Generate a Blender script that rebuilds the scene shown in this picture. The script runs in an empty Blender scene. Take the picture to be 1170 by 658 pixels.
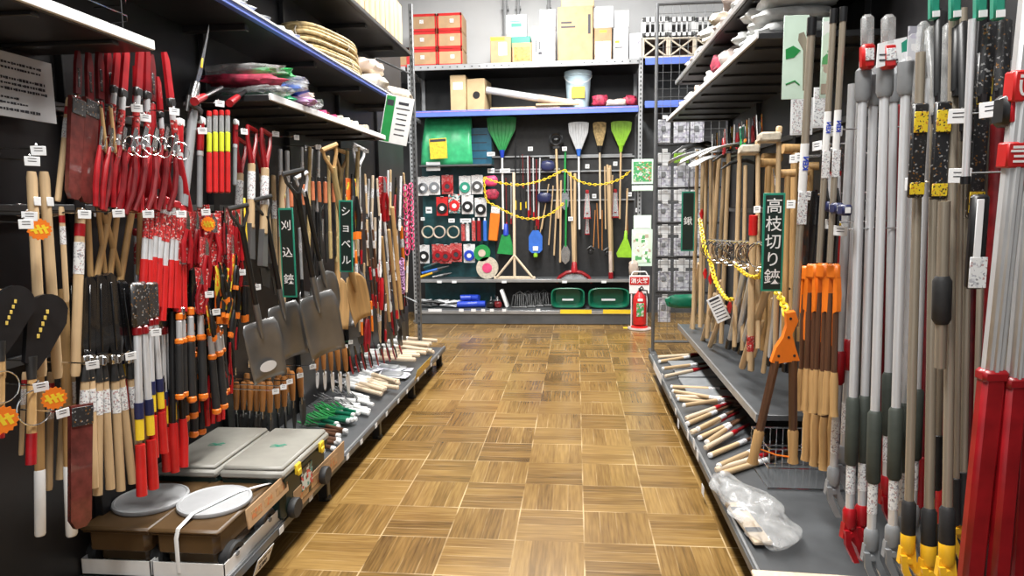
import bpy, bmesh, math, random
from mathutils import Vector, Matrix, Euler
random.seed(7)
sc = bpy.context.scene
COL = sc.collection
R = math.radians

# ------------------------------------------------------------------ camera
F = 765.0
CAMZ = 1.45
_Y = Vector((73, 94, -F)).normalized()
_X = Vector((8016, 3, F)); _X = (_X - _Y * _X.dot(_Y)).normalized()
_Z = _X.cross(_Y)
_W2C = Matrix((( _X[0], _Y[0], _Z[0]), (_X[1], _Y[1], _Z[1]), (_X[2], _Y[2], _Z[2])))
_C2W = _W2C.transposed()
cam_data = bpy.data.cameras.new('camera')
cam = bpy.data.objects.new('camera', cam_data); COL.objects.link(cam)
cam_data.sensor_width = 36; cam_data.lens = F / 1170 * 36
cam_data.clip_start = 0.05; cam_data.clip_end = 60
_m = _C2W.to_4x4(); _m.translation = (0, 0, CAMZ); cam.matrix_world = _m
sc.camera = cam
CP = Vector((0, 0, CAMZ))

def P(px, py, x=None, y=None, z=None):
    """world point seen at photo pixel (px,py) lying on the plane x=, y= or z="""
    d = _C2W @ Vector((px - 585, 329 - py, -F))
    if x is not None: t = x / d.x
    elif y is not None: t = y / d.y
    else: t = (z - CAMZ) / d.z
    return CP + d * t

# ------------------------------------------------------------------ world and light
w = bpy.data.worlds.new('world'); sc.world = w; w.use_nodes = True
w.node_tree.nodes['Background'].inputs[0].default_value = (0.92, 0.96, 1.0, 1)
w.node_tree.nodes['Background'].inputs[1].default_value = 0.55
LAMPS = [(-0.35, 0.4), (-0.35, 2.9), (-0.35, 5.4), (-0.35, 6.9), (-3.6, 1.5), (-3.6, 5.5), (3.2, 1.5), (3.2, 5.5), (-1.3, 8.62), (0.5, 8.62)]  # last two: unseen fill lamps, added to brighten the back wall
LAMP_Z = 4.45
for lx, ly in LAMPS:
    ld = bpy.data.lights.new('ceiling_or_fill_light', 'AREA'); ld.shape = 'RECTANGLE'
    ld.size = 0.5; ld.size_y = 1.5; ld.energy = 1.5 if ly > 8 else 150 if abs(lx) < 1 else 70
    ld.color = (1.0, 0.985, 0.955)
    lo = bpy.data.objects.new('ceiling_or_fill_light', ld); COL.objects.link(lo)
    lo.location = (lx, ly, LAMP_Z - 0.09)
    if ly > 8: lo.rotation_euler = (0, 0, math.pi / 2)  # added wall fill lights, turned to run along the wall
sc.view_settings.view_transform = 'Standard'
sc.view_settings.look = 'None'
sc.view_settings.exposure = 0.2
sc.view_settings.gamma = 1.0
sc.view_settings.use_curve_mapping = False

# ------------------------------------------------------------------ materials
MATS = {}
def mat(name, col, rough=0.5, metal=0.0, var=0.12, scale=18, bump=0.0, alpha=1.0, stretch=None, objvar=0.0, coat=0.0, dark=None, spec=0.5):
    """procedural principled material: base colour modulated by noise, optional per-object variation"""
    if name in MATS: return MATS[name]
    m = bpy.data.materials.new(name); m.use_nodes = True
    nt = m.node_tree; N = nt.nodes; L = nt.links
    b = N['Principled BSDF']
    tc = N.new('ShaderNodeTexCoord'); mp = N.new('ShaderNodeMapping')
    L.new(tc.outputs['Object'], mp.inputs[0])
    if stretch: mp.inputs['Scale'].default_value = stretch
    nz = N.new('ShaderNodeTexNoise'); nz.inputs['Scale'].default_value = scale; nz.inputs['Detail'].default_value = 3
    L.new(mp.outputs[0], nz.inputs['Vector'])
    rp = N.new('ShaderNodeValToRGB')
    c2 = dark if dark else tuple(c * (1 - var * 2) for c in col)
    rp.color_ramp.elements[0].position = 0.3; rp.color_ramp.elements[0].color = (*c2, 1)
    rp.color_ramp.elements[1].position = 0.65; rp.color_ramp.elements[1].color = (*col, 1)
    L.new(nz.outputs['Fac'], rp.inputs[0])
    out = rp.outputs[0]
    if objvar:
        oi = N.new('ShaderNodeObjectInfo'); hs = N.new('ShaderNodeHueSaturation')
        mr = N.new('ShaderNodeMapRange'); mr.inputs[3].default_value = 1 - objvar; mr.inputs[4].default_value = 1 + objvar * 0.7
        L.new(oi.outputs['Random'], mr.inputs[0]); L.new(mr.outputs[0], hs.inputs['Value']); L.new(out, hs.inputs['Color'])
        out = hs.outputs[0]
    L.new(out, b.inputs['Base Color'])
    b.inputs['Roughness'].default_value = rough; b.inputs['Metallic'].default_value = metal
    b.inputs['Alpha'].default_value = alpha
    b.inputs['Specular IOR Level'].default_value = spec
    if coat: b.inputs['Coat Weight'].default_value = coat
    if bump:
        bp = N.new('ShaderNodeBump'); bp.inputs['Strength'].default_value = bump; bp.inputs['Distance'].default_value = 0.004
        L.new(nz.outputs['Fac'], bp.inputs['Height']); L.new(bp.outputs[0], b.inputs['Normal'])
    MATS[name] = m
    return m
def M(n): return MATS[n]

WOODST = (60, 60, 3)
mat('wood_light', (0.62, 0.44, 0.25), 0.5, var=0.12, scale=1.2, stretch=WOODST, objvar=0.16)
mat('wood_honey', (0.56, 0.34, 0.14), 0.45, var=0.15, scale=1.2, stretch=WOODST, objvar=0.15)
mat('wood_pale', (0.72, 0.58, 0.42), 0.55, var=0.1, scale=1.2, stretch=WOODST, objvar=0.12)
mat('wood_orange', (0.42, 0.17, 0.045), 0.35, var=0.15, scale=1.2, stretch=WOODST, objvar=0.2)
mat('wood_dark', (0.12, 0.055, 0.03), 0.35, var=0.2, scale=1.2, stretch=WOODST, objvar=0.15)
mat('bamboo', (0.55, 0.40, 0.18), 0.45, var=0.15, scale=3, stretch=(40, 40, 6), objvar=0.15)
mat('red', (0.42, 0.010, 0.016), 0.3, var=0.2, objvar=0.32)
mat('red_bright', (0.60, 0.018, 0.018), 0.32, var=0.1, objvar=0.12)
mat('red_dark', (0.22, 0.012, 0.016), 0.3, var=0.25, objvar=0.3)
mat('maroon_sheath', (0.16, 0.035, 0.03), 0.25, var=0.25, scale=30, coat=0.6)
mat('orange', (0.85, 0.20, 0.015), 0.4, var=0.06)
mat('yellow', (0.85, 0.60, 0.03), 0.4, var=0.06)
mat('yellow_tool', (0.85, 0.47, 0.02), 0.35, var=0.05)
mat('yellow_lime', (0.62, 0.68, 0.03), 0.4, var=0.06)
mat('black', (0.012, 0.012, 0.013), 0.35, var=0.2, bump=0.05)
mat('black_matte', (0.02, 0.02, 0.021), 0.6, var=0.2)
mat('black_gloss', (0.01, 0.01, 0.011), 0.12, var=0.2, coat=0.5)
mat('shelf_black', (0.018, 0.018, 0.02), 0.42, var=0.2, scale=6)
mat('shelf_grey', (0.085, 0.09, 0.095), 0.38, var=0.15, scale=6)
mat('frame_grey', (0.16, 0.165, 0.17), 0.4, metal=0.5, var=0.12, scale=9)
mat('shelf_silver', (0.42, 0.43, 0.44), 0.35, metal=0.6, var=0.1, scale=9)
mat('shelf_blue', (0.10, 0.17, 0.60), 0.4, var=0.08, scale=6)
mat('lip_white', (0.80, 0.80, 0.80), 0.4, var=0.04, scale=6)
mat('alu', (0.74, 0.75, 0.77), 0.2, metal=0.35, var=0.06, stretch=(60, 60, 2), scale=2)
mat('alu_matte', (0.60, 0.61, 0.62), 0.36, metal=0.3, var=0.06)
mat('bronze_tube', (0.36, 0.31, 0.24), 0.22, metal=0.35, var=0.08, stretch=(60, 60, 2), scale=2)
mat('steel', (0.55, 0.55, 0.55), 0.22, metal=1.0, var=0.1)
mat('chrome', (0.8, 0.8, 0.8), 0.1, metal=1.0, var=0.03)
mat('iron', (0.07, 0.07, 0.07), 0.38, metal=0.6, var=0.2, scale=8)
mat('shovel_steel', (0.21, 0.208, 0.205), 0.28, metal=0.5, var=0.15, scale=6, bump=0.1)
mat('green_dark', (0.006, 0.022, 0.018), 0.4, var=0.15)
mat('green_grip', (0.05, 0.06, 0.05), 0.6, var=0.15)
mat('green_tool', (0.02, 0.30, 0.07), 0.4, var=0.12, objvar=0.12)
mat('green_lime', (0.30, 0.60, 0.03), 0.4, var=0.1)
mat('green_tub', (0.008, 0.14, 0.075), 0.28, var=0.1)
mat('green_bag', (0.05, 0.48, 0.20), 0.3, var=0.15, scale=12, bump=0.3)
mat('teal_dark', (0.01, 0.07, 0.08), 0.4, var=0.2)
mat('sign_green', (0.02, 0.26, 0.17), 0.4, var=0.04)
mat('sign_ink', (0.008, 0.02, 0.016), 0.4, var=0.04)
mat('blue', (0.02, 0.06, 0.5), 0.35, var=0.1)
mat('blue_tool', (0.04, 0.16, 0.62), 0.35, var=0.1)
mat('navy', (0.015, 0.02, 0.08), 0.4, var=0.1)
mat('white', (0.82, 0.82, 0.81), 0.45, var=0.04)
mat('paper', (0.78, 0.79, 0.80), 0.6, var=0.04, scale=8)
mat('paper_mint', (0.62, 0.78, 0.66), 0.5, var=0.08, scale=8)
mat('ink', (0.03, 0.03, 0.04), 0.6, var=0.05)
mat('ink_red', (0.6, 0.03, 0.05), 0.5, var=0.05)
mat('grey_lid', (0.31, 0.30, 0.265), 0.4, var=0.05, bump=0.05)
mat('grey_disc', (0.46, 0.47, 0.48), 0.4, var=0.04)
mat('grey_plastic', (0.24, 0.25, 0.26), 0.45, var=0.08)
mat('brown_plastic', (0.11, 0.062, 0.025), 0.4, var=0.12, scale=10)
mat('cardboard', (0.44, 0.28, 0.15), 0.7, var=0.08, scale=10, objvar=0.1)
mat('cardboard_pale', (0.52, 0.38, 0.21), 0.7, var=0.06, scale=10)
mat('straw', (0.60, 0.44, 0.20), 0.7, var=0.3, scale=30, bump=0.5)
mat('sacking', (0.60, 0.53, 0.42), 0.8, var=0.15, scale=40, bump=0.4)
mat('cloth_white', (0.62, 0.63, 0.62), 0.7, var=0.2, scale=14, bump=0.4)
mat('cloth_pinkish', (0.60, 0.50, 0.46), 0.7, var=0.2, scale=10, bump=0.4)
mat('cloth_red', (0.5, 0.03, 0.08), 0.6, var=0.4, scale=25, bump=0.4)
mat('pink', (0.75, 0.07, 0.20), 0.5, var=0.15)
mat('mauve', (0.55, 0.30, 0.55), 0.5, var=0.2)
mat('skin_bag', (0.62, 0.50, 0.42), 0.3, var=0.15, scale=8, coat=0.5)
mat('box_white', (0.66, 0.67, 0.68), 0.6, var=0.04, scale=6)
mat('wall_paint', (0.60, 0.61, 0.62), 0.7, var=0.03, scale=2)
mat('ceiling_paint', (0.80, 0.80, 0.79), 0.8, var=0.03, scale=2)
mat('pipe_grey', (0.30, 0.31, 0.32), 0.4, var=0.08)
mat('clear', (0.85, 0.87, 0.88), 0.12, var=0.05, alpha=0.28)
mat('clear_bag', (0.72, 0.73, 0.73), 0.14, var=0.25, scale=22, bump=0.8, alpha=0.34)
mat('blade_yellow_text', (0.7, 0.5, 0.1), 0.4, var=0.1)

def emat(name, col, s):
    m = bpy.data.materials.new(name); m.use_nodes = True
    b = m.node_tree.nodes['Principled BSDF']
    b.inputs['Emission Color'].default_value = (*col, 1); b.inputs['Emission Strength'].default_value = s
    MATS[name] = m; return m
emat('tube_glow', (1, 0.98, 0.95), 3)

# speckled packing print: several colours in blocks (printed cards, packets)
def printmat(name, base, cols, scale=40, rough=0.35, coat=0.3, thr=0.5):
    m = bpy.data.materials.new(name); m.use_nodes = True
    nt = m.node_tree; N = nt.nodes; L = nt.links; b = N['Principled BSDF']
    tc = N.new('ShaderNodeTexCoord'); oi = N.new('ShaderNodeObjectInfo')
    ad = N.new('ShaderNodeVectorMath'); ad.operation = 'ADD'
    sc_ = N.new('ShaderNodeVectorMath'); sc_.operation = 'SCALE'; sc_.inputs[3].default_value = 13
    cmb = N.new('ShaderNodeCombineXYZ')
    for i in range(3): L.new(oi.outputs['Random'], cmb.inputs[i])
    L.new(cmb.outputs[0], sc_.inputs[0]); L.new(sc_.outputs[0], ad.inputs[1]); L.new(tc.outputs['Object'], ad.inputs[0])
    vo = N.new('ShaderNodeTexVoronoi'); vo.distance = 'CHEBYCHEV'; vo.inputs['Scale'].default_value = scale
    L.new(ad.outputs[0], vo.inputs['Vector'])
    sp = N.new('ShaderNodeSeparateColor'); L.new(vo.outputs['Color'], sp.inputs[0])
    rp = N.new('ShaderNodeValToRGB'); rp.color_ramp.interpolation = 'CONSTANT'
    e = rp.color_ramp.elements; e[0].position = 0; e[0].color = (*base, 1)
    e[1].position = thr; e[1].color = (*cols[0], 1)
    st = (1 - thr) / len(cols)
    for i, c in enumerate(cols[1:], 1):
        q = e.new(thr + st * i); q.color = (*c, 1)
    L.new(sp.outputs[0], rp.inputs[0]); L.new(rp.outputs[0], b.inputs['Base Color'])
    b.inputs['Roughness'].default_value = rough; b.inputs['Coat Weight'].default_value = coat
    MATS[name] = m; return m
printmat('print_white', (0.75, 0.76, 0.76), [(0.28, 0.28, 0.30), (0.45, 0.30, 0.30), (0.45, 0.46, 0.50), (0.6, 0.61, 0.63)], 230, thr=0.66)
printmat('print_red', (0.50, 0.03, 0.03), [(0.60, 0.45, 0.42), (0.12, 0.02, 0.02), (0.3, 0.02, 0.02)], 210, thr=0.62)
printmat('print_black', (0.02, 0.02, 0.022), [(0.30, 0.30, 0.30), (0.22, 0.10, 0.02), (0.06, 0.06, 0.06)], 260, thr=0.86)
printmat('print_yellow', (0.8, 0.58, 0.03), [(0.03, 0.03, 0.03), (0.6, 0.25, 0.03)], 300, thr=0.76)
printmat('print_orange', (0.85, 0.16, 0.02), [(0.85, 0.65, 0.05), (0.85, 0.65, 0.05)], 55, thr=0.55)
printmat('print_kraft', (0.45, 0.27, 0.13), [(0.50, 0.16, 0.06), (0.35, 0.2, 0.1)], 70, thr=0.6)
printmat('print_teal', (0.55, 0.62, 0.60), [(0.02, 0.25, 0.25), (0.55, 0.05, 0.05), (0.05, 0.05, 0.05)], 60, thr=0.4)
printmat('print_mint', (0.62, 0.75, 0.60), [(0.10, 0.35, 0.12), (0.45, 0.36, 0.28), (0.8, 0.82, 0.78)], 28, thr=0.62)
printmat('print_grey', (0.60, 0.61, 0.66), [(0.34, 0.34, 0.40), (0.78, 0.78, 0.80), (0.5, 0.48, 0.58)], 45, thr=0.55)
printmat('print_green', (0.05, 0.3, 0.1), [(0.4, 0.45, 0.2), (0.5, 0.52, 0.5), (0.45, 0.12, 0.08)], 60, thr=0.65)

# ------------------------------------------------------------------ mesh builder
class MB:
    def __init__(s): s.v = []; s.f = []; s.mi = []; s.c = 0; s.T = Matrix.Identity(4)
    def mat(s, i): s.c = i; return s
    def at(s, m=None): s.T = m if m is not None else Matrix.Identity(4); return s
    def add(s, vs, fs):
        o = len(s.v); s.v += [s.T @ Vector(v) for v in vs]
        s.f += [tuple(i + o for i in f) for f in fs]; s.mi += [s.c] * len(fs); return s
    def box(s, c, d, b=0.0):
        cx, cy, cz = c; hx, hy, hz = d[0] / 2, d[1] / 2, d[2] / 2
        if b <= 0:
            vs = [(cx + i * hx, cy + j * hy, cz + k * hz) for i in (-1, 1) for j in (-1, 1) for k in (-1, 1)]
            return s.add(vs, [(0, 1, 3, 2), (4, 6, 7, 5), (0, 4, 5, 1), (2, 3, 7, 6), (0, 2, 6, 4), (1, 5, 7, 3)])
        b = min(b, hx * .9, hy * .9, hz * .9)
        vs = []; ix = {}
        for i in (-1, 1):
            for j in (-1, 1):
                for k in (-1, 1):
                    for a in range(3):
                        p = [i * hx, j * hy, k * hz]
                        for q in range(3):
                            if q != a: p[q] -= (i, j, k)[q] * b
                        ix[(i, j, k, a)] = len(vs); vs.append((cx + p[0], cy + p[1], cz + p[2]))
        fs = []
        for a in range(3):
            u, w_ = [q for q in range(3) if q != a]
            for sg in (-1, 1):
                q = []
                for (su, sw) in ((-1, -1), (1, -1), (1, 1), (-1, 1)):
                    t = [0, 0, 0]; t[a] = sg; t[u] = su; t[w_] = sw; q.append(ix[(*t, a)])
                fs.append(tuple(q))
            for su in (-1, 1):
                for sw in (-1, 1):
                    q = []
                    for sg, ax in ((-1, u), (1, u), (1, w_), (-1, w_)):
                        t = [0, 0, 0]; t[a] = sg; t[u] = su; t[w_] = sw; q.append(ix[(*t, ax)])
                    fs.append(tuple(q))
        for i in (-1, 1):
            for j in (-1, 1):
                for k in (-1, 1): fs.append(tuple(ix[(i, j, k, a)] for a in range(3)))
        return s.add(vs, fs)
    def tube(s, pts, r, n=8, flat=1.0, closed=False, up=None):
        pts = [Vector(p) for p in pts]; m = len(pts)
        rs = r if isinstance(r, (list, tuple)) else [r] * m
        t0 = (pts[1] - pts[0]).normalized()
        ref = Vector(up) if up else (Vector((1, 0, 0)) if abs(t0.x) < .8 else Vector((0, 1, 0)))
        vs = []; 
        for i, p in enumerate(pts):
            if closed: t = (pts[(i + 1) % m] - pts[i - 1]).normalized()
            else:
                t = Vector((0, 0, 0))
                if i > 0: t += (p - pts[i - 1]).normalized()
                if i < m - 1: t += (pts[i + 1] - p).normalized()
                t.normalize()
            a = (ref - t * ref.dot(t))
            if a.length < 1e-5: a = t.orthogonal()
            a.normalize(); ref = a; b = t.cross(a)
            for k in range(n):
                an = 2 * math.pi * k / n
                vs.append(p + a * (rs[i] * math.cos(an)) + b * (rs[i] * flat * math.sin(an)))
        fs = []
        for i in range(m if closed else m - 1):
            i2 = (i + 1) % m
            for k in range(n):
                k2 = (k + 1) % n; fs.append((i * n + k, i * n + k2, i2 * n + k2, i2 * n + k))
        if not closed:
            fs.append(tuple(range(n - 1, -1, -1))); fs.append(tuple((m - 1) * n + k for k in range(n)))
        return s.add(vs, fs)
    def lathe(s, prof, n=16, c=(0, 0, 0), sx=1.0, sy=1.0):
        vs = []; m = len(prof)
        for r, z in prof:
            for k in range(n):
                an = 2 * math.pi * k / n
                vs.append((c[0] + r * math.cos(an) * sx, c[1] + r * math.sin(an) * sy, c[2] + z))
        fs = [(i * n + k, i * n + (k + 1) % n, (i + 1) * n + (k + 1) % n, (i + 1) * n + k) for i in range(m - 1) for k in range(n)]
        fs.append(tuple(range(n - 1, -1, -1))); fs.append(tuple((m - 1) * n + k for k in range(n)))
        return s.add(vs, fs)
    def prism(s, poly, t, axis='x', off=0.0):
        """polygon (a,b) extruded by t along axis; axis x: (y,z); y: (x,z); z: (x,y)"""
        def q(a, b, h):
            return {'x': (h, a, b), 'y': (a, h, b), 'z': (a, b, h)}[axis]
        n = len(poly)
        vs = [q(a, b, off - t / 2) for a, b in poly] + [q(a, b, off + t / 2) for a, b in poly]
        fs = [tuple(range(n - 1, -1, -1)), tuple(range(n, 2 * n))] + [(i, (i + 1) % n, n + (i + 1) % n, n + i) for i in range(n)]
        return s.add(vs, fs)
    def sheet(s, fn, nu, nv, t=0.0):
        vs = [fn(i / nu, j / nv) for i in range(nu + 1) for j in range(nv + 1)]
        fs = [(i * (nv + 1) + j, (i + 1) * (nv + 1) + j, (i + 1) * (nv + 1) + j + 1, i * (nv + 1) + j + 1) for i in range(nu) for j in range(nv)]
        return s.add(vs, fs)
    def build(s, name, mats, parent=None, label=None, angle=40, solid=0.0):
        me = bpy.data.meshes.new(name); me.from_pydata([tuple(v) for v in s.v], [], s.f)
        if not isinstance(mats, (list, tuple)): mats = [mats]
        for m in mats: me.materials.append(MATS[m] if isinstance(m, str) else m)
        for p, i in zip(me.polygons, s.mi): p.material_index = i
        bm = bmesh.new(); bm.from_mesh(me); bmesh.ops.recalc_face_normals(bm, faces=bm.faces); bm.to_mesh(me); bm.free()
        me.shade_smooth(); me.set_sharp_from_angle(angle=R(angle))
        o = bpy.data.objects.new(name, me); COL.objects.link(o)
        if parent: o.parent = parent
        if label: o['label'] = label
        if solid:
            md = o.modifiers.new('solidify', 'SOLIDIFY'); md.thickness = solid; md.offset = 0
        return o

def cap(r, z0, z1, b=None, k=1.0):
    """closed rounded-end cylinder profile from z0 to z1"""
    b = b or r * .4; s = 1 if z1 > z0 else -1
    return [(r - b, z0), (r, z0 + s * b), (r * k, z1 - s * b), (r * k - b, z1)]

def thing(name, label=None, cat=None, group=None):
    o = bpy.data.objects.new(name, None); COL.objects.link(o); o.empty_display_size = .05
    return tag(o, label, cat, group)
def tag(o, label=None, cat=None, group=None, kind=None):
    if label: o['label'] = label
    if cat: o['category'] = cat
    if group: o['group'] = group
    if kind: o['kind'] = kind
    return o
def copy_tree(o, parent=None):
    c = o.copy(); COL.objects.link(c)
    if parent: c.parent = parent
    for ch in list(o.children): copy_tree(ch, c)
    return c
def struct(mb, name, mats, parent=None, **k):
    o = mb.build(name, mats, parent, **k)
    if not parent: o['kind'] = 'structure'
    return o

KB = {}; KT = {}; KL = {}
def kind(name, L):
    def d(fn): KB[name] = fn; KL[name] = L; return fn
    return d
def spawn(k, mtx, label, cat, group=None, **kw):
    if k not in KT:
        KT[k] = KB[k](**kw) if kw else KB[k](); o = KT[k]
    else: o = copy_tree(KT[k])
    o.matrix_world = mtx
    return tag(o, label, cat, group)
FACE = {'+x': Vector((1, 0, 0)), '-x': Vector((-1, 0, 0)), '-y': Vector((0, -1, 0))}
def axes(p0, p1, L, face, roll=0.0, s=None):
    """matrix: local -z runs p0->p1, local +x looks towards face, uniform scale so length L spans"""
    z = (p0 - p1); ln = z.length; z = z / ln
    f = FACE[face] if isinstance(face, str) else face
    x = (f - z * f.dot(z)).normalized(); y = z.cross(x)
    if roll:
        c, s_ = math.cos(roll), math.sin(roll); x, y = x * c + y * s_, y * c - x * s_
    k = s if s else ln / L
    m = Matrix(((x[0] * k, y[0] * k, z[0] * k, p0[0]), (x[1] * k, y[1] * k, z[1] * k, p0[1]), (x[2] * k, y[2] * k, z[2] * k, p0[2]), (0, 0, 0, 1)))
    return m
def hang(k, p0, p1, label, cat, group=None, face='+x', roll=0.0, s=None):
    return spawn(k, axes(p0, p1, KL[k], face, roll, s), label, cat, group)

ORD = ['first', 'second', 'third', 'fourth', 'fifth', 'sixth', 'seventh', 'eighth', 'ninth', 'tenth', 'eleventh', 'twelfth',
       'thirteenth', 'fourteenth', 'fifteenth', 'sixteenth', 'seventeenth', 'eighteenth', 'nineteenth', 'twentieth']
def ordn(i, n):
    if n == 1: return 'only'
    if i == 0: return 'leftmost'
    if i == n - 1: return 'rightmost'
    t = ORD[i] if i < 20 else 'twenty-' + ORD[i - 20]
    return t + ' from left'
def row(k, pts, x, lab, cat, group, face='+x', roll=0.0, jr=0.0, y=None, s=None):
    """a row of like tools: pts = (px top, py top, px bottom, py bottom [, x plane]); labels count from the left"""
    pts = sorted(pts, key=lambda p: p[0] + p[2]); n = len(pts); out = []
    for i, p in enumerate(pts):
        xx = p[4] if len(p) > 4 else x
        if y is not None: a, b = P(p[0], p[1], y=xx if len(p) > 4 else y), P(p[2], p[3], y=xx if len(p) > 4 else y)
        else: a, b = P(p[0], p[1], x=xx), P(p[2], p[3], x=xx)
        out.append(hang(k, a, b, lab.replace('{}', ordn(i, n)), cat, group, face, roll + random.uniform(-jr, jr), s))
    return out

_tmpfont = [None]
def textmesh(txt, size, spacing=1.0, bold=0.0, extrude=0.0008, vertical=False):
    """writing as a mesh in the local xy plane, centred; returns (verts, faces)"""
    vs, fs = [], []
    lines = list(txt) if vertical else [txt]
    for i, ln in enumerate(lines):
        cu = bpy.data.curves.new('writing', 'FONT'); cu.body = ln; cu.size = size; cu.align_x = 'CENTER'; cu.align_y = 'CENTER'
        cu.extrude = extrude; cu.offset = bold; cu.space_character = spacing
        o = bpy.data.objects.new('writing', cu); COL.objects.link(o)
        dg = bpy.context.evaluated_depsgraph_get(); me = bpy.data.meshes.new_from_object(o.evaluated_get(dg))
        dy = (len(lines) - 1) / 2 * size * spacing - i * size * spacing
        k = len(vs); vs += [(v.co.x, v.co.y + dy, v.co.z) for v in me.vertices]; fs += [tuple(j + k for j in p.vertices) for p in me.polygons]
        bpy.data.objects.remove(o); bpy.data.curves.remove(cu); bpy.data.meshes.remove(me)
    return vs, fs
def frame_m(o, xd, yd):
    """matrix with local x along xd, local y along yd"""
    xd = Vector(xd).normalized(); yd = Vector(yd); yd = (yd - xd * yd.dot(xd)).normalized(); zd = xd.cross(yd)
    return Matrix(((xd[0], yd[0], zd[0], o[0]), (xd[1], yd[1], zd[1], o[1]), (xd[2], yd[2], zd[2], o[2]), (0, 0, 0, 1)))
# ================================================================== the room
BX = -1.75      # left back panel
RX = 1.32       # right back panel
WY = 9.15       # far wall
def floor_mat():
    m = bpy.data.materials.new('parquet'); m.use_nodes = True
    nt = m.node_tree; N = nt.nodes; L = nt.links; b = N['Principled BSDF']
    def math_(op, a, b_=None, c=None):
        n = N.new('ShaderNodeMath'); n.operation = op
        for i, q in enumerate((a, b_, c)):
            if q is None: continue
            if isinstance(q, (int, float)): n.inputs[i].default_value = q
            else: L.new(q, n.inputs[i])
        return n.outputs[0]
    tc = N.new('ShaderNodeTexCoord'); sp = N.new('ShaderNodeSeparateXYZ'); L.new(tc.outputs['Object'], sp.inputs[0])
    T = 0.3005
    u = math_('DIVIDE', math_('SUBTRACT', sp.outputs[0], 0.035), T); v = math_('DIVIDE', math_('SUBTRACT', sp.outputs[1], 0.06), T)
    iu = math_('FLOOR', u); iv = math_('FLOOR', v); fu = math_('SUBTRACT', u, iu); fv = math_('SUBTRACT', v, iv)
    par = math_('MODULO', math_('ADD', math_('ADD', iu, iv), 100), 2)
    # strip coordinate across the fingers, and along them
    inv = math_('SUBTRACT', 1, par)
    across = math_('ADD', math_('MULTIPLY', fu, par), math_('MULTIPLY', fv, inv))
    along = math_('ADD', math_('MULTIPLY', fv, par), math_('MULTIPLY', fu, inv))
    st = math_('MULTIPLY', across, 4.0); si = math_('FLOOR', st); sf = math_('SUBTRACT', st, si)
    cb = N.new('ShaderNodeCombineXYZ'); L.new(iu, cb.inputs[0]); L.new(iv, cb.inputs[1]); L.new(si, cb.inputs[2])
    wn = N.new('ShaderNodeTexWhiteNoise'); L.new(cb.outputs[0], wn.inputs[0])
    cb1 = N.new('ShaderNodeCombineXYZ'); L.new(iu, cb1.inputs[0]); L.new(iv, cb1.inputs[1])
    wn1 = N.new('ShaderNodeTexWhiteNoise'); L.new(cb1.outputs[0], wn1.inputs[0])
    # grain: noise stretched along the fingers
    cb2 = N.new('ShaderNodeCombineXYZ')
    L.new(math_('MULTIPLY', st, 7.0), cb2.inputs[0]); L.new(math_('MULTIPLY', along, 1.6), cb2.inputs[1]); L.new(math_('MULTIPLY', wn.outputs[0], 50), cb2.inputs[2])
    gr = N.new('ShaderNodeTexNoise'); gr.inputs['Scale'].default_value = 1.0; gr.inputs['Detail'].default_value = 4; L.new(cb2.outputs[0], gr.inputs['Vector'])
    big = N.new('ShaderNodeTexNoise'); big.inputs['Scale'].default_value = 1.6; big.inputs['Detail'].default_value = 4; L.new(tc.outputs['Object'], big.inputs['Vector'])
    fac = math_('ADD', math_('ADD', math_('MULTIPLY', wn.outputs[0], 0.17), math_('MULTIPLY', wn1.outputs[0], 0.09)), math_('ADD', math_('MULTIPLY', gr.outputs['Fac'], 0.52), math_('MULTIPLY', big.outputs['Fac'], 0.34)))
    rp = N.new('ShaderNodeValToRGB'); e = rp.color_ramp.elements
    e[0].position = 0.33; e[0].color = (0.085, 0.046, 0.014, 1); e[1].position = 0.86; e[1].color = (0.385, 0.24, 0.08, 1)
    q = e.new(0.55); q.color = (0.215, 0.122, 0.036, 1)
    L.new(fac, rp.inputs[0])
    # worn pale gaps between tiles, faint dark gaps between fingers
    def edge(f, w_): return math_('GREATER_THAN', math_('ABSOLUTE', math_('SUBTRACT', f, 0.5)), 0.5 - w_)
    g1 = math_('MAXIMUM', edge(fu, 0.011), edge(fv, 0.011)); g2 = edge(sf, 0.03)
    wear = N.new('ShaderNodeTexNoise'); wear.inputs['Scale'].default_value = 3.1; L.new(tc.outputs['Object'], wear.inputs['Vector'])
    wr = N.new('ShaderNodeMapRange'); wr.inputs[1].default_value = 0.42; wr.inputs[2].default_value = 0.62; L.new(wear.outputs['Fac'], wr.inputs[0])
    mx = N.new('ShaderNodeMix'); mx.data_type = 'RGBA'; L.new(math_('MULTIPLY', math_('ADD', math_('MULTIPLY', g1, 0.62), math_('MULTIPLY', g2, 0.40)), wr.outputs[0]), mx.inputs[0])
    L.new(rp.outputs[0], mx.inputs[6]); mx.inputs[7].default_value = (0.62, 0.46, 0.25, 1)
    L.new(mx.outputs[2], b.inputs['Base Color'])
    rr = N.new('ShaderNodeMapRange'); rr.inputs[3].default_value = 0.12; rr.inputs[4].default_value = 0.34; L.new(big.outputs['Fac'], rr.inputs[0]); L.new(rr.outputs[0], b.inputs['Roughness'])
    bp = N.new('ShaderNodeBump'); bp.inputs['Strength'].default_value = 0.25; bp.inputs['Distance'].default_value = 0.002
    L.new(math_('ADD', gr.outputs['Fac'], math_('MULTIPLY', g1, -1.0)), bp.inputs['Height']); L.new(bp.outputs[0], b.inputs['Normal'])
    MATS['parquet'] = m
floor_mat()
struct(MB().box((0, 4.0, -0.05), (10, 14, 0.1)), 'floor', 'parquet')
struct(MB().box((0, 4.0, 4.65), (10, 14, 0.1)), 'ceiling', 'ceiling_paint')
struct(MB().box((0, WY + 0.05, 2.25), (10, 0.1, 4.7)), 'wall_back', 'wall_paint')
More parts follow.
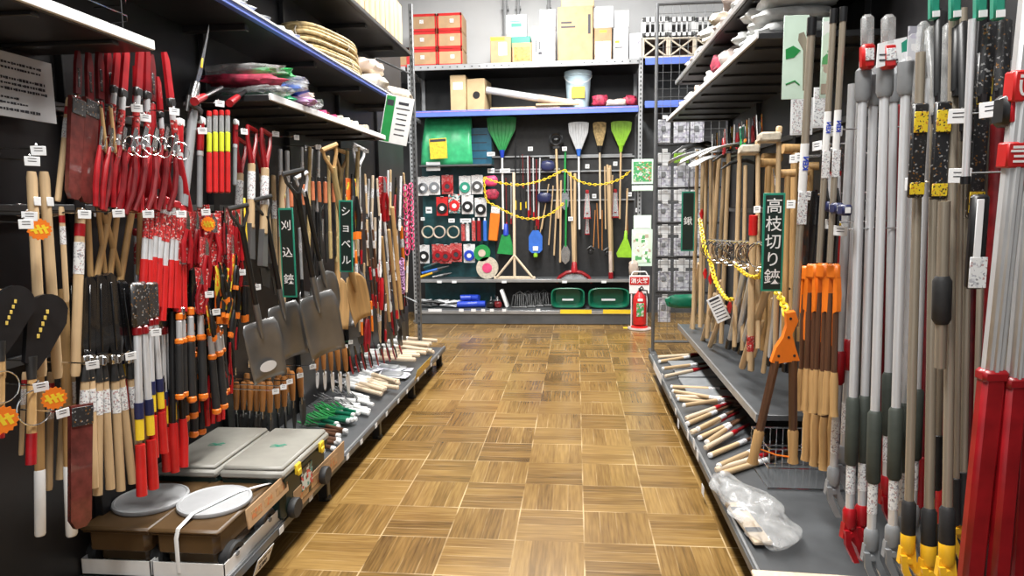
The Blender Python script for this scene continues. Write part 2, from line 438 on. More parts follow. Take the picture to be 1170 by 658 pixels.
for lx, ly in LAMPS:
    t = MB().box((0, 0, 0.045), (0.34, 1.6, 0.07), 0.012).mat(1)
    for q in (-0.09, 0.09): t.tube([(q, -0.76, -0.008), (q, 0.76, -0.008)], 0.014, 10)
    o = struct(t, 'ceiling_or_fill_lamp', ['white', 'tube_glow']); o.location = (lx, ly, LAMP_Z + 0.02)
    if ly > 8: o.rotation_euler = (0, 0, math.pi / 2)  # fixtures of the added wall fill lamps
    o['kind'] = 'structure'

# wall pipes above the back rack
for i, (px, r) in enumerate(((577, 0.03), (592, 0.022), (627, 0.02))):
    p = P(px, 10, y=WY - 0.08)
    t = MB().tube([(0, 0, 0.0), (0, 0, 1.38)], r, 12)
    for zz in (.12, .45, .8): t.box((0, 0.03, zz), (r * 3, 0.08, 0.04), 0.004)
    o = t.build('wall_pipe', 'pipe_grey'); o.location = (p.x, p.y, 3.22)
    tag(o, ['thick grey pipe running up the back wall, leftmost of three', 'middle grey pipe up the back wall beside the thick one', 'thin grey pipe on the back wall, rightmost of three'][i], 'pipe', 'pipes on the back wall')

# ------------------------------------------------------------------ left gondola run
def slot_post(h, w=0.04, d=0.04, name='upright', m='frame_grey', parent=None, slots=True, face='-y'):
    t = MB()
    t.box((0, 0, h / 2), (w, d, h), 0.003)
    t.box((0, 0, 0.01), (w * 1.6, d * 1.6, 0.02), 0.003)
    if slots:
        t.mat(1)
        for k in range(int(h / 0.05)):
            z = 0.06 + k * 0.05
            if z > h - 0.03: break
            if face == '-y': t.box((0, -d / 2, z), (w * .3, 0.003, 0.024))
            elif face == '+x': t.box((w / 2, 0, z), (0.003, d * .3, 0.024))
            else: t.box((-w / 2, 0, z), (0.003, d * .3, 0.024))
    return t.build(name, [m, 'black_matte'], parent)

def lipshelf(name, x0, x1, y0, y1, z, lip_side, mt='shelf_black', lipmat='lip_white', th=0.03, liph=0.035, parent=None):
    """shelf board with ticket rail on its aisle edge; x0<x1"""
    t = MB().box(((x0 + x1) / 2, (y0 + y1) / 2, z - th / 2), (x1 - x0, y1 - y0, th), 0.003)
    # underside ribs
    n = max(2, int((y1 - y0) / 0.3))
    for k in range(n):
        yy = y0 + (k + .5) * (y1 - y0) / n
        t.box(((x0 + x1) / 2, yy, z - th - 0.006), ((x1 - x0) * .92, 0.03, 0.012), 0.002)
    lx = x1 if lip_side > 0 else x0
    t.mat(1).box((lx + lip_side * 0.006, (y0 + y1) / 2, z - liph / 2 + 0.004), (0.012, y1 - y0, liph), 0.002)
    return t

root = thing('shelving_gondola', 'long black pegboard gondola shelving along the left of the aisle', 'shelving')
t = MB().box((BX - 0.01, 3.3, 1.72), (0.02, 7.0, 3.4))
t.build('back_panel', 'shelf_black', root)
t = MB()
for yy in (0.4, 1.3, 2.2, 3.1, 4.0, 4.9, 5.85):
    t = MB().box((BX + 0.015, yy, 1.72), (0.03, 0.05, 3.4), 0.003); t.build('upright', 'shelf_black', root)
# base deck with kick plate
BY0, BY1, BLX, BZ = 2.06, 5.98, -1.215, 0.17
t = MB().box(((BX + BLX) / 2, (BY0 + BY1) / 2, BZ - 0.012), (BLX - BX, BY1 - BY0, 0.024), 0.003)
t.build('base_shelf', 'shelf_grey', root)
t = MB()
t.box((BLX + 0.006, (BY0 + BY1) / 2, BZ - 0.012), (0.012, BY1 - BY0, 0.05), 0.003)
t.mat(1).box((BLX + 0.016, (BY0 + BY1) / 2, BZ - 0.012), (0.008, BY1 - BY0, 0.034), 0.002)
t.build('ticket_rail', ['shelf_silver', 'frame_grey'], root)
t = MB().box((BLX - 0.12, (BY0 + BY1) / 2, 0.07), (0.02, BY1 - BY0, 0.14), 0.003); t.build('kick_plate', 'black_matte', root)
for yy in (BY0 + .03, 3.1, 4.0, 4.9, BY1 - .03):
    t = MB().box((BLX - 0.04, yy, 0.08), (0.05, 0.04, 0.16), 0.004).lathe(cap(0.025, 0.0, 0.03), 12, (BLX - 0.03, yy, 0)); t.build('foot', 'iron', root)
# near upper shelf, and mid shelves
lipshelf('', BX, -1.35, 0.3, 2.10, 1.985, 1, liph=0.03).build('upper_shelf', ['shelf_black', 'lip_white'], root)
lipshelf('', BX, -1.35, 2.92, 4.72, 1.955, 1, liph=0.03).build('upper_shelf', ['shelf_black', 'lip_white'], root)
# wire fence on near upper shelf
t = MB(); zt = 1.99
for dz in (0.0, .05, 0.10): t.tube([(-1.36, 0.4, zt + dz), (-1.36, 2.0, zt + dz), (-1.40, 2.06, zt + dz), (-1.52, 2.08, zt + dz)], 0.0025, 6)
for yy in (0.5, 1.0, 1.5, 1.98): t.tube([(-1.36, yy, zt), (-1.36, yy, zt + .10)], 0.0025, 6)
t.build('wire_guard', 'chrome', root)

# heavy rack above it: blue beams
rk = thing('storage_rack', 'tall grey rack over the left gondola with blue-edged upper shelf', 'rack')
for i, (zz, y0, y1, lm) in enumerate(((2.30, 1.0, 5.75, 'shelf_blue'), (2.76, 1.6, 5.8, 'shelf_black'))):
    t = MB().box(((BX - .35 - 1.42) / 2, (y0 + y1) / 2, zz - 0.02), (BX * -1 + .35 - 1.42 + 0.0, y1 - y0, 0.02))
    for k in range(6):
        yy = y0 + (k + .5) * (y1 - y0) / 6; t.box(((BX - .35 - 1.42) / 2, yy, zz - 0.045), (0.6, 0.04, 0.03), 0.003)
    t.build('deck', 'shelf_black', rk)
    t = MB().box((-1.41, (y0 + y1) / 2, zz - 0.012), (0.03, y1 - y0, 0.030), 0.003)
    if lm == 'shelf_blue':
        t.mat(1); t.box((-1.392, (y0 + y1) / 2, zz + 0.0), (0.008, y1 - y0, 0.008))
    t.build('beam', [lm, 'lip_white'], rk)
for (xx, yy) in ((-1.41, 5.88), (-2.08, 5.88)):
    o = slot_post(3.18, .035, .035, 'upright', 'frame_grey', rk); o.location = (xx, yy, 0)
for zz in (0.6, 1.3, 2.0, 2.6): MB().tube([(-1.43, 5.88, zz), (-2.06, 5.88, zz + .3)], 0.009, 6).build('brace', 'frame_grey', rk)

# ------------------------------------------------------------------ right gondola run
root = thing('shelving_gondola', 'black gondola shelving with slanted upper shelves along the right side', 'shelving')
MB().box((RX + 0.01, 3.1, 1.6), (0.02, 6.2, 3.2)).build('back_panel', 'shelf_black', root)
for yy in (0.6, 1.5, 2.4, 3.3, 4.2, 5.1, 6.0):
    MB().box((RX - 0.015, yy, 1.6), (0.03, 0.05, 3.2), 0.003).build('upright', 'shelf_black', root)
RLX = 0.64
RY0, RY1 = 0.7, 5.72
MB().box(((RX + RLX) / 2, (RY0 + RY1) / 2, BZ - 0.012), (RX - RLX, RY1 - RY0, 0.024), 0.003).build('base_shelf', 'shelf_grey', root)
t = MB().box((RLX - 0.006, (RY0 + RY1) / 2, BZ - 0.012), (0.012, RY1 - RY0, 0.05), 0.003)
t.mat(1).box((RLX - 0.016, (RY0 + RY1) / 2, BZ - 0.012), (0.008, RY1 - RY0, 0.034), 0.002)
t.build('ticket_rail', ['shelf_silver', 'frame_grey'], root)
MB().box((RLX + 0.10, (RY0 + RY1) / 2, 0.07), (0.02, RY1 - RY0, 0.14), 0.003).build('kick_plate', 'black_matte', root)
# second, higher shelf (set back)
MX = 0.90
t = lipshelf('', MX, RX, 3.32, 5.9, 0.41, -1, 'shelf_grey', 'frame_grey', liph=0.045)
t.build('mid_shelf', ['shelf_grey', 'shelf_silver'], root)
# low wire stand standing below, near
t = MB()
t = lipshelf('', 0.80, RX, 3.14, 6.1, 2.195, -1, liph=0.03); t.build('upper_shelf', ['shelf_black', 'lip_white'], root)
t = lipshelf('', 0.80, RX, 2.9, 5.6, 2.425, -1, liph=0.03); t.build('upper_shelf', ['shelf_black', 'shelf_silver'], root)

# mesh end rack (crosswise) at far end of right gondola
mr = thing('mesh_rack', 'grey wire mesh rack standing at the far end of the right shelving', 'rack')
EY = 6.55
a = P(750.5, 5, y=EY); b_ = P(746.3, 403, y=EY); ex0 = (a.x + b_.x) / 2; ztop = a.z
ex1 = ex0 + 0.95
t = MB()
for xx in (ex0, ex1): t.tube([(xx, EY, 0.0), (xx, EY, ztop)], 0.016, 10)
for zz in (0.12, ztop): t.tube([(ex0, EY, zz), (ex1, EY, zz)], 0.014, 8)
t.box((ex0, EY, 0.012), (0.06, 0.3, 0.024), 0.005).box((ex1, EY, 0.012), (0.06, 0.3, 0.024), 0.005)
t.build('frame', 'frame_grey', mr)
t = MB(); zz = 0.2
while zz < ztop:
    t.tube([(ex0, EY, zz), (ex1, EY, zz)], 0.0022, 5); zz += 0.075
xx = ex0 + .06
while xx < ex1: t.tube([(xx, EY + .003, 0.12), (xx, EY + .003, ztop)], 0.0022, 5); xx += 0.075
t.build('mesh', 'frame_grey', mr)

# ------------------------------------------------------------------ back rack
YB = 8.30
def Z(px, py, y=YB): return P(px, py, y=y).z
def X_(px, py, y=YB): return P(px, py, y=y).x
bxl, bxr = X_(471, 200), X_(731, 200)
zt, zb = 3.2, Z(600, 124)
zt = Z(600, 71)
rk = thing('storage_rack', 'wide grey rack against the back wall with blue beam shelf', 'rack')
for i, xx in enumerate((bxl, bxr)):
    for yy in (YB + .02, YB + .78):
        o = slot_post(zt + 0.02, .05, .04, 'upright', 'shelf_silver', rk, slots=(yy < YB + .1)); o.location = (xx, yy, 0)
def deck(z, beam, y0=YB, x0=bxl, x1=bxr, h=0.06, parent=rk):
    MB().box(((x0 + x1) / 2, y0 + 0.4, z - 0.02), (x1 - x0, 0.78, 0.03)).build('deck', 'shelf_black', parent)
    t = MB().box(((x0 + x1) / 2, y0 - .005, z - h / 2), (x1 - x0 - .05, 0.03, h), 0.004)
    t.mat(1); n = int((x1 - x0) / 0.09)
    if beam != 'shelf_blue':
        for k in range(n): t.box((x0 + .06 + k * 0.09, y0 - 0.021, z - h / 2), (0.018, 0.003, 0.012))
    else: t.box(((x0 + x1) / 2, y0 - 0.0215, z - h * .2), (x1 - x0 - .06, 0.003, 0.007))
    t.build('beam', [beam, 'black_matte' if beam != 'shelf_blue' else 'mauve'], parent)
deck(zt, 'shelf_silver', h=0.065); deck(zb, 'shelf_blue', h=0.075)
MB().box(((bxl + bxr) / 2, YB + .80, 1.65), (bxr - bxl, 0.02, 3.2)).build('back_panel', 'shelf_black', rk)
# peg panel of the display, closer than the upper deck's back
pz1 = zb - 0.08
YP = YB + 0.42
pg = thing('display_gondola', 'dark pegboard display with two grey low shelves below the blue beam', 'shelving')
MB().box(((bxl + bxr) / 2, YP + 0.01, 1.3), (bxr - bxl - .06, 0.02, 2.6)).build('back_panel', 'black_matte', pg)
tx = X_(560, 200)
MB().box(((bxl + .03 + tx) / 2, YP - 0.004, 1.15), (tx - bxl - .03, 0.008, 2.3)).build('teal_panel', 'teal_dark', pg, label='dark teal left half of the peg panel')
# horizontal peg rails
for (px0, px1, py) in ((560, 722, 178), (566, 640, 193), (560, 722, 196), (600, 655, 217), (620, 725, 229), (628, 725, 180)):
    z_ = Z(640, py, YP - .03); MB().box(((X_(px0, 200, YP) + X_(px1, 200, YP)) / 2, YP - 0.02, z_), (X_(px1, 200, YP) - X_(px0, 200, YP), 0.02, 0.022), 0.003).build('peg_rail', 'shelf_silver', pg)
# low shelf and base
s1 = Z(600, 320, YB); s0 = Z(600, 354, YB - .1)
sh = MB().box(((bxl + bxr) / 2, YB + 0.24, s1 - 0.015), (bxr - bxl - .06, 0.40, 0.03), 0.003); sh.build('low_shelf', 'shelf_grey', pg)
MB().box(((bxl + bxr) / 2, YB + 0.034, s1 - .012), (bxr - bxl - .06, 0.012, 0.04), 0.003).build('ticket_rail', 'shelf_silver', pg)
MB().box(((bxl + bxr) / 2, YB + 0.12, s0 - 0.015), (bxr - bxl - .05, 0.56, 0.03), 0.003).build('base_shelf', 'shelf_grey', pg)
MB().box(((bxl + bxr) / 2, YB - 0.166, s0 - .02), (bxr - bxl - .05, 0.012, 0.045), 0.003).build('ticket_rail', 'shelf_silver', pg)
MB().box(((bxl + bxr) / 2, YB - 0.15, s0 / 2 - .02), (bxr - bxl - .05, 0.02, s0 - .05), 0.003).build('kick_plate', 'shelf_grey', pg)
# the neighbouring rack to the right
rk2 = thing('storage_rack', 'second back rack with blue beams, right of the slotted post, partly hidden', 'rack')
x0, x1 = bxr + .05, bxr + 2.2
o = slot_post(zt + 0.05, .05, .04, 'upright', 'shelf_silver', rk2); o.location = (x1, YB + .02, 0)
for zz in (zt, zb + .05):
    MB().box(((x0 + x1) / 2, YB + 0.4, zz - 0.02), (x1 - x0, 0.78, 0.03)).build('deck', 'shelf_black', rk2)
    MB().box(((x0 + x1) / 2, YB - .005, zz - .04), (x1 - x0, 0.03, 0.08), 0.004).build('beam', 'shelf_blue', rk2)
MB().box(((x0 + x1) / 2, YB + .80, 1.6), (x1 - x0, 0.02, 3.2)).build('back_panel', 'shelf_grey', rk2)
# left continuation
rk3 = thing('storage_rack', 'end of a further rack behind the left shelving, dark back', 'rack')
x0, x1 = bxl - 1.6, bxl - .05
for zz in (zt, zb):
    MB().box(((x0 + x1) / 2, YB + 0.4, zz - 0.03), (x1 - x0, 0.78, 0.06)).build('deck', 'shelf_silver', rk3)
MB().box(((x0 + x1) / 2, YB + .80, 1.6), (x1 - x0, 0.02, 3.2)).build('back_panel', 'shelf_black', rk3)
# ================================================================== tool kinds (local: origin at hang point, hangs down -z, +x faces the aisle, y is its width)
def T(name, *parts):
    root = thing(name)
    for p in parts:
        nm, mt, prims = p[0], p[1], p[2]; lab = p[3] if len(p) > 3 else None
        t = MB()
        for q in prims: prim(t, q)
        o = t.build(nm, mt, root, lab)
        if len(p) > 4:
            for sp in p[4]:
                t = MB()
                for q in sp[2]: prim(t, q)
                t.build(sp[0], sp[1], o, sp[3] if len(sp) > 3 else None)
    return root
def prim(t, q):
    k = q[0]
    if k == 'm': t.mat(q[1])
    elif k == 'c':          # c r z0 z1 [y x r2]
        r, z0, z1 = q[1:4]; y = q[4] if len(q) > 4 else 0; x = q[5] if len(q) > 5 else 0; r2 = q[6] if len(q) > 6 else r
        b = min(r * .35, abs(z1 - z0) * .3); s = 1 if z1 > z0 else -1
        t.lathe([(r - b, z0), (r, z0 + s * b), (r2, z1 - s * b), (r2 - b, z1)], 10, (x, y, 0))
    elif k == 'o':          # oval cylinder: ry rx z0 z1 y x
        ry, rx, z0, z1 = q[1:5]; y = q[5] if len(q) > 5 else 0; x = q[6] if len(q) > 6 else 0
        t.lathe([(.8, z0), (1, z0 - (z0 - z1) * .03), (1, z1 + (z0 - z1) * .03), (.8, z1)], 12, (x, y, 0), rx, ry)
    elif k == 'p': t.prism(q[1], q[2], 'x', q[3] if len(q) > 3 else 0)
    elif k == 'b': t.box(q[1], q[2], q[3] if len(q) > 3 else 0.0015)
    elif k == 't': t.tube(q[1], q[2], q[3] if len(q) > 3 else 8, q[4] if len(q) > 4 else 1.0)
    elif k == 'r':          # ring in the yz plane: centre y,z radius tube
        cy, cz, rr, tr = q[1:5]; x = q[5] if len(q) > 5 else 0
        t.tube([(x, cy + rr * math.cos(a * math.pi / 12), cz + rr * math.sin(a * math.pi / 12)) for a in range(24)], tr, 6, closed=True)
    elif k == 'l': t.lathe(q[1], q[2] if len(q) > 2 else 14, q[3] if len(q) > 3 else (0, 0, 0), *(q[4:6] if len(q) > 5 else ()))
def arc(cy, cz, r, a0, a1, n=8): return [(cy + r * math.cos(R(a0 + (a1 - a0) * i / n)), cz + r * math.sin(R(a0 + (a1 - a0) * i / n))) for i in range(n + 1)]

@kind('wooden_pole', .70)
def _():
    return T('wooden_pole', ('shaft', 'wood_light', [('o', .018, .015, 0, -.70)]),
             ('price_label', 'paper', [('b', (.016, 0, -.10), (.003, .03, .03))]))
@kind('white_tip_pole', .75)
def _():
    return T('wooden_pole', ('shaft', 'wood_honey', [('o', .016, .014, 0, -.55)]),
             ('end_sleeve', 'white', [('o', .0175, .0155, -.53, -.75)], 'white plastic end sleeve'))
@kind('labelled_handle', .50)
def _():
    return T('wooden_pole', ('shaft', 'wood_light', [('o', .015, .013, 0, -.50)]),
             ('band', 'red', [('o', .0158, .0138, -.045, -.085)], 'red paper band'),
             ('label', 'print_white', [('o', .0158, .0138, -.10, -.20)]))
@kind('bare_handle', .30)
def _():
    return T('wooden_pole', ('shaft', 'wood_honey', [('o', .013, .010, 0, -.30)]), ('ferrule', 'iron', [('c', .012, .004, -.02)]))
@kind('hedge_shears_wood', .64)
def _():
    ps = [('blade_sheath', 'black_gloss', [('p', [(-.018, .0), (.004, .006), (.022, -.01), (.030, -.20), (.018, -.235), (-.022, -.235), (-.030, -.20)], .016), ('b', (.009, -.004, -.12), (.006, .006, .20))]),
          ('pivot', 'steel', [('b', (.0, 0, -.245), (.02, .05, .03), .004), ('m', 0), ('c', .010, -.235, -.262, 0, .006)])]
    for s in (-1, 1):
        ps.append(('handle', ['wood_light', 'iron', 'print_white'], [('t', [(0, s * .012, -.30), (0, s * .027, -.64)], [.0125, .0135], 10, .85),
                   ('m', 1), ('t', [(0, s * .008, -.24), (0, s * .013, -.31)], [.007, .0135], 8), ('m', 2), ('t', [(0, s * .0135, -.335), (0, s * .0165, -.405)], [.0132, .0135], 10, .88)]))
    return T('hedge_shears', *ps)
@kind('red_blade_saw', .48)
def _():
    return T('pruning_saw', ('blade_sheath', 'red', [('p', [(-.010, 0), (.004, .002), (.013, -.02), (.013, -.13), (-.013, -.13)], .010)]),
             ('ferrule', 'iron', [('b', (0, 0, -.142), (.016, .03, .028), .004)]),
             ('shaft', ['alu', 'print_red'], [('c', .009, -.15, -.31), ('m', 1), ('c', .0097, -.19, -.27)]),
             ('grip', 'red', [('t', [(0, 0, -.30), (0, .004, -.36), (0, .016, -.48)], [.012, .0145, .0155], 10)]))
@kind('red_dark_saw', .46)
def _():
    return T('pruning_saw', ('blade_sheath', ['red_dark', 'print_black'], [('p', [(-.004, 0), (.010, .0), (.018, -.05), (.012, -.16), (-.016, -.16), (-.012, -.05)], .012), ('m', 1), ('b', (.0065, 0, -.10), (.003, .012, .07))]),
             ('hook_loop', 'chrome', [('r', 0, -.175, .012, .0022)]),
             ('grip', ['red', 'red_dark'], [('t', [(0, 0, -.17), (0, -.008, -.24), (0, -.012, -.36), (0, .012, -.46)], [.010, .014, .013, .015], 10), ('m', 1), ('t', [(0.012, -.006, -.24), (0.012, -.010, -.34)], .005, 6)]))
@kind('red_arm_shears', .30)
def _():
    ps = [('blade_pair', 'steel', [('p', [(-.004, .02), (.010, .015), (.012, -.07), (-.010, -.07)], .006), ('c', .009, -.055, -.075, 0, .004)])]
    for s in (-1, 1): ps.append(('handle', 'red' if s < 0 else 'red_dark', [('t', [(0, s * .006, -.06), (0, s * .022, -.14), (0, s * .024, -.22), (0, s * .010, -.30)], [.007, .0105, .011, .009], 8)]))
    ps.append(('wire_loop', 'chrome', [('r', .02, -.05, .035, .0016, .02)]))
    return T('garden_shears', *ps)
@kind('red_cap_shears', .36)
def _():
    ps = [('cap', 'red', [('b', (0, 0, -.012), (.022, .05, .03), .006)])]
    for s in (-1, 1):
        ps.append(('tube', ['alu', 'print_red'], [('t', [(0, s * .011, -.02), (0, s * .014, -.22)], .0095, 10), ('m', 1), ('t', [(0.0005, s * .0115, -.05), (0.0005, s * .013, -.13)], .0099, 10)]))
        ps.append(('grip', 'red_bright', [('t', [(0, s * .0135, -.20), (0, s * .018, -.36)], [.0125, .0135], 10, .9)]))
    return T('lopping_shears', *ps)
@kind('silver_lopper', .66)
def _():
    ps = [('blister_pack', 'print_black', [('b', (0, 0, -.07), (.02, .075, .14), .012)]),
          ('collar', 'red', [('c', .014, -.135, -.165, -.016), ('c', .014, -.135, -.165, .016)])]
    for s in (-1, 1):
        ps.append(('tube', 'alu', [('t', [(0, s * .016, -.15), (0, s * .025, -.44)], .011, 10)]))
        ps.append(('grip', ['navy', 'yellow', 'red_bright'], [('t', [(0, s * .0235, -.37), (0, s * .025, -.42)], .0135, 10), ('m', 1), ('t', [(0, s * .025, -.42), (0, s * .0262, -.485)], .0125, 10),
                  ('m', 2), ('t', [(0, s * .0262, -.50), (0, s * .029, -.66)], [.0145, .016], 10)]))
    return T('lopper', *ps)
@kind('black_red_lopper', .70)
def _():
    ps = [('blade_pair', ['black', 'steel'], [('p', [(-.02, 0), (0, .012), (.024, -.02), (.026, -.14), (0, -.17), (-.026, -.14)], .012), ('m', 1), ('c', .012, -.12, -.15, 0, .005)])]
    for s in (-1, 1):
        ps.append(('tube', 'black', [('t', [(0, s * .014, -.15), (0, s * .030, -.56)], .011, 10, .8)]))
        ps.append(('grip', 'red_bright', [('t', [(0, s * .029, -.53), (0, s * .033, -.60), (0, s * .026, -.70)], [.014, .0155, .016], 10, .85)]))
    return T('lopper', *ps)
@kind('orange_lopper', .46)
def _():
    ps = [('blade_pair', ['black_gloss', 'steel'], [('p', [(-.02, .01), (-.004, .02), (.002, -.05), (.018, .018), (.030, -.02), (.024, -.13), (-.022, -.13)], .012), ('m', 1), ('c', .010, -.10, -.13, 0, .006)]),
          ]
    for s in (-1, 1):
        ps.append(('tube', ['orange', 'alu_matte'], [('c', .013, -.12, -.15, s * .022), ('m', 1), ('c', .0115, -.15, -.225, s * .024)]))
        ps.append(('grip', ['orange', 'black_matte'], [('c', .0165, -.22, -.245, s * .025), ('m', 1), ('c', .0145, -.24, -.44, s * .027), ('m', 0), ('c', .017, -.435, -.46, s * .028)]))
    return T('lopper', *ps)
@kind('hand_pruner', .21)
def _():
    return T('hand_pruner', ('card', 'print_red', [('b', (-.006, 0, -.10), (.002, .06, .19), .001)]),
             ('blade', 'steel', [('p', [(-.004, -.005), (.012, -.03), (.014, -.075), (-.008, -.08)], .005)]),
             ('handle', 'red', [('t', [(.004, -.006, -.075), (.004, -.020, -.13), (.004, -.012, -.20)], [.007, .009, .007], 8)]),
             ('handle', 'red', [('t', [(.004, .006, -.075), (.004, .022, -.13), (.004, .014, -.20)], [.007, .009, .007], 8)]))
@kind('orange_pruner', .21)
def _():
    return T('hand_pruner', ('card', 'print_orange', [('b', (-.006, 0, -.09), (.002, .065, .16), .001)]),
             ('blade', 'black_gloss', [('p', [(-.004, .005), (.014, -.02), (.016, -.075), (-.010, -.08)], .006)]),
             ('handle', ['black', 'orange'], [('t', [(.006, -.006, -.07), (.006, -.022, -.13), (.006, -.014, -.20)], [.008, .0105, .008], 8), ('m', 1), ('t', [(.006, -.016, -.19), (.006, -.013, -.215)], .0105, 8)]),
             ('handle', ['black', 'orange'], [('t', [(.006, .006, -.07), (.006, .024, -.13), (.006, .016, -.20)], [.008, .0105, .008], 8), ('m', 1), ('t', [(.006, .018, -.19), (.006, .015, -.215)], .0105, 8)]))
@kind('maroon_saw', .32)
def _():
    return T('sheathed_saw', ('sheath', 'maroon_sheath', [('p', [(-.030, 0), (.030, 0), (.026, -.31), (.012, -.325), (-.016, -.325), (-.030, -.30)], .014)]),
             ('card', 'print_black', [('b', (.009, 0, -.03), (.003, .058, .05), .001)]))
@kind('black_sickle', .66)
def _():
    out = arc(.02, -.13, .075, 150, 20, 8)
    poly = [(-.055, -.30), (-.055, -.13)] + out + [(.088, -.16), (.03, -.27), (-.01, -.33)]
    return T('sickle', ('blade_cover', ['black', 'blade_yellow_text'], [('p', poly, .02), ('m', 1)] + [('b', (.0115, .012 - i * .007, -.12 - i * .022), (.002, .010, .015), .0005) for i in range(5)]),
             ('ferrule', 'iron', [('t', [(0, -.03, -.28), (0, -.022, -.36)], [.02, .015], 10)]),
             ('handle', ['wood_honey', 'red'], [('t', [(0, -.022, -.34), (0, -.012, -.56)], [.014, .016], 10), ('m', 1), ('t', [(0, -.012, -.55), (0, -.008, -.66)], [.0175, .0175], 10)]),
             ('ring', 'chrome', [('r', -.02, -.46, .062, .0028, .02)]))
@kind('pole_saw', .56)
def _():
    return T('pole_saw', ('blade', ['steel', 'yellow'], [('p', [(0, 0), (.004, -.02), (-.006, -.16), (-.020, -.21), (-.034, -.21), (-.022, -.14), (-.006, -.05)], .004), ('m', 1), ('b', (.003, -.013, -.13), (.002, .006, .03), .0005)]),
             ('neck', 'steel', [('t', [(0, -.026, -.20), (0, -.032, -.245), (0, -.024, -.29)], [.012, .015, .011], 10)]),
             ('clamp', 'iron', [('b', (0, -.026, -.275), (.03, .055, .016), .003), ('c', .006, -.25, -.30, -.052), ('c', .006, -.25, -.30, .0)]),
             ('tube', 'grey_plastic', [('t', [(0, -.024, -.28), (0, -.020, -.56)], [.0125, .0125], 10)]))
@kind('striped_saw', .30)
def _():
    return T('folding_saw', ('cap', 'red_bright', [('c', .009, 0, -.02)]), ('clear_section', 'clear', [('c', .0085, -.018, -.08)]), ('blade', 'steel', [('b', (0, 0, -.05), (.002, .008, .07), .0005)]),
             ('yellow_section', 'yellow_lime', [('c', .009, -.078, -.15)]), ('grip', 'red_bright', [('c', .0095, -.148, -.295, 0, 0, .010)]))
@kind('red_top_tool', .34)
def _():
    return T('pruning_saw', ('grip', 'red', [('c', .015, 0, -.12, 0, 0, .013)]), ('collar', 'paper', [('b', (0.004, 0, -.0), (.02, .034, .03), .004)]),
             ('tube', ['grey_plastic', 'alu'], [('c', .011, -.11, -.34), ('m', 1), ('c', .0125, -.115, -.14)]))
@kind('y_red_shovel', .52)
def _():
    return T('shovel', ('d_handle', 'red', [('t', [(0, -.035, 0), (0, -.035, -.05), (0, -.012, -.11), (0, 0, -.15)], [.007, .008, .010, .012], 8), ('t', [(0, .035, 0), (0, .035, -.05), (0, .012, -.11), (0, 0, -.15)], [.007, .008, .010, .012], 8), ('t', [(0, -.036, -.004), (0, .036, -.004)], .009, 8)]),
             ('shaft', ['wood_light', 'print_white'], [('c', .015, -.14, -.40), ('m', 1), ('c', .0157, -.17, -.29)]),
             ('blade', 'shovel_steel', [('p', [(-.016, -.38), (.016, -.38), (.022, -.52), (-.022, -.52)], .02)]))
def shovel(kname, L, poly, grip, shaft, bl='shovel_steel'):
    @kind(kname, L)
    def _():
        # dished blade: grid between the outline's left and right edges
        def blade():
            t = MB(); n = 10
            zs = [poly[0][1] + (poly[-1][1] - poly[0][1]) * i / n for i in range(n + 1)]
            def w(z):
                for (w0, z0), (w1, z1) in zip(poly, poly[1:]):
                    if z1 <= z <= z0 + 1e-9: return w0 + (w1 - w0) * ((z - z0) / (z1 - z0) if z1 != z0 else 0)
                return poly[-1][0]
            def fn(u, v):
                z = zs[int(round(u * n))]; ww = w(z); q = v * 2 - 1
                dish = .028 * (q * q) * min(1, u * 4 + .2) ; rib = .010 * math.exp(-(q * 5) ** 2) * max(0, 1 - u * 1.5)
                return (dish + rib - .012 + .006 * u * u, q * ww, z)
            t.sheet(fn, n, 10); return t
        root = thing('shovel')
        b = blade().build('blade', bl, root, solid=.003)
        z0 = poly[0][1]
        MB().tube([(.004, 0, z0 - .10), (.0, 0, z0 - .03), (-.004, 0, z0 + .10)], [.006, .017, .016], 10).build('socket', bl, root)
        MB().tube([(-.004, 0, z0 + .06), (0, 0, -.10)], .0145, 10).build('shaft', shaft, root)
        t = MB()
        for s in (-1, 1): t.tube([(0, s * .045, 0), (0, s * .042, -.04), (0, s * .016, -.09), (0, 0, -.13)], [.008, .008, .009, .014], 8)
        t.tube([(0, -.052, -.002), (0, .052, -.002)], .0125, 8); t.build('d_handle', grip, root)
        return root
shovel('square_shovel', .98, [(.085, -.635), (.098, -.645), (.102, -.76), (.096, -.98)], 'iron', 'black')
shovel('round_shovel', .98, [(.05, -.66), (.092, -.69), (.10, -.79), (.085, -.89), (.045, -.96), (.010, -.98)], 'alu', 'black')
shovel('tan_shovel', .98, [(.04, -.70), (.075, -.74), (.082, -.86), (.07, -.98)], 'wood_honey', 'bamboo', 'wood_honey')
@kind('trowel', .30)
def _():
    def fn(u, v):
        q = v * 2 - 1; w_ = .032 * (1 - u ** 3) ** .5 if u > .0 else .026
        return (.010 * q * q - .004, q * max(w_, .003), -.17 - .13 * u)
    root = thing('garden_trowel')
    MB().lathe([(.010, 0), (.016, -.01), (.017, -.06), (.014, -.12), (.012, -.15)], 12).build('handle', 'wood_orange', root)
    MB().tube([(0, 0, -.14), (0, 0, -.165), (0, 0, -.19)], [.006, .005, .004], 8).build('neck', 'steel', root)
    MB().sheet(fn, 8, 6).build('blade', 'iron', root, solid=.002)
    return root
@kind('steel_trowel', .30)
def _():
    o = KB['trowel'](); 
    for c in o.children:
        if c.name.startswith('blade'): c.data.materials[0] = M('alu')
    return o
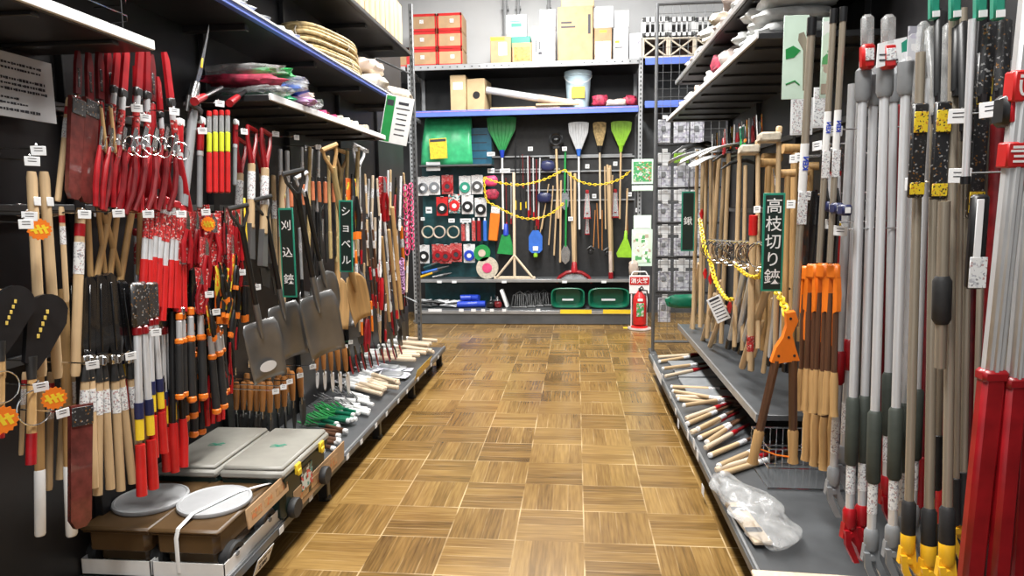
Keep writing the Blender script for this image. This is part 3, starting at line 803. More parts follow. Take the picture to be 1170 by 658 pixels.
def slim(kname, L, head, hm, shaft, sr=.011, tag_=True, name='hand_tool'):
    """slim long-handled tool: head shape at the bottom or the top"""
    @kind(kname, L)
    def _():
        ps = [('shaft', shaft, [('c', sr, 0, -L * .74)])]
        if head == 'hoe': ps.append(('head', hm, [('t', [(0, 0, -L * .72), (.0, .01, -L * .80), (.01, .03, -L * .84)], [.009, .007, .005], 8), ('p', [(-.04, -L * .83), (.06, -L * .83), (.05, -L), (-.02, -L * .97)], .004)]))
        elif head == 'fork': ps.append(('head', hm, [('t', [(0, 0, -L * .72), (0, 0, -L * .83)], [.010, .007], 8)] + [('t', [(0, 0, -L * .82), (0, q * .02, -L * .85), (.01, q * .024, -L)], [.004, .0045, .002], 6) for q in (-1, 0, 1)]))
        elif head == 'spade': ps.append(('head', hm, [('t', [(0, 0, -L * .72), (0, 0, -L * .82)], [.010, .007], 8), ('p', [(-.02, -L * .80), (.02, -L * .80), (.028, -L * .9), (.018, -L), (-.018, -L), (-.028, -L * .9)], .005)]))
        else: ps.append(('head', hm, [('c', sr * 1.25, -L * .73, -L, 0, 0, sr * 1.15)]))
        if tag_: ps.append(('label', 'print_white', [('c', sr * 1.06, -L * .2, -L * .36)]))
        return T(name, *ps)
slim('slim_hoe_wood', .55, 'hoe', 'iron', 'wood_light'); slim('slim_fork_wood', .5, 'fork', 'steel', 'wood_pale'); slim('slim_spade_white', .5, 'spade', 'white', 'white')
slim('slim_grip_black', .5, 'x', 'black', 'alu_matte'); slim('slim_grip_red', .5, 'x', 'red', 'wood_dark'); slim('slim_wood_long', .9, 'hoe', 'iron', 'wood_honey', .013, False, 'weeding_hoe')
slim('slim_orange', .4, 'spade', 'iron', 'orange'); slim('bamboo_pole', .9, 'x', 'bamboo', 'bamboo', .014, False, 'bamboo_pole'); 
mat('salmon', (0.70, 0.22, 0.10), 0.45, var=0.08)
@kind('slim_orangetop', .55)
def _(): return T('narrow_spade', ('sleeve', 'salmon', [('c', .013, -.03, -.17)]), ('shaft', 'iron', [('c', .010, 0, -.36)]), ('blade', 'black', [('p', [(-.016, -.34), (.016, -.34), (.024, -.45), (.016, -.55), (-.016, -.55), (-.024, -.45)], .006)]))
@kind('yellow_rod', .30)
def _(): return T('measuring_rod', ('rod', 'yellow', [('b', (0, 0, -.15), (.006, .014, .30), .002)]), ('end_cap', 'black', [('b', (0, 0, -.29), (.008, .016, .02), .002)]))
@kind('snips_blackred', .26)
def _():
    return T('snips', ('blade', 'black_gloss', [('p', [(-.002, 0), (.010, -.01), (.014, -.10), (-.012, -.10)], .006)]),
             ('handle', 'red', [('t', [(0, -.006, -.09), (0, -.018, -.16), (0, -.012, -.26)], [.006, .008, .007], 8)]), ('handle', 'black', [('t', [(0, .006, -.09), (0, .018, -.16), (0, .012, -.26)], [.006, .008, .007], 8)]))
# ================================================================== left side: hanging tools
GL = bpy.data.objects['shelving_gondola']
def hooktag(p, tag_=True, side=1, parent=GL, back=None, size=.05, hook=True):
    """peg hook from the back panel to the aisle with a small price tag on its tip; p = tip"""
    bx = back if back is not None else (BX if side > 0 else RX)
    if hook:
        t = MB().tube([(bx, p.y, p.z + .01), (p.x - side * .02, p.y, p.z), (p.x, p.y, p.z + .012)], .0025, 6)
        t.box((bx + side * .004, p.y, p.z + .01), (.006, .03, .04), .001)
        parent = t.build('hook', 'chrome', parent)
    if tag_:
        t = MB().at(Matrix.Translation((p.x + side * .004, p.y, p.z)) @ Matrix.Rotation(random.uniform(-.1, .1), 4, 'X') @ Matrix.Rotation(side * random.uniform(-.9, -.4), 4, 'Z'))
        t.box((0, 0, -.005), (.002, size, size * .72), .0006); t.mat(1)
        for k in range(2): t.box((side * .0012, 0, .002 - k * size * .2), (.0006, size * .55, size * .05))
        t.build('price_tag', ['paper', 'ink'], parent)
# long rails the hooks hang from
for z_, y0, y1 in ((1.80, 1.2, 2.9), (1.46, 1.2, 4.6), (.99, 1.2, 2.9)):
    MB().box((BX + .02, (y0 + y1) / 2, z_), (.015, y1 - y0, .03), .002).build('peg_rail', 'frame_grey', GL)
for px, py in [(35, 182), (42, 170), (155, 122), (165, 133), (198, 126), (250, 117), (278, 149), (314, 152), (338, 156), (363, 167), (405, 170), (418, 172),
               (32, 245), (28, 254), (95, 243), (134, 242), (168, 243), (206, 243), (234, 241), (238, 335), (275, 310), (293, 327), (177, 378), (148, 405), (104, 415), (45, 440),
               (246, 355), (314, 446), (323, 441), (330, 435), (342, 428), (356, 418), (357, 418), (385, 400), (394, 395), (400, 390), (70, 470), (230, 148)]:
    x_ = -1.40 if py > 400 else -1.42
    hooktag(P(px, py, x=x_), True, 1, size=.034)
# sale bursts
def burst(px, py, x, r, parent=GL, side=1):
    p = P(px, py, x=x); t = MB()
    poly = []
    for k in range(32):
        a = k * math.pi / 16; rr = r * (1 if k % 2 else .86); poly.append((rr * math.cos(a), rr * math.sin(a)))
    t.at(Matrix.Translation(p) @ Matrix.Rotation(-.6 * side, 4, 'Z')).prism(poly, .002, 'x'); t.mat(1)
    for k in range(3):
        t.prism([(-.7 * r + k * .42 * r, .35 * r), (-.45 * r + k * .42 * r, .42 * r), (-.12 * r + k * .4 * r, -.35 * r), (-.35 * r + k * .4 * r, -.42 * r)], .003, 'x')
    t.prism([(-.7 * r, 0), (.7 * r, .25 * r), (.7 * r, .08 * r), (-.7 * r, -.17 * r)], .0032, 'x')
    t.build('sale_sticker', ['orange', 'yellow'], parent)
burst(45, 262, -1.44, .030); burst(62, 455, -1.36, .031); burst(238, 256, -1.43, .030); burst(2, 480, -1.35, .035)

# far-left group
row('wooden_pole', [(36, 196, 48, 430), (50, 196, 66, 432)], -1.50, 'long pale wooden tool handle hanging below white tags at the near end, {}', 'tool handle', 'long pale handles at the near end')
row('black_sickle', [(14, 310, 2, 500), (50, 318, 38, 530)], -1.47, 'black covered sickle with yellow lettering and chrome ring, near end, {}', 'sickle', 'black covered sickles', roll=-.25)
row('white_tip_pole', [(44, 350, 46, 612), (72, 330, 82, 612)], -1.56, 'wooden handle ending in a white sleeve beside the maroon saw, {}', 'tool handle', 'white tipped handles')
row('maroon_saw', [(92, 462, 92, 600)], -1.40, 'low maroon sheathed saw with black yellow card hanging at the near end', 'saw', None, roll=-.3)
row('maroon_saw', [(88, 112, 84, 226), (104, 114, 98, 230)], -1.46, 'dark red sheathed saw hanging beside the pinned notice, {} of the pair', 'saw', 'sheathed saws by the notice')
row('labelled_handle', [(79, 112, 66, 230), (182, 232, 184, 310), (70, 236, 76, 345), (92, 238, 86, 430)], -1.49, 'straight wooden handle with red band and white label, {} of four', 'tool handle', 'labelled wooden handles')
row('bare_handle', [(112, 236, 120, 312), (135, 234, 125, 322), (152, 232, 136, 330), (126, 238, 108, 330), (160, 238, 158, 314), (100, 240, 104, 330), (118, 240, 140, 325)], -1.52, 'crooked honey coloured wooden handle in the leaning bunch, {}', 'tool handle', 'leaning bunch of honey handles')
row('bare_handle', [(115, 120, 122, 175), (126, 120, 132, 175)], -1.45, 'short tan handle above the red shears near the notice, {}', 'tool handle', 'short tan handles')
row('labelled_handle', [(0, 330, 4, 432), (28, 425, 24, 520), (58, 425, 56, 560)], -1.58, 'shadowed wooden handle behind the black sickles, {}', 'tool handle', 'handles behind the sickles')
row('hedge_shears_wood', [(80, 318, 76, 545, -1.60), (101, 318, 100, 560), (113, 316, 119, 562), (124, 314, 145, 556), (138, 322, 168, 540)], -1.48, 'hedge shears with black blade sheath and wooden handles, {} of five', 'shears', 'wood handled hedge shears')
# red saws, upper tier
row('red_dark_saw', [(88, 58, 90, 200), (100, 60, 108, 215), (112, 56, 120, 220), (122, 58, 134, 232), (172, 62, 178, 215)], -1.52, 'dark red pruning saw in the upper row under the shelf, {}', 'saw', 'dark red saws in upper row')
row('red_blade_saw', [(134, 56, 122, 216, -1.5), (144, 54, 132, 236), (160, 50, 150, 240), (168, 56, 168, 236, -1.52), (188, 60, 212, 246), (180, 88, 192, 232, -1.52), (155, 76, 158, 230, -1.55)], -1.46, 'red sheathed pruning saw with silver neck and red grip, {} of seven', 'saw', 'red sheathed pruning saws')
row('red_arm_shears', [(116, 150, 110, 236), (128, 152, 118, 240), (142, 150, 132, 238), (154, 152, 140, 244), (166, 150, 150, 240), (178, 152, 164, 244), (190, 150, 178, 240), (200, 158, 190, 240), (136, 158, 126, 242, -1.55), (160, 160, 146, 244, -1.55), (184, 162, 176, 244, -1.55), (172, 170, 158, 250, -1.6), (196, 160, 200, 250, -1.55)], -1.44, 'garden shears with curved red handles in the crowded upper bunch, {}', 'shears', 'red shears in upper bunch', jr=.5)
row('red_cap_shears', [(170, 228, 166, 352), (182, 226, 176, 350), (190, 226, 180, 366), (200, 230, 196, 352), (206, 234, 206, 356), (158, 262, 160, 372, -1.55)], -1.46, 'lopping shears with red cap and bright red grips, middle row, {}', 'shears', 'red capped lopping shears')
row('pole_saw', [(238, 28, 214, 238)], -1.46, 'pole saw with long thin curved steel blade pointing up beside the bagged goods', 'pole saw', None)
row('red_top_tool', [(229, 138, 228, 238), (205, 140, 206, 240), (269, 140, 268, 212)], -1.46, 'tool with thick red grip above a grey tube near the pole saw, {}', 'saw', 'red grip grey tube tools')
row('striped_saw', [(239, 127, 239, 222), (246, 126, 246, 222), (253, 126, 253, 222), (260, 126, 260, 222)], -1.42, 'folding saw with clear, yellow and red bands, {} in the row of four', 'saw', 'row of banded folding saws', roll=-.5)
row('silver_lopper', [(128, 322, 140, 470, -1.52), (158, 322, 169, 562), (172, 322, 182, 520), (186, 330, 196, 535, -1.5)], -1.45, 'lopper in printed black pack with silver tubes and red grips, {} of four', 'lopper', 'silver tubed loppers')
row('black_red_lopper', [(188, 306, 192, 502, -1.5), (197, 305, 205, 536), (178, 310, 180, 500, -1.55)], -1.48, 'long black lopper with plain red grips hanging before the cart boxes, {}', 'lopper', 'long black loppers')
row('orange_lopper', [(206, 322, 208, 455), (222, 312, 226, 458), (214, 330, 216, 480, -1.52), (234, 330, 238, 456, -1.5), (240, 338, 252, 470), (228, 360, 226, 498, -1.54), (198, 340, 202, 470, -1.55), (248, 350, 258, 450, -1.5)], -1.46, 'lopper with black grips and orange rings below the round sticker, {}', 'lopper', 'orange ringed loppers', jr=.3)
row('black_red_lopper', [(225, 340, 229, 470, -1.54), (236, 350, 240, 485, -1.52), (250, 360, 252, 480, -1.52), (262, 350, 262, 450, -1.55)], -1.5, 'smaller black lopper with red end grips beside the flat shovels, {}', 'lopper', 'smaller black loppers')
# pruner cluster
pts = []
for j, yy in enumerate((236, 268, 300)):
    for i in range(7):
        pts.append((216 + i * 9 + j * 3 + random.uniform(-2, 2), yy + random.uniform(-6, 6), 0, 0, -1.44 - .05 * ((i + j) % 3)))
pts = [(a, b, a + random.uniform(-5, 5), b + 60 + random.uniform(-8, 8), x) for a, b, _, _, x in pts]
row('hand_pruner', pts[:16], -1.46, 'small red handled hand pruner on card in the dense middle cluster, {}', 'pruner', 'carded red hand pruners', jr=.6)
row('orange_pruner', pts[16:] + [(250, 300, 258, 345), (262, 318, 256, 362), (238, 346, 244, 388), (270, 290, 268, 330), (268, 340, 262, 384)], -1.42, 'small pruner with black and orange handles below the sale sticker, {}', 'pruner', 'orange black hand pruners', jr=.5)
row('snips_blackred', [(262, 370, 266, 430, -1.5), (272, 360, 270, 400, -1.5), (256, 236, 258, 290), (266, 238, 268, 296), (272, 250, 274, 300), (240, 408, 238, 468, -1.5), (250, 400, 262, 436, -1.5), (264, 396, 262, 440, -1.5)], -1.45, 'narrow snips with one red and one black handle, {} of eight', 'snips', 'narrow red black snips', jr=.4)
row('yellow_rod', [(279, 226, 283, 304)], -1.42, 'flat yellow measuring rod hanging beside the red Y handled shovels', 'rod', None)
row('y_red_shovel', [(288, 146, 286, 296, -1.46), (304, 150, 300, 304), (296, 158, 310, 300, -1.55), (276, 160, 270, 300, -1.55)], -1.43, 'shovel with forked red handle and labelled wooden shaft, {} of four', 'shovel', 'red forked handle shovels')
row('slim_hoe_wood', [(300, 190, 302, 330, -1.56), (312, 200, 316, 340, -1.56), (323, 200, 322, 400, -1.5)], -1.55, 'wood handled hoe with dark iron head behind the hedge shears sign, {}', 'hoe', 'wooden hoes behind the sign')
# shovels
row('round_shovel', [(344, 200, 380, 362)], -1.38, 'round pointed shovel with grey steel blade, right of the first green sign', 'shovel', None, roll=-.35)
row('square_shovel', [(272, 236, 308, 432, -1.30)], -1.34, 'flat square black shovel with oval white sticker, lowest and nearest', 'shovel', None, roll=-.7)
row('square_shovel', [(300, 226, 334, 408, -1.42)], -1.34, 'square black shovel hanging between the stickered one and the light grey one', 'shovel', None, roll=-.7)
row('square_shovel', [(335, 196, 374, 404, -1.26)], -1.34, 'broad light grey square shovel below the tall green hedge shears sign', 'shovel', None, roll=-.75)
row('square_shovel', [(366, 222, 352, 398, -1.56)], -1.34, 'dark square shovel hanging deepest behind the round pointed one', 'shovel', None, roll=-.5)
row('tan_shovel', [(376, 168, 412, 366)], -1.36, 'tan wooden shovel with yellow grip, blade right of the katakana sign', 'shovel', None, roll=-.4)
row('tan_shovel', [(390, 172, 384, 376, -1.52)], -1.36, 'second tan shovel half hidden behind the katakana sign', 'shovel', None, roll=-.4)
row('round_shovel', [(410, 168, 398, 372, -1.60)], -1.36, 'dark pointed shovel far back behind the tan ones', 'shovel', None, roll=-.4)
# oval sticker on the nearest shovel
ns_ = [o for o in bpy.data.objects if o.get('label', '').startswith('flat square black shovel')][0]
MB().lathe([(.0, .0), (1, .0), (1, .05)], 20, (0, 0, 0), .045, .03).build('oval_sticker', 'paper', ns_, 'oval white sticker').matrix_local = Matrix.Translation((.014, .0, -.90)) @ Matrix.Rotation(R(90), 4, 'Y') @ Matrix.Diagonal((.7, 1.6, .02, 1))
# long shafts between
row('bamboo_pole', [(354, 168, 352, 300), (375, 178, 378, 296, -1.4), (397, 172, 394, 300), (409, 168, 404, 330), (384, 190, 385, 300, -1.5)], -1.48, 'long bamboo coloured handle hanging in the shovel section, {}', 'tool handle', 'bamboo coloured handles')
row('slim_orangetop', [(346, 205, 350, 300), (357, 202, 360, 290), (364, 202, 368, 296), (371, 202, 374, 300), (332, 208, 336, 300), (380, 204, 384, 292, -1.5)], -1.46, 'dark spade with salmon orange sleeve at its top, {} of six', 'spade', 'orange sleeved spades')
row('slim_grip_black', [(320, 170, 322, 290, -1.55), (328, 172, 330, 290, -1.52), (345, 168, 346, 250, -1.5), (356, 170, 350, 260, -1.5), (364, 172, 362, 268, -1.55), (342, 260, 346, 340, -1.55), (368, 250, 366, 330, -1.6)], -1.5, 'grey shafted hand tool with black grip among the shovels, {}', 'hand tool', 'grey shafted hand tools')
# dense far end (px 400-475)
rnd = random.Random(5)
KF = ['slim_hoe_wood', 'slim_fork_wood', 'slim_spade_white', 'slim_grip_black', 'slim_grip_red', 'slim_orange', 'hand_pruner', 'snips_blackred', 'orange_pruner']
NF = ['wooden weeding hoe', 'pale wooden hand fork', 'white handled spade', 'black gripped tool', 'red gripped tool', 'orange hand spade', 'carded red pruner', 'red black snips', 'orange black pruner']
CF = ['hoe', 'fork', 'spade', 'hand tool', 'hand tool', 'spade', 'pruner', 'snips', 'pruner']
tiers = [(196, 60), (244, 62), (292, 58), (340, 50)]
acc = {}
for ti, (y0, hh) in enumerate(tiers):
    for i in range(13 if ti < 3 else 9):
        px = 402 + i * (5.0 if ti < 3 else 5.6) + rnd.uniform(-1.5, 1.5) + ti * 2
        yy = y0 + rnd.uniform(-9, 9) + (402 - px) * -.10
        acc.setdefault((rnd.choice([0, 0, 1, 1, 2, 2, 3, 4, 4, 5, 6, 7, 8]), ti), []).append((px, yy, px + rnd.uniform(-3, 5), yy + hh * rnd.uniform(.85, 1.25), -1.44 - .07 * (i % 3)))
TN = ['in the top tier', 'in the second tier', 'in the third tier', 'in the lowest tier']
for (k, ti), pp in sorted(acc.items()):
    row(KF[k], pp, -1.45, NF[k] + ' ' + TN[ti] + ' at far left end, {}', CF[k], NF[k] + ' bunch at the far end', jr=.4)
row('slim_wood_long', [(444, 262, 458, 398), (436, 270, 448, 400, -1.5), (448, 236, 462, 392, -1.42)], -1.44, 'long handled wooden hoe leaning near the end post, {}', 'hoe', 'long hoes by the end post')
row('slim_grip_red', [(418, 262, 424, 320, -1.4), (426, 262, 431, 322, -1.4)], -1.4, 'bright red and brown handled tool above the far packets, {}', 'hand tool', 'pair of red tools far end')
# pink chain bundles by the end post
for i, (px, py0, py1, x_) in enumerate(((463, 212, 292, -1.40), (469, 210, 286, -1.43), (459, 296, 332, -1.42))):
    a, b = P(px, py0, x=x_), P(px, py1, x=x_); t = MB(); n = 12
    for k in range(n):
        z = a.z + (b.z - a.z) * k / n - a.z; rr = random.Random(k + i * 20)
        q = [(.016 * math.cos(u * math.pi / 5) , .012 * math.sin(u * math.pi / 5) + rr.uniform(-.012, .012), z + .028 * math.sin(u * math.pi / 5) - .02) for u in range(10)]
        t.tube(q, .006, 5, closed=True)
    o = t.build('chain_bundle', 'pink' if i < 2 else 'mauve'); o.location = (a.x, a.y, a.z)
    tag(o, ['bundle of pink red plastic chain by the end post, left one', 'bundle of pink red plastic chain nearest the end post', 'short mauve plastic chain bundle low by the end post'][i], 'chain', 'plastic chain bundles')

# ------------------------------------------------------------------ signs
def glyph_sign(name, px0, px1, py0, py1, x, txt, label, size=.8, tilt=0.0, parent=None, hang_=True):
    """narrow vertical hanging sign facing down the aisle"""
    pc = P((px0 + px1) / 2, (py0 + py1) / 2, x=x); yy = pc.y
    a, b = P(px0, py0, y=yy), P(px1, py1, y=yy)
    w_, h_ = b.x - a.x, a.z - b.z
    root = thing(name)
    t = MB().box((0, 0, 0), (w_, .004, h_), .001); t.build('frame', 'sign_green', root, 'green border of the sign')
    MB().box((0, -.0025, 0), (w_ * .80, .003, h_ * .955)).build('face', 'sign_ink', root, 'near black sign face')
    vs, fs = textmesh(txt, w_ * size, h_ / len(txt) / (w_ * size) * .9 if len(txt) > 1 else 1, bold=w_ * .003, vertical=True)
    t = MB(); t.add([(x_, -.0045 - z_, y_) for x_, y_, z_ in vs], fs); t.build('lettering', 'white', root, 'white Japanese characters')
    MB().tube([(0, 0, h_ / 2), (0, 0, h_ / 2 + .05), (0, .03, h_ / 2 + .09)], .002, 6).build('hanger', 'chrome', root)
    root.location = pc; root.rotation_euler = (0, tilt, 0)
    tag(root, label, 'sign', 'dark green vertical section signs')
    return root
glyph_sign('hanging_sign', 318, 340, 238, 340, -1.27, '刈込鋏', 'dark green framed vertical sign reading hedge shears before the shovels', .72, .0)
glyph_sign('hanging_sign', 386, 405, 229, 311, -1.27, 'ショベル', 'dark green vertical sign with four katakana beside the tan shovels', .72, .03)
glyph_sign('hanging_sign', 872.5, 893.5, 221, 333, .74, '高枝切り鋏', 'dark green vertical sign with five characters before the wooden hoes', .76, .0)
glyph_sign('hanging_sign', 779, 793, 219, 287, .84, '鍬', 'small dark green sign far down the right side by the mesh rack', .66, .0)

# paper notice pinned at far left
a, b = P(0, 60, x=-1.68), P(58, 140, x=-1.68)
y0 = P(-40, 60, x=-1.68).y; y1 = P(59, 80, x=-1.68).y; zt_ = P(59, 73, x=-1.68).z; zb_ = P(59, 141, x=-1.68).z
nt_ = thing('paper_notice', 'laminated white notice with printed lines at the near left end', 'notice')
MB().box((-1.68, (y0 + y1) / 2, (zt_ + zb_) / 2), (.003, y1 - y0, zt_ - zb_), .001).build('sheet', 'paper', nt_)
t = MB()
rr = random.Random(3)
for i, (f0, f1, th) in enumerate(((.16, .9, .008), (.24, .9, .008), (.40, .95, .009), (.48, .95, .009), (.56, .95, .009), (.70, .6, .007), (.78, .7, .007), (.88, .85, .009))):
    z = zt_ - f0 * (zt_ - zb_); yy = y0 + .02
    while yy < y0 + f1 * (y1 - y0) - .02:
        w_ = rr.uniform(.004, .010); t.box((-1.6778, yy, z), (.001, w_, th * rr.uniform(.5, 1))); yy += w_ + rr.uniform(.002, .005)
t.build('printing', 'ink', nt_)

# green and white poster sign on the upper shelf end
yp_ = P(453, 130, x=-1.30).y
a, b = P(436, 105, y=yp_), P(470, 163, y=yp_)
ps_ = thing('shelf_poster', 'white shelf poster with green strip at the far end of the blue shelf', 'poster')
cx_, cz_ = (a.x + b.x) / 2, (a.z + b.z) / 2 - .02; w_, h_ = b.x - a.x, .34
t = MB().at(Matrix.Translation((cx_, yp_, cz_)) @ Matrix.Rotation(.32, 4, 'Y') @ Matrix.Rotation(0, 4, 'Z'))
Tm = Matrix.Translation((cx_, yp_, cz_)) @ Matrix.Rotation(-.0, 4, 'Z')
def shear(vs): return vs
MB().at(Tm @ Matrix.Rotation(R(12), 4, 'Y')).box((0, 0, 0), (w_, .004, h_), .001).build('sheet', 'white', ps_)
MB().at(Tm @ Matrix.Rotation(R(12), 4, 'Y')).box((-w_ * .31, -.003, -.0), (w_ * .32, .002, h_ * .96)).build('green_strip', 'green_tool', ps_)
t = MB().at(Tm @ Matrix.Rotation(R(12), 4, 'Y'))
t.box((-w_ * .31, -.005, h_ * .34), (w_ * .24, .002, h_ * .12))
for k in range(7):
    t.box((w_ * .16, -.003, h_ * (.36 - k * .11)), (w_ * (.5 if k == 1 else .36), .002, .008 if k else .02))
t.build('printing', 'ink', ps_)
# ================================================================== left side: goods on the base deck and shelves
def lumpy(w_, d_, h_, seed=0, amp=.18, nu=14, nv=10, tip=0.0):
    """soft bag: closed pillow form w(x) d(y) h(z), resting on z=0"""
    r = random.Random(seed); ph = [r.uniform(0, 6.28) for _ in range(6)]
    t = MB(); vs = []; 
    for i in range(nu + 1):
        a = math.pi * i / nu
        for j in range(nv * 2):
            b = math.pi * j / nv
            sx = abs(math.sin(a)) ** .55; cx_ = math.cos(a)
            cb, sb = math.cos(b), math.sin(b)
            ex = (abs(cb) ** .6) * (1 if cb > 0 else -1); ez = (abs(sb) ** .8) * (1 if sb > 0 else -1)
            k = 1 + amp * (.5 * math.sin(5 * a + ph[0] + 2 * b) + .35 * math.sin(9 * a + ph[1] - 3 * b) + .3 * math.sin(7 * b + ph[2] + 3 * a))
            y = -(abs(cx_) ** .9) * (1 if cx_ > 0 else -1) * d_ / 2
            z = h_ / 2 + ez * sx * h_ / 2 * (k if ez > 0 else 1) + tip * abs(cx_) ** 4 * h_
            vs.append((ex * sx * w_ / 2 * k, y, max(0, z)))
    m = nv * 2
    fs = [(i * m + j, i * m + (j + 1) % m, (i + 1) * m + (j + 1) % m, (i + 1) * m + j) for i in range(nu) for j in range(m)]
    t.add(vs, fs); return t
def put(o, loc, rz=0, rx=0, ry=0, label=None, cat=None, group=None):
    o.location = loc; o.rotation_euler = (rx, ry, rz); return tag(o, label, cat, group)

# shallow white cartons + seat carts
DZ = BZ + .001
def seat_cart(cx, cy, label, strap):
    r = thing('garden_seat_cart', label, 'cart', 'brown seat carts with round tops')
    t = MB().box((0, 0, .155), (.235, .40, .13), .02).box((0, 0, .225), (.265, .43, .026), .010).box((0, 0, .06), (.20, .34, .08), .02)
    t.box((0, 0, .207), (.25, .415, .012), .004); t.build('body', 'brown_plastic', r)
    t = MB().lathe([(.115, .236), (.130, .240), (.134, .250), (.132, .262), (.124, .266), (.120, .262), (.0, .262)], 40); t.build('seat_disc', 'grey_disc', r, 'pale grey round seat')
    for sx in (-1, 1):
        for sy in (-1, 1):
            q = MB().at(Matrix.Translation((sx * .125, sy * .13, .062)) @ Matrix.Rotation(R(90), 4, 'Y'))
            q.lathe([(.03, -.022), (.052, -.022), (.060, -.014), (.060, .014), (.052, .022), (.03, .022), (.028, .012)], 24).mat(1).lathe([(.012, -.026), (.012, .026)], 12)
            q.build('wheel', ['black_matte', 'grey_plastic'], r)
    if strap:
        t = MB().tube([(-.02, -.222, .02), (-.02, -.222, .20), (-.018, -.21, .243), (-.01, -.13, .270), (.06, .06, .270), (.10, .12, .262), (.13, .2, .238)], .008, 6, .25, up=(1, 0, 0)); t.build('packing_strap', 'white', r)
    r.location = (cx, cy, DZ + .010); r.scale = (1, 1, .70)
    return r
def tray(cx, cy, w_, d_, h_, label, mt='white', grp='shallow carton trays'):
    t = MB().box((0, 0, .003), (w_, d_, .006))
    for s in (-1, 1): t.box((s * (w_ / 2 - .0015), 0, h_ / 2), (.003, d_, h_)).box((0, s * (d_ / 2 - .0015), h_ / 2), (w_, .003, h_))
    o = t.build('carton_tray', mt); return put(o, (cx, cy, DZ), label=label, cat='tray', group=grp)
tray(-1.615, 2.31, .26, .46, .06, 'white shallow carton tray under the cart nearest the wall')
tray(-1.345, 2.31, .265, .46, .06, 'white shallow carton tray under the strapped cart at the shelf edge')
seat_cart(-1.615, 2.30, 'brown seat cart with round grey top nearest the wall', False)
seat_cart(-1.36, 2.30, 'brown seat cart with white strap over its round top at aisle side', True)
# printed card collar by the cart
t = MB().box((0, 0, .045), (.006, .34, .075), .002); t.mat(1)
for k in range(3): t.box((.0035, -.10 + k * .10, .045), (.001, .075, .03))
t.mat(2).box((.0035, .14, .05), (.001, .03, .04))
put(t.build('printed_card', ['cardboard', 'print_kraft', 'black']), (-1.175, 2.36, DZ + .125), ry=-.10, label='orange printed cardboard strip standing along the strapped cart', cat='card')
def toolbox(cx, cy, label):
    r = thing('tool_box', label, 'toolbox', 'grey lidded tool boxes'); W_, D_, H_ = .275, .50, .255
    MB().box((0, 0, .115), (W_ - .03, D_ - .04, .21), .02).box((0, 0, .205), (W_ - .01, D_ - .02, .03), .006).build('tub', 'green_dark', r)
    t = MB().box((0, 0, .236), (W_, D_, .036), .010).box((0, 0, .262), (W_ - .02, D_ - .025, .022), .008); 
    t.mat(1)
    t.prism([(-.035, .0), (-.02, .018), (.0, .008), (.02, .024), (.036, .012), (.018, .006), (.0, -.006), (-.018, .004)], .001, 'z', .2738).prism([(-.03, -.012), (.03, -.004), (.03, -.010), (-.03, -.018)], .001, 'z', .2738)
    t.build('lid', ['grey_lid', 'sign_green'], r, 'pale grey lid with a small green mark')
    for s in (-.13, .13):
        t = MB().box((W_ / 2 + .006, s, .222), (.014, .045, .05), .004).box((W_ / 2 + .012, s, .205), (.01, .03, .03), .003); t.build('latch', 'yellow', r, 'yellow latch')
    for s in (-.17, .17):
        q = MB().at(Matrix.Translation((W_ / 2 + .002, s, .05)) @ Matrix.Rotation(R(90), 4, 'Y')); q.lathe([(.02, -.015), (.042, -.015), (.046, -.008), (.046, .008), (.042, .015), (.02, .015)], 20); q.build('wheel', 'black_matte', r)
    MB().box((W_ / 2 - .013, 0, .125), (.004, .12, .11), .001).build('label', 'print_teal', r)
    put(r, (cx, cy, DZ)); r.scale = (1, 1, .90); return r
toolbox(-1.590, 2.73, 'grey lidded tool box nearest the wall, behind the carts')
toolbox(-1.305, 2.73, 'grey lidded tool box with two yellow latches at the aisle side')
t = MB().box((0, 0, .05), (.006, .62, .10), .002); t.mat(1)
for k in range(4): t.box((.0035, -.2 + k * .12, .05), (.001, .09, .05))
put(t.build('printed_card', ['cardboard', 'print_kraft']), (-1.148 - .04, 2.90, DZ + .0), ry=.05, label='tall brown printed cardboard guard along the tool box edge', cat='card')
# price card hanging on the rail
def price_card(p, w_, h_, txt, label, side=1, mt='paper', tilt=-.35):
    r = thing('price_card', label, 'price card', 'large shelf price cards')
    MB().box((0, 0, 0), (.002, w_, h_), .0006).build('card', mt, r)
    t = MB(); vs, fs = textmesh(txt, h_ * .38, 1, .0006); t.add([(side * (.0012 + z_), side * x_, y_ - h_ * .18) for x_, y_, z_ in vs], fs)
    for k in range(3): t.box((side * .0014, (k - 1) * w_ * .26, h_ * .22), (.0008, w_ * .2, h_ * .1))
    t.build('printing', 'ink', r)
    r.location = p; r.rotation_euler = (0, side * tilt * -1, 0); return r
price_card(P(301, 640, x=-1.17) , .13, .075, '5,280', 'white price card on the ticket rail in front of the carts', 1)
yc = P(483, 422, x=-1.17); 
r_ = price_card(P(484, 420, x=-1.17), .50, .085, 'SALE', 'long yellow card on the left rail near its far end', 1, 'print_yellow', -.3)
for c in list(r_.children):
    if c.name.startswith('printing'): bpy.data.objects.remove(c)
for i in range(13):
    yy = 2.5 + i * .26 + random.uniform(-.05, .05)
    MB().box((BLX + .024, yy, BZ - .012), (.002, .04, .028), .0005).build('price_tag', 'paper', GL)

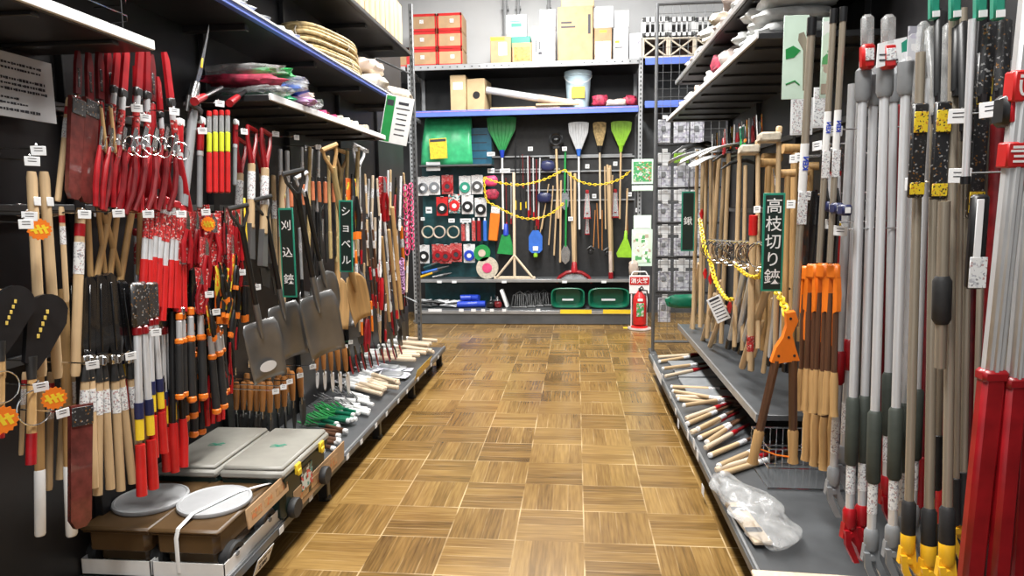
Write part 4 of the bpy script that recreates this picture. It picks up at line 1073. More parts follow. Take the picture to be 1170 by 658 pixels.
# trowels on hooks
pts = [(270, 436, 270, 500, -1.50), (278, 436, 278, 500, -1.48), (286, 436, 285, 502, -1.46), (293, 436, 293, 503, -1.44), (300, 436, 300, 504, -1.40), (308, 436, 309, 506, -1.38), (282, 426, 281, 486, -1.56), (296, 425, 296, 486, -1.54), (306, 425, 306, 486, -1.54),
       (316, 432, 318, 500, -1.40), (324, 430, 326, 498, -1.38), (333, 424, 336, 490, -1.38), (342, 420, 346, 486, -1.36), (318, 420, 318, 480, -1.52), (328, 420, 329, 476, -1.5)]
pts = [q[:4] + (q[4] - .17,) for q in pts]
row('trowel', pts, -1.4, 'wooden handled garden trowel hanging below the flat shovels, {}', 'trowel', 'orange handled trowels below the shovels', jr=.5)
pts = [(369, 398, 371, 446), (377, 398, 380, 448), (385, 397, 389, 448), (393, 396, 398, 450), (362, 402, 362, 444, -1.45)]
row('steel_trowel', pts, -1.38, 'bright bladed garden trowel with orange handle, right group, {}', 'trowel', 'bright bladed trowels')

# goods lying on the deck, far part
@kind('pale_rod', .34)
def _(): return T('wooden_grip_tool', ('shaft', 'wood_pale', [('c', .014, 0, -.24)]), ('end', 'white', [('c', .0155, -.23, -.34)]))
@kind('white_claw', .26)
def _(): return T('hand_rake', ('handle', 'white', [('c', .012, 0, -.14)]), ('tines', 'steel', [('t', [(0, q * .004, -.13), (.0, q * .03, -.20), (.02, q * .034, -.26)], .003, 6) for q in (-1, 0, 1)]))
@kind('green_claw', .26)
def _(): return T('hand_rake', ('handle', 'green_tub', [('c', .014, 0, -.13)]), ('tines', 'green_tool', [('t', [(0, q * .004, -.12), (.0, q * .03, -.19), (.02, q * .034, -.25)], .006, 6) for q in (-1, 0, 1)]), ('cap', 'white', [('c', .015, .012, -.012)]))
@kind('sickle_small', .30)
def _(): return T('small_sickle', ('handle', 'wood_dark', [('c', .012, 0, -.16)]), ('blade', 'steel', [('p', [(-.005, -.15), (.006, -.15), (.012, -.20), (.05, -.26), (.09, -.28), (.05, -.285), (.0, -.25)], .003)]), ('cap', 'white', [('c', .013, .01, -.02)]))
@kind('packet', .24)
def _(): return T('carded_packet', ('card', 'print_grey', [('b', (0, 0, -.12), (.006, .10, .24), .002)]), ('contents', 'grey_plastic', [('o', .035, .014, -.05, -.21, 0, .006)]))
rnd = random.Random(11)
def lie(k, n, xr, yr, zr, ang, lab, cat, grp, s=1.0):
    """tools lying flat: head points mostly away from the aisle"""
    L_ = []
    for i in range(n):
        x0 = rnd.uniform(*xr); y0_ = yr[0] + (yr[1] - yr[0]) * (i + .5) / n + rnd.uniform(-.02, .02); z0 = rnd.uniform(*zr)
        a = ang + rnd.uniform(-.22, .22); Lk = KL[k] * s
        L_.append((y0_, Vector((x0, y0_, z0)), Vector((x0 - math.cos(a) * Lk, y0_ + math.sin(a) * Lk, z0 + rnd.uniform(-.005, .01)))))
    L_.sort(key=lambda q: q[0]); m = len(L_)
    for i, (_, p0, p1) in enumerate(L_):
        o_ = 'nearest' if i == 0 else 'farthest' if i == m - 1 else (ORD[i] if i < 20 else 'twenty-' + ORD[i - 20]) + ' from the near end'
        spawn(k, axes(p0, p1, KL[k], Vector((0, 0, 1))), lab.replace('{}', o_), cat, grp)
lie('sickle_small', 9, (-1.27, -1.36), (3.22, 3.6), (DZ + .014, DZ + .03), .3, 'small sickle lying on the deck beyond the tool boxes, {}', 'sickle', 'small sickles on the deck')
lie('white_claw', 6, (-1.42, -1.50), (3.25, 3.55), (DZ + .016, DZ + .03), .1, 'white handled claw lying near the back of the deck, {}', 'rake', 'white claws on the deck', .9)
lie('green_claw', 9, (-1.30, -1.40), (3.62, 3.92), (DZ + .02, DZ + .045), .35, 'green hand rake lying on the deck past the sickles, {}', 'rake', 'green hand rakes on the deck')
lie('white_claw', 12, (-1.26, -1.44), (3.86, 4.25), (DZ + .02, DZ + .04), .4, 'white handled claw lying midway along the deck, {}', 'rake', 'white claws midway', 1.1)
lie('pale_rod', 12, (-1.22, -1.34), (4.25, 4.62), (DZ + .016, DZ + .06), .55, 'pale wooden handled tool lying at mid deck, {}', 'hand tool', 'pale wooden tools on the deck', 1.15)
lie('packet', 7, (-1.25, -1.4), (4.70, 5.15), (DZ + .01, DZ + .03), .2, 'flat carded packet lying before the white handled bundle, {}', 'packet', 'carded packets on the deck')
lie('pale_rod', 14, (-1.22, -1.32), (5.1, 5.9), (DZ + .03, DZ + .09), .15, 'pale handled tool in the farthest heap on the deck, {}', 'hand tool', 'farthest heap of pale tools', 1.3)
lie('packet', 6, (-1.45, -1.55), (4.4, 5.6), (DZ + .02, DZ + .05), .5, 'flat carded packet at the back of the deck, {}', 'packet', 'packets at the back')
# gloves / small black packs hanging low, far
pts = [(398 + i * 7 + random.uniform(-1, 1), 396 - i * 1.2, 404 + i * 7, 426 - i * 2.4) for i in range(9)]
row('snips_blackred', pts, -1.42, 'dark snips hanging low over the pale handles, {}', 'snips', 'low hanging dark snips', jr=.5)

# --- upper shelf goods
ZS = 1.957
rr = random.Random(2)
cols = ['clear_bag', 'green_bag', 'mauve', 'clear_bag', 'cloth_red', 'clear_bag', 'blue_tool', 'skin_bag', 'clear_bag', 'green_tool', 'clear_bag']
words = ['clear', 'green', 'mauve', 'silvery', 'dark red', 'glassy', 'blue', 'pinkish', 'pale', 'leafy green', 'cloudy']
for i, c in enumerate(cols):
    lay = i // 4
    o = lumpy(.34, .15, .05, 40 + i, .3).build('seedling_bag', c)
    put(o, (-1.50 + rr.uniform(-.04, .04), 3.02 + (i % 4) * .15 + rr.uniform(-.02, .02), ZS + .05 * lay), rz=rr.uniform(-.3, .3),
        label=words[i] + ' plastic bag in the pile on the white edged shelf, ' + ['bottom', 'middle', 'top'][lay] + ' layer', cat='bag', group='plastic bag pile on the white edged shelf')
@kind('grey_roll', .3)
def _(): return T('rolled_sheet', ('roll', 'grey_plastic', [('c', .018, 0, -.3)]), ('core', 'paper', [('c', .008, .002, -.302)]))
for i, (yy, xx, mt, rad, word, zz) in enumerate(((3.75, -1.40, 'pink', .022, 'pink', 0), (3.82, -1.41, 'red_dark', .022, 'dark red', 0), (3.90, -1.40, 'pink', .02, 'pale pink', .0), (3.70, -1.40, 'green_grip', .018, 'grey green', .06), (4.02, -1.40, 'sacking', .025, 'beige', 0), (4.11, -1.39, 'white', .024, 'white', 0), (4.20, -1.40, 'sacking', .022, 'tan', 0), (4.30, -1.40, 'cloth_white', .026, 'off white', 0), (4.40, -1.41, 'wood_pale', .02, 'wooden', 0), (4.5, -1.4, 'sacking', .026, 'brownish', 0))):
    t = MB().tube([(0, 0, 0), (-.30, .03, 0)], rad, 12); t.tube([(-.001, 0, 0), (.002, 0, 0)], rad * .5, 8)
    put(t.build('rolled_goods', mt), (xx, yy, ZS + rad + zz), rz=rr.uniform(-.25, .25), label=word + ' roll lying crosswise at the far half of the white edged shelf', cat='roll', group='rolls on the white edged shelf')
# hedge trimmers lying in the gap between shelves
for i, (pa, pb) in enumerate((((222, 116), (262, 96)), ((262, 118), (300, 90)))):
    a, b = P(*pa, x=-1.42), P(*pb, x=-1.55); r = thing('long_pruner', ['long pruner with red grip lying level with the white shelf, left one', 'long pruner with red grip poking from the shelf pile, right one'][i], 'pruner', 'red gripped long pruners')
    d = (b - a).normalized(); MB().tube([(0, 0, 0), d * .14], [.016, .013], 10).build('grip', 'red', r); MB().tube([d * .13, d * .42], .009, 8).build('shaft', 'black', r); r.location = a
# flat bundle of pale packets on blue shelf
ZBL = 2.29
for i in range(7):
    o = lumpy(.30, .26, .06 if i < 5 else .05, 60 + i, .2).build('folded_net', 'cloth_white' if i % 2 else 'clear_bag')
    put(o, (-1.58 + .02 * (i % 2), 2.65 + (i % 5) * .24, ZBL + (0.055 if i >= 5 else 0)), rz=rr.uniform(-.1, .1), label='white folded net packet on the blue shelf, ' + (ORD[i] + ' along from the near end' if i < 5 else ['near', 'far'][i - 5] + ' one of the upper layer'), cat='netting', group='net packets on the blue shelf')
# coiled reed bundles
def coil(cx, cy, z, n, ra, rb, label, seed):
    r = thing('reed_coil', label, 'coil', 'coiled reed bundles'); q = random.Random(seed)
    for k in range(n):
        zz = .014 + k * .021; a, b = ra + q.uniform(-.012, .012), rb + q.uniform(-.015, .015)
        pts = [(a * math.cos(u * math.pi / 16), b * math.sin(u * math.pi / 16), zz + .004 * math.sin(u)) for u in range(32)]
        MB().tube(pts, .0125, 8, closed=True).build('strand', 'straw', r)
        pts = [((a - .03) * math.cos(u * math.pi / 16), (b - .03) * math.sin(u * math.pi / 16), zz) for u in range(32)]
        MB().tube(pts, .0125, 8, closed=True).build('strand', 'straw', r)
    for s in (-1, 1):
        MB().tube([(s * ra * .95, -.01, 0), (s * (ra + .022), -.01, n * .011), (s * ra * .95, -.01, n * .021 + .01)], .004, 6).build('tie', 'sacking', r)
    MB().tube([(.02, -rb * .95, 0), (.02, -rb - .022, n * .011), (.02, -rb * .95, n * .021 + .01)], .005, 6).build('tie', 'sacking', r)
    r.location = (cx, cy, z); return r
coil(-1.60, 4.30, ZBL, 5, .17, .46, 'lower coiled reed bundle on the blue shelf', 1)
coil(-1.61, 4.28, ZBL + .115, 5, .165, .44, 'upper coiled reed bundle stacked on the lower one', 2)
# slumped sacks at the shelf end
for i, (x_, y_, z_, w_, d_, h_, rz, ry, lb) in enumerate(((-1.56, 4.98, ZBL, .34, .44, .13, .2, -.0, 'lower whitish sack slumping over the blue shelf end'), (-1.60, 4.98, ZBL + .13, .32, .40, .12, -.1, 0, 'upper mesh sack stacked by the coiled reeds'), (-1.46, 5.38, ZBL, .26, .40, .10, .5, .22, 'pale sack end drooping past the shelf edge'))):
    put(lumpy(w_, d_, h_, 80 + i, .16, tip=-.15).build('sack', 'sacking' if i != 1 else 'skin_bag'), (x_, y_, z_), rz=rz, ry=ry, label=lb, cat='sack', group='sacks on the blue shelf')
# tall flat cartons on the top deck
for i in range(7):
    yy = 3.95 + i * .25; h_ = .34
    t = MB().box((0, 0, h_ / 2), (.5, .235, h_), .004); t.mat(1).box((.251, 0, h_ / 2), (.002, .05, h_ - .01)).box((0, 0, h_ + .0005), (.5, .045, .002))
    put(t.build('carton', ['cardboard_pale', 'cardboard']), (-1.66, yy, 2.741), label='pale upright carton on the top left deck, ' + ordn(i, 7).replace('leftmost', 'nearest').replace('rightmost', 'farthest').replace('from left', 'from the near end'), cat='box', group='pale cartons on the top left deck')
# ================================================================== the back rack
def onrack(px0, px1, py0, py1, y, z=None, depth=.35):
    """box bounds from its front face in the photo at depth y"""
    a, b = P(px0, py0, y=y), P(px1, py1, y=y)
    zb_ = b.z if z is None else z
    return (a.x + b.x) / 2, y + depth / 2, zb_, abs(b.x - a.x), depth, a.z - zb_
def carton(px0, px1, py0, py1, y, mt, label, z=None, depth=.35, marks=(), tape=True, name='carton', rz=0.0, group='boxes on the back rack'):
    cx, cy, z0, w_, d_, h_ = onrack(px0, px1, py0, py1, y, z, depth)
    t = MB().box((0, 0, h_ / 2), (w_, d_, h_), .006); mm = [mt]
    if tape: t.mat(1).box((0, 0, h_ + .0008), (.05, d_, .0016)).box((0, -d_ / 2 - .0008, h_ - .04), (.05, .0016, .08)); mm.append('cardboard')
    for mk in marks:        # (material, u0, v0, u1, v1) on the front face, fractions
        if mk[0] not in mm: mm.append(mk[0])
        t.mat(mm.index(mk[0])); u0, v0, u1, v1 = mk[1:]
        t.box(((u0 + u1) / 2 * w_ - w_ / 2, -d_ / 2 - .001, (v0 + v1) / 2 * h_), (abs(u1 - u0) * w_, .002, abs(v1 - v0) * h_))
    o = t.build(name, mm); return put(o, (cx, cy, z0), rz=rz, label=label, cat='box', group=group)
TZ = zt + .001
# red taped cartons, 2 wide x 3 high
hh = (P(500, 15, y=YB + .1).z - TZ) / 3
k = 0
for c, (p0, p1) in enumerate(((470.5, 499), (499.5, 528))):
    for j in range(3):
        a, b = P(p0, 40, y=YB + .1), P(p1, 40, y=YB + .1); w_ = b.x - a.x
        t = MB().box((0, 0, hh / 2), (w_ - .004, .36, hh - .004), .005); t.mat(1)
        t.box((0, -.1808, hh - .018), (w_ - .008, .002, .03)).box((0, -.1808, .018), (w_ - .008, .002, .03))
        t.box((-w_ / 2 + .012, -.1808, hh / 2), (.018, .002, hh - .01)).box((w_ / 2 - .012, -.1808, hh / 2), (.018, .002, hh - .01))
        t.mat(2).box((.03 if c else -.03, -.182, hh * .55), (.05, .002, .045))
        put(t.build('carton', ['cardboard', 'red_bright', 'print_white']), ((a.x + b.x) / 2, YB + .28, TZ + j * hh), label=['bottom', 'middle', 'top'][j] + ' carton with red edges in the ' + ['left', 'right'][c] + ' column on the back rack', cat='box', group='red edged cartons')
for c, (p0, p1) in enumerate(((444, 468),)):
    carton(p0, p1, 55, 75, YB + .12, 'cardboard', 'low red edged carton peeking out left of the corner post', z=TZ, marks=(('red_bright', 0, 0, 1, .14), ('red_bright', 0, .86, 1, 1), ('red_bright', .86, 0, 1, 1)), tape=False)
carton(560, 584, 42, 70, YB + .15, 'cardboard', 'cardboard box with yellow lid strip and white label, leftmost small box', z=TZ, marks=(('yellow', .02, .86, .7, .97), ('white', .4, .35, .8, .8)), tape=False)
carton(585, 608, 49, 69, YB + .15, 'cardboard', 'small printed cardboard box under the white and green bag', z=TZ, marks=(('print_orange', .1, .2, .9, .8),), tape=False)
carton(584, 606, 42, 49, YB + .16, 'sign_green', 'flat green box lying on the small printed cardboard box', tape=False, z=TZ + (P(596, 49, y=YB + .15).z - P(596, 69.3, y=YB + .15).z) - .002)
carton(578, 602, 17, 42, YB + .18, 'box_white', 'white bag box with green mark standing among the small boxes', tape=False, depth=.12, z=P(596, 42, y=YB + .16).z + .002, marks=(('sign_green', .25, .45, .75, .62), ('sign_green', .2, .68, .8, .72)))
carton(608, 634.5, 30.5, 68, YB + .12, 'box_white', 'plain white box with handwriting marks left of the big carton', z=TZ, marks=(('ink', .15, .3, .19, .65), ('ink', .26, .25, .42, .32), ('ink', .3, .38, .36, .6)), tape=False)
carton(616.5, 635, 11, 30, YB + .14, 'box_white', 'small printed picture box on top of the plain white box', z=P(620, 30.5, y=YB + .12).z + .002, marks=(('print_grey', .1, .15, .9, .8),), tape=False, depth=.25)
carton(637, 677.5, 8, 67.5, YB + .08, 'cardboard', 'big brown cardboard carton in the middle of the top deck', z=TZ, marks=(('ink', .1, .62, .5, .65), ('ink', .1, .70, .4, .73), ('ink', .86, .5, .93, .85)))
carton(641, 679, -14, 7, YB + .08, 'cardboard_pale', 'flatter carton stacked on the big brown carton', z=P(660, 8, y=YB + .08).z + .002)
carton(679, 699, 32, 67, YB + .12, 'cardboard', 'brown and white printed box right of the big carton', z=TZ, marks=(('print_grey', .05, .05, .95, .6), ('yellow', .3, .86, .7, .93)), tape=False)
carton(678, 701, 7.5, 31, YB + .12, 'box_white', 'white box with faint writing on the brown and white box', z=P(690, 32, y=YB + .12).z + .002, marks=(('print_grey', .2, .55, .8, .7),), tape=False)
carton(701, 718, 32, 66, YB + .12, 'box_white', 'white carton with yellow mark near the slotted post', z=TZ, marks=(('yellow', .1, .55, .4, .62), ('ink', .1, .4, .6, .43)), tape=False)
carton(702, 719, 12, 31.5, YB + .12, 'box_white', 'small white box stacked on the yellow marked carton', z=P(710, 32, y=YB + .12).z + .002, marks=(('print_grey', .15, .3, .85, .5),), tape=False)
carton(719, 733, 38, 66, YB + .15, 'paper', 'narrow white box between the white carton and the crates', z=TZ, marks=(('print_grey', .15, .6, .85, .8),), tape=False)
# white crates on the neighbouring rack
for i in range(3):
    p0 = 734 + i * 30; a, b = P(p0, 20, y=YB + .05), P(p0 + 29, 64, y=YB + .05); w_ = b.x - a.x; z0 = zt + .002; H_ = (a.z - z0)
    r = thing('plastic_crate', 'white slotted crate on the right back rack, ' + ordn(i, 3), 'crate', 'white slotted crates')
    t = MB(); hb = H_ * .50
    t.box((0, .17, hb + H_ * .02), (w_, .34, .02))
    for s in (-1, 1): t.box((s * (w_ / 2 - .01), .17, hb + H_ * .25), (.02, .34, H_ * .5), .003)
    t.mat(1).box((0, .30, hb + H_ * .25), (w_ - .04, .02, H_ * .5 - .03)).box((0, .17, hb + .012), (w_ - .04, .28, .004)).mat(0)  # black back and floor: the shade inside the crate, painted in
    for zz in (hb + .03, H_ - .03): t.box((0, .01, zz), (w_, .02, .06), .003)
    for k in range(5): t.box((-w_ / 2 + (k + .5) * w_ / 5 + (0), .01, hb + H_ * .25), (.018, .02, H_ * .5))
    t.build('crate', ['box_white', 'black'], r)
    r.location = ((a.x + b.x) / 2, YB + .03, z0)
    r2 = thing('lattice_crate', 'brown crate with crossed front bars below the white one, ' + ordn(i, 3), 'crate', 'lattice fronted crates')
    t = MB().box((0, .18, .01), (w_, .32, .02)).box((0, .33, hb / 2), (w_, .02, hb - .01)); 
    for s in (-1, 1): t.box((s * (w_ / 2 - .012), .17, hb / 2), (.024, .34, hb - .006))
    t.build('body', 'wood_dark', r2)
    t = MB(); t.box((0, 0, hb - .012), (w_, .02, .02)).box((0, 0, .012), (w_, .02, .02))
    for s in (-1, 1): t.tube([(-s * (w_ / 2 - .02), 0, .02), (s * (w_ / 2 - .02), 0, hb - .02)], .011, 6); t.box((s * (w_ / 2 - .012), -.002, hb / 2), (.024, .02, hb - .006))
    t.build('crossed_bars', 'sacking', r2); r2.location = ((a.x + b.x) / 2, YB + .03, z0)
# second level
Z2 = zb + .001
carton(514, 532.5, 86, 121, YB + .08, 'cardboard_pale', 'tall pale box at the left of the blue beam shelf', z=Z2, marks=(('white', .2, .6, .8, .8),), tape=False)
o = carton(534.5, 556, 90, 121, YB + .10, 'cardboard_pale', 'pale box with black round mark beside the tall one', z=Z2, tape=False, rz=-.12)
MB().lathe([(.0, 0), (.045, 0), (.045, .003)], 20).build('round_mark', 'black', o).matrix_local = Matrix.Translation((0.01, -.176, .19)) @ Matrix.Rotation(R(90), 4, 'X')
a, b = P(556, 103, y=YB + .15), P(655, 113, y=YB + .10); 
r = thing('long_roll', 'long silver roll with yellow end lying on the blue shelf', 'roll'); 
a.z = max(a.z, Z2 + .16); b.z = Z2 + .055; d = b - a
MB().tube([(0, 0, 0), d * .62], .045, 14).build('silver_tube', 'alu', r); MB().tube([d * .60, d], .048, 14).build('yellow_tube', 'skin_bag', r); r.location = a
for i, (p0, p1, yy, mt) in enumerate(((560, 640, .04, 'wood_light'), (575, 655, .09, 'wood_honey'), (600, 664, .14, 'wood_orange'), (612, 662, .0, 'wood_light'))):
    a, b = P(p0, 118, y=YB + yy), P(p1, 117, y=YB + yy); t = MB().box(((b.x - a.x) / 2, 0, .014), (b.x - a.x, .04, .024 if i else .03), .004)
    put(t.build('wooden_batten', mt), (a.x, YB + yy + .03, Z2 + (0 if i != 3 else .03)), rz=.02 * i, label=['thin pale batten at the front of the blue shelf', 'long honey batten behind the pale one', 'dark orange batten nearest the bucket', 'short pale batten lying on top of the others'][i], cat='batten', group='wooden battens on the blue shelf')
a, b = P(645, 80, y=YB + .12), P(676, 116, y=YB + .12); w_ = (b.x - a.x) / 2; h_ = a.z - Z2
r = thing('bucket', 'pale blue plastic bucket with rainbow label on the blue shelf', 'bucket')
MB().lathe([(w_ * .80, 0), (w_ * .96, h_ * .86), (w_ * 1.03, h_ * .87), (w_ * 1.03, h_), (w_ * .96, h_), (w_ * .78, .02)], 28).build('body', mat('bucket_blue', (.50, .66, .74), .35, var=.05), r)
MB().box((0, -w_ * .90, h_ * .42), (w_ * 1.0, .01, h_ * .3), .003).build('label', 'print_yellow', r)
MB().tube([(w_ * 1.03 * math.cos(a_), -.02 - w_ * .98 * abs(math.sin(a_)), h_ * .9 - .12 * math.sin(a_)) for a_ in [math.pi * k / 12 for k in range(13)]], .004, 6).build('handle', 'white', r)
r.location = ((a.x + b.x) / 2, YB + .12 + w_, Z2)
for i, (p0, p1, c) in enumerate(((679, 693, 'cloth_red'), (692, 710, 'cloth_pinkish'), (703, 716, 'skin_bag'), (714, 726, 'cloth_red'))):
    a, b = P(p0, 108, y=YB + .1), P(p1, 118, y=YB + .1)
    put(lumpy(b.x - a.x + .03, .22, [.15, .09, .10, .13][i], 90 + i, .3).build('bagged_rope', c), ((a.x + b.x) / 2, YB + .14, Z2), label=['dark red bundled bag next to the bucket', 'pinkish bundled bag between two red ones', 'cream bundled bag right of the pinkish one', 'red bundled bag nearest the slotted post'][i], cat='bag', group='bundled bags on the blue shelf')

# ---- display: bag shelf top left
zs = Z(515, 188, YB + .12)
MB().box(((X_(471, 188) + X_(560, 188)) / 2 + .03, YB + .26, zs - .01), (X_(560, 188) - X_(471, 188) - .06, .3, .02)).build('small_shelf', 'shelf_grey', pg)
a, b = P(479, 134, y=YB + .16), P(540, 187, y=YB + .16); W_, H_ = b.x - a.x, a.z - zs
def fn(u, v):
    x = (u - .5) * W_ * (1 - .12 * v) ; return (x + .05 * v * W_ * .4, -.03 - .05 * math.sin(math.pi * v) * (1 + .3 * math.sin(u * 9)) + .10 * v, v * H_)
r = thing('green_sack', 'translucent green garden bag with paper label, standing on a small shelf', 'bag')
t = MB().sheet(fn, 16, 10); t.sheet(lambda u, v: (fn(u, v)[0], -fn(u, v)[1] * .6 + .12, fn(u, v)[2] * .98), 16, 10); t.build('bag', 'green_bag', r, solid=.004)
t = MB().at(Matrix.Rotation(-.04, 4, 'Y') @ Matrix.Rotation(R(0), 4, 'X')); t.box((-.08, -.115, H_ * .34), (.22, .006, .25), .002).mat(1).box((-.08, -.119, H_ * .34 + .10), (.20, .003, .03))
t.build('label', ['print_yellow', 'ink'], r); r.location = ((a.x + b.x) / 2, YB + .22, zs)
a, b = P(540, 146, y=YB + .3), P(560, 186, y=YB + .3)
r = thing('blue_sheet_pack', 'flat dark blue printed sheet pack behind the green bag', 'pack'); MB().box((0, 0, (a.z - zs) / 2), (.42, .02, a.z - zs), .003).build('pack', mat('sheet_blue', (.02, .12, .20), .3), r)
t = MB(); [t.box((.0, -.011, .08 + k * .1), (.30, .002, .012)) for k in range(4)]; t.build('printing', 'ink', r); r.location = ((a.x + b.x) / 2 - .08, YB + .32, zs)
def bcard(px, py, w_, h_, y=None, parent=pg):
    p = P(px, py, y=y or YB + .2); t = MB().box((0, 0, 0), (w_, .003, h_), .001).mat(1).box((0, -.002, 0), (w_ * .7, .001, h_ * .2)); t.build('price_tag', ['paper', 'ink'], parent).location = p
for px, py, w_, h_ in ((495, 190, .18, .11), (561, 176, .10, .05), (561, 195, .09, .06), (577, 195, .13, .05), (490, 240, .08, .08), (483, 250, .05, .04), (516, 252, .08, .05), (532, 252, .14, .05), (606, 170, .06, .05), (645, 170, .06, .05), (652, 250, .06, .05), (671, 190, .05, .05), (703, 187, .05, .05), (719, 222, .06, .05), (679, 224, .05, .05), (729, 240, .06, .05)): bcard(px, py, w_, h_, YB + .16 if px == 495 and py == 190 else YB + .22)
for px, w_ in ((497, .17), (527, .06), (541, .06), (552, .05), (562, .05), (576, .05), (615, .05)): 
    p = P(px, 354.5, y=YB - .175); MB().box((0, 0, 0), (w_, .002, .035)).build('price_tag', 'paper', pg).location = p
for px in (502, 519, 576, 645, 690):
    p = P(px, 322, y=YB + .02); MB().box((0, 0, 0), (.06, .002, .03)).build('price_tag', 'paper', pg).location = p
for p0, p1 in ((640, 676), (689, 722)):
    a, b = P(p0, 356, y=YB - .176), P(p1, 356, y=YB - .176); MB().box(((a.x + b.x) / 2, YB - .176, a.z), (b.x - a.x, .002, .05)).build('yellow_ticket', 'yellow', pg)
# tape packs
def packkind(kn, ring, card, hub='paper', w_=.15, h_=.24):
    @kind(kn, .24)
    def _():
        t = MB().box((0, 0, -.12), (.006, w_, h_), .002)
        r = thing('carded_disc'); t.build('card', card, r)
        q = MB().at(Matrix.Translation((.012, 0, -.145)) @ Matrix.Rotation(R(90), 4, 'Y')); q.lathe([(.032, -.01), (.066, -.01), (.070, 0), (.066, .012), (.032, .012), (.030, .002)], 24); q.build('disc', ring, r)
        q = MB().at(Matrix.Translation((.012, 0, -.145)) @ Matrix.Rotation(R(90), 4, 'Y')); q.lathe([(0.001, -.008), (.030, -.008), (.030, .008), (.001, .008)], 18); q.build('hub', hub, r)
        MB().lathe([(.02, 0), (.022, .002), (.02, .004)], 12, (.004, 0, .0)).build('hanger', 'white', r)
        return r
packkind('disc_grey', 'steel', 'print_white'); packkind('disc_red', 'red_bright', 'print_teal'); packkind('disc_black', 'black', 'print_white'); packkind('disc_teal', 'sign_green', 'print_white'); packkind('disc_blue', 'blue', 'print_white'); packkind('disc_redcard', 'black', 'red_bright'); packkind('disc_redred', 'red', 'print_red', 'ink')
cells = [('disc_grey', 483, 202), ('disc_grey', 496, 201), ('disc_redred', 511, 200), ('disc_teal', 531, 201), ('disc_grey', 545, 200),
         ('disc_redcard', 505, 225), ('disc_red', 519, 222), ('disc_black', 534, 223), ('disc_black', 549, 226),
         ('disc_black', 484, 280), ('disc_redred', 500, 279), ('disc_redred', 509, 280), ('disc_redred', 521, 278), ('disc_blue', 536, 279)]
cn = {'disc_grey': 'steel disc', 'disc_redred': 'red disc on red card', 'disc_teal': 'teal disc', 'disc_redcard': 'black disc on bright red card', 'disc_red': 'red disc', 'disc_black': 'black disc', 'disc_blue': 'blue disc'}
for k, px, py in cells:
    rowi = 0 if py < 215 else 1 if py < 260 else 2; same = sorted([c[1] for c in cells if (0 if c[2] < 215 else 1 if c[2] < 260 else 2) == rowi])
    a = P(px, py, y=YB + .26); b = a - Vector((0, 0, .24))
    hang(k, a, b, 'carded ' + cn[k] + ' in the ' + ['top', 'second', 'bottom'][rowi] + ' teal panel row, ' + ordn(same.index(px), len(same)), 'disc pack', 'carded discs on the teal panel', '-y')
# third row: coils and tubes
for i, px in enumerate((489, 502, 518)):
    p = P(px, 265, y=YB + .3); t = MB()
    for q in range(4): t.tube([(.075 * math.cos(u * math.pi / 12), -.02 + q * .014, .075 * math.sin(u * math.pi / 12)) for u in range(24)], .008, 6, closed=True)
    put(t.build('cord_coil', 'sacking' if i != 1 else 'skin_bag'), p, label='pale coil of cord in the third row of the teal panel, ' + ordn(i, 3), cat='coil', group='pale cord coils')
for i, (px, mt) in enumerate(((529, 'print_red'), (534, 'print_white'), (541, 'print_red'), (547, 'red'), (554, 'blue_tool'))):
    a, b = P(px, 252 if i > 1 else 256, y=YB + .28), P(px, 275, y=YB + .28); r = thing('glue_tube', ['red and white', 'whitish printed', 'red printed', 'plain red', 'blue'][i] + ' tube in the third row right of the coils', 'tube', 'tubes on the teal panel')
    t = MB().tube([(0, 0, 0), (0, 0, b.z - a.z)], .027, 10); t.build('tube', mt, r); MB().tube([(0, 0, .0), (0, 0, .035)], .014, 8).build('cap', 'white', r); r.location = a
# big reels
for i, (px, py, rr_, mt, hb_, lb) in enumerate(((551, 289, .105, 'green_tool', 'skin_bag', 'green tape reel hanging at the edge of the teal panel'), (557, 310, .14, 'sacking', 'pink', 'round reel with pink centre standing on the low shelf'))):
    p = P(px, py, y=YB + .16); 
    if i: p.z = s1 + rr_ + .002
    r = thing('reel', lb, 'reel'); Mx = Matrix.Rotation(R(90), 4, 'X')
    MB().at(Mx).lathe([(rr_ * .45, -.03), (rr_, -.03), (rr_, .03), (rr_ * .45, .03), (rr_ * .45, -.02)], 28).build('flange', mt, r); MB().at(Mx).lathe([(.002, -.025), (rr_ * .45, -.025), (rr_ * .45, .036), (.002, .036)], 20).build('hub', hb_, r); r.location = p
for i, (pa, pb, mt) in enumerate((((482, 312), (513, 304), 'blue_tool'), ((480, 318), (505, 308), 'yellow_tool'), ((494, 317), (516, 312), 'steel'), ((484, 306), (500, 300), 'teal_dark'))):
    a, b = P(*pa, y=YB + .2), P(*pb, y=YB + .22); r = thing('wire_cutter', ['blue', 'yellow', 'steel', 'dark teal'][i] + ' handled cutter lying at the left of the low shelf', 'cutter', 'cutters on the low shelf')
    a.z = max(a.z, s1 + .02); b.z = max(b.z, s1 + .02); d = b - a
    MB().tube([(0, 0, 0), d * .6], .016, 8).build('handle', mt, r); MB().tube([(0, .03, 0), d * .6], .014, 8).build('handle', mt, r); MB().tube([d * .58, d], [.022, .008], 8).build('jaw', 'iron', r); r.location = a
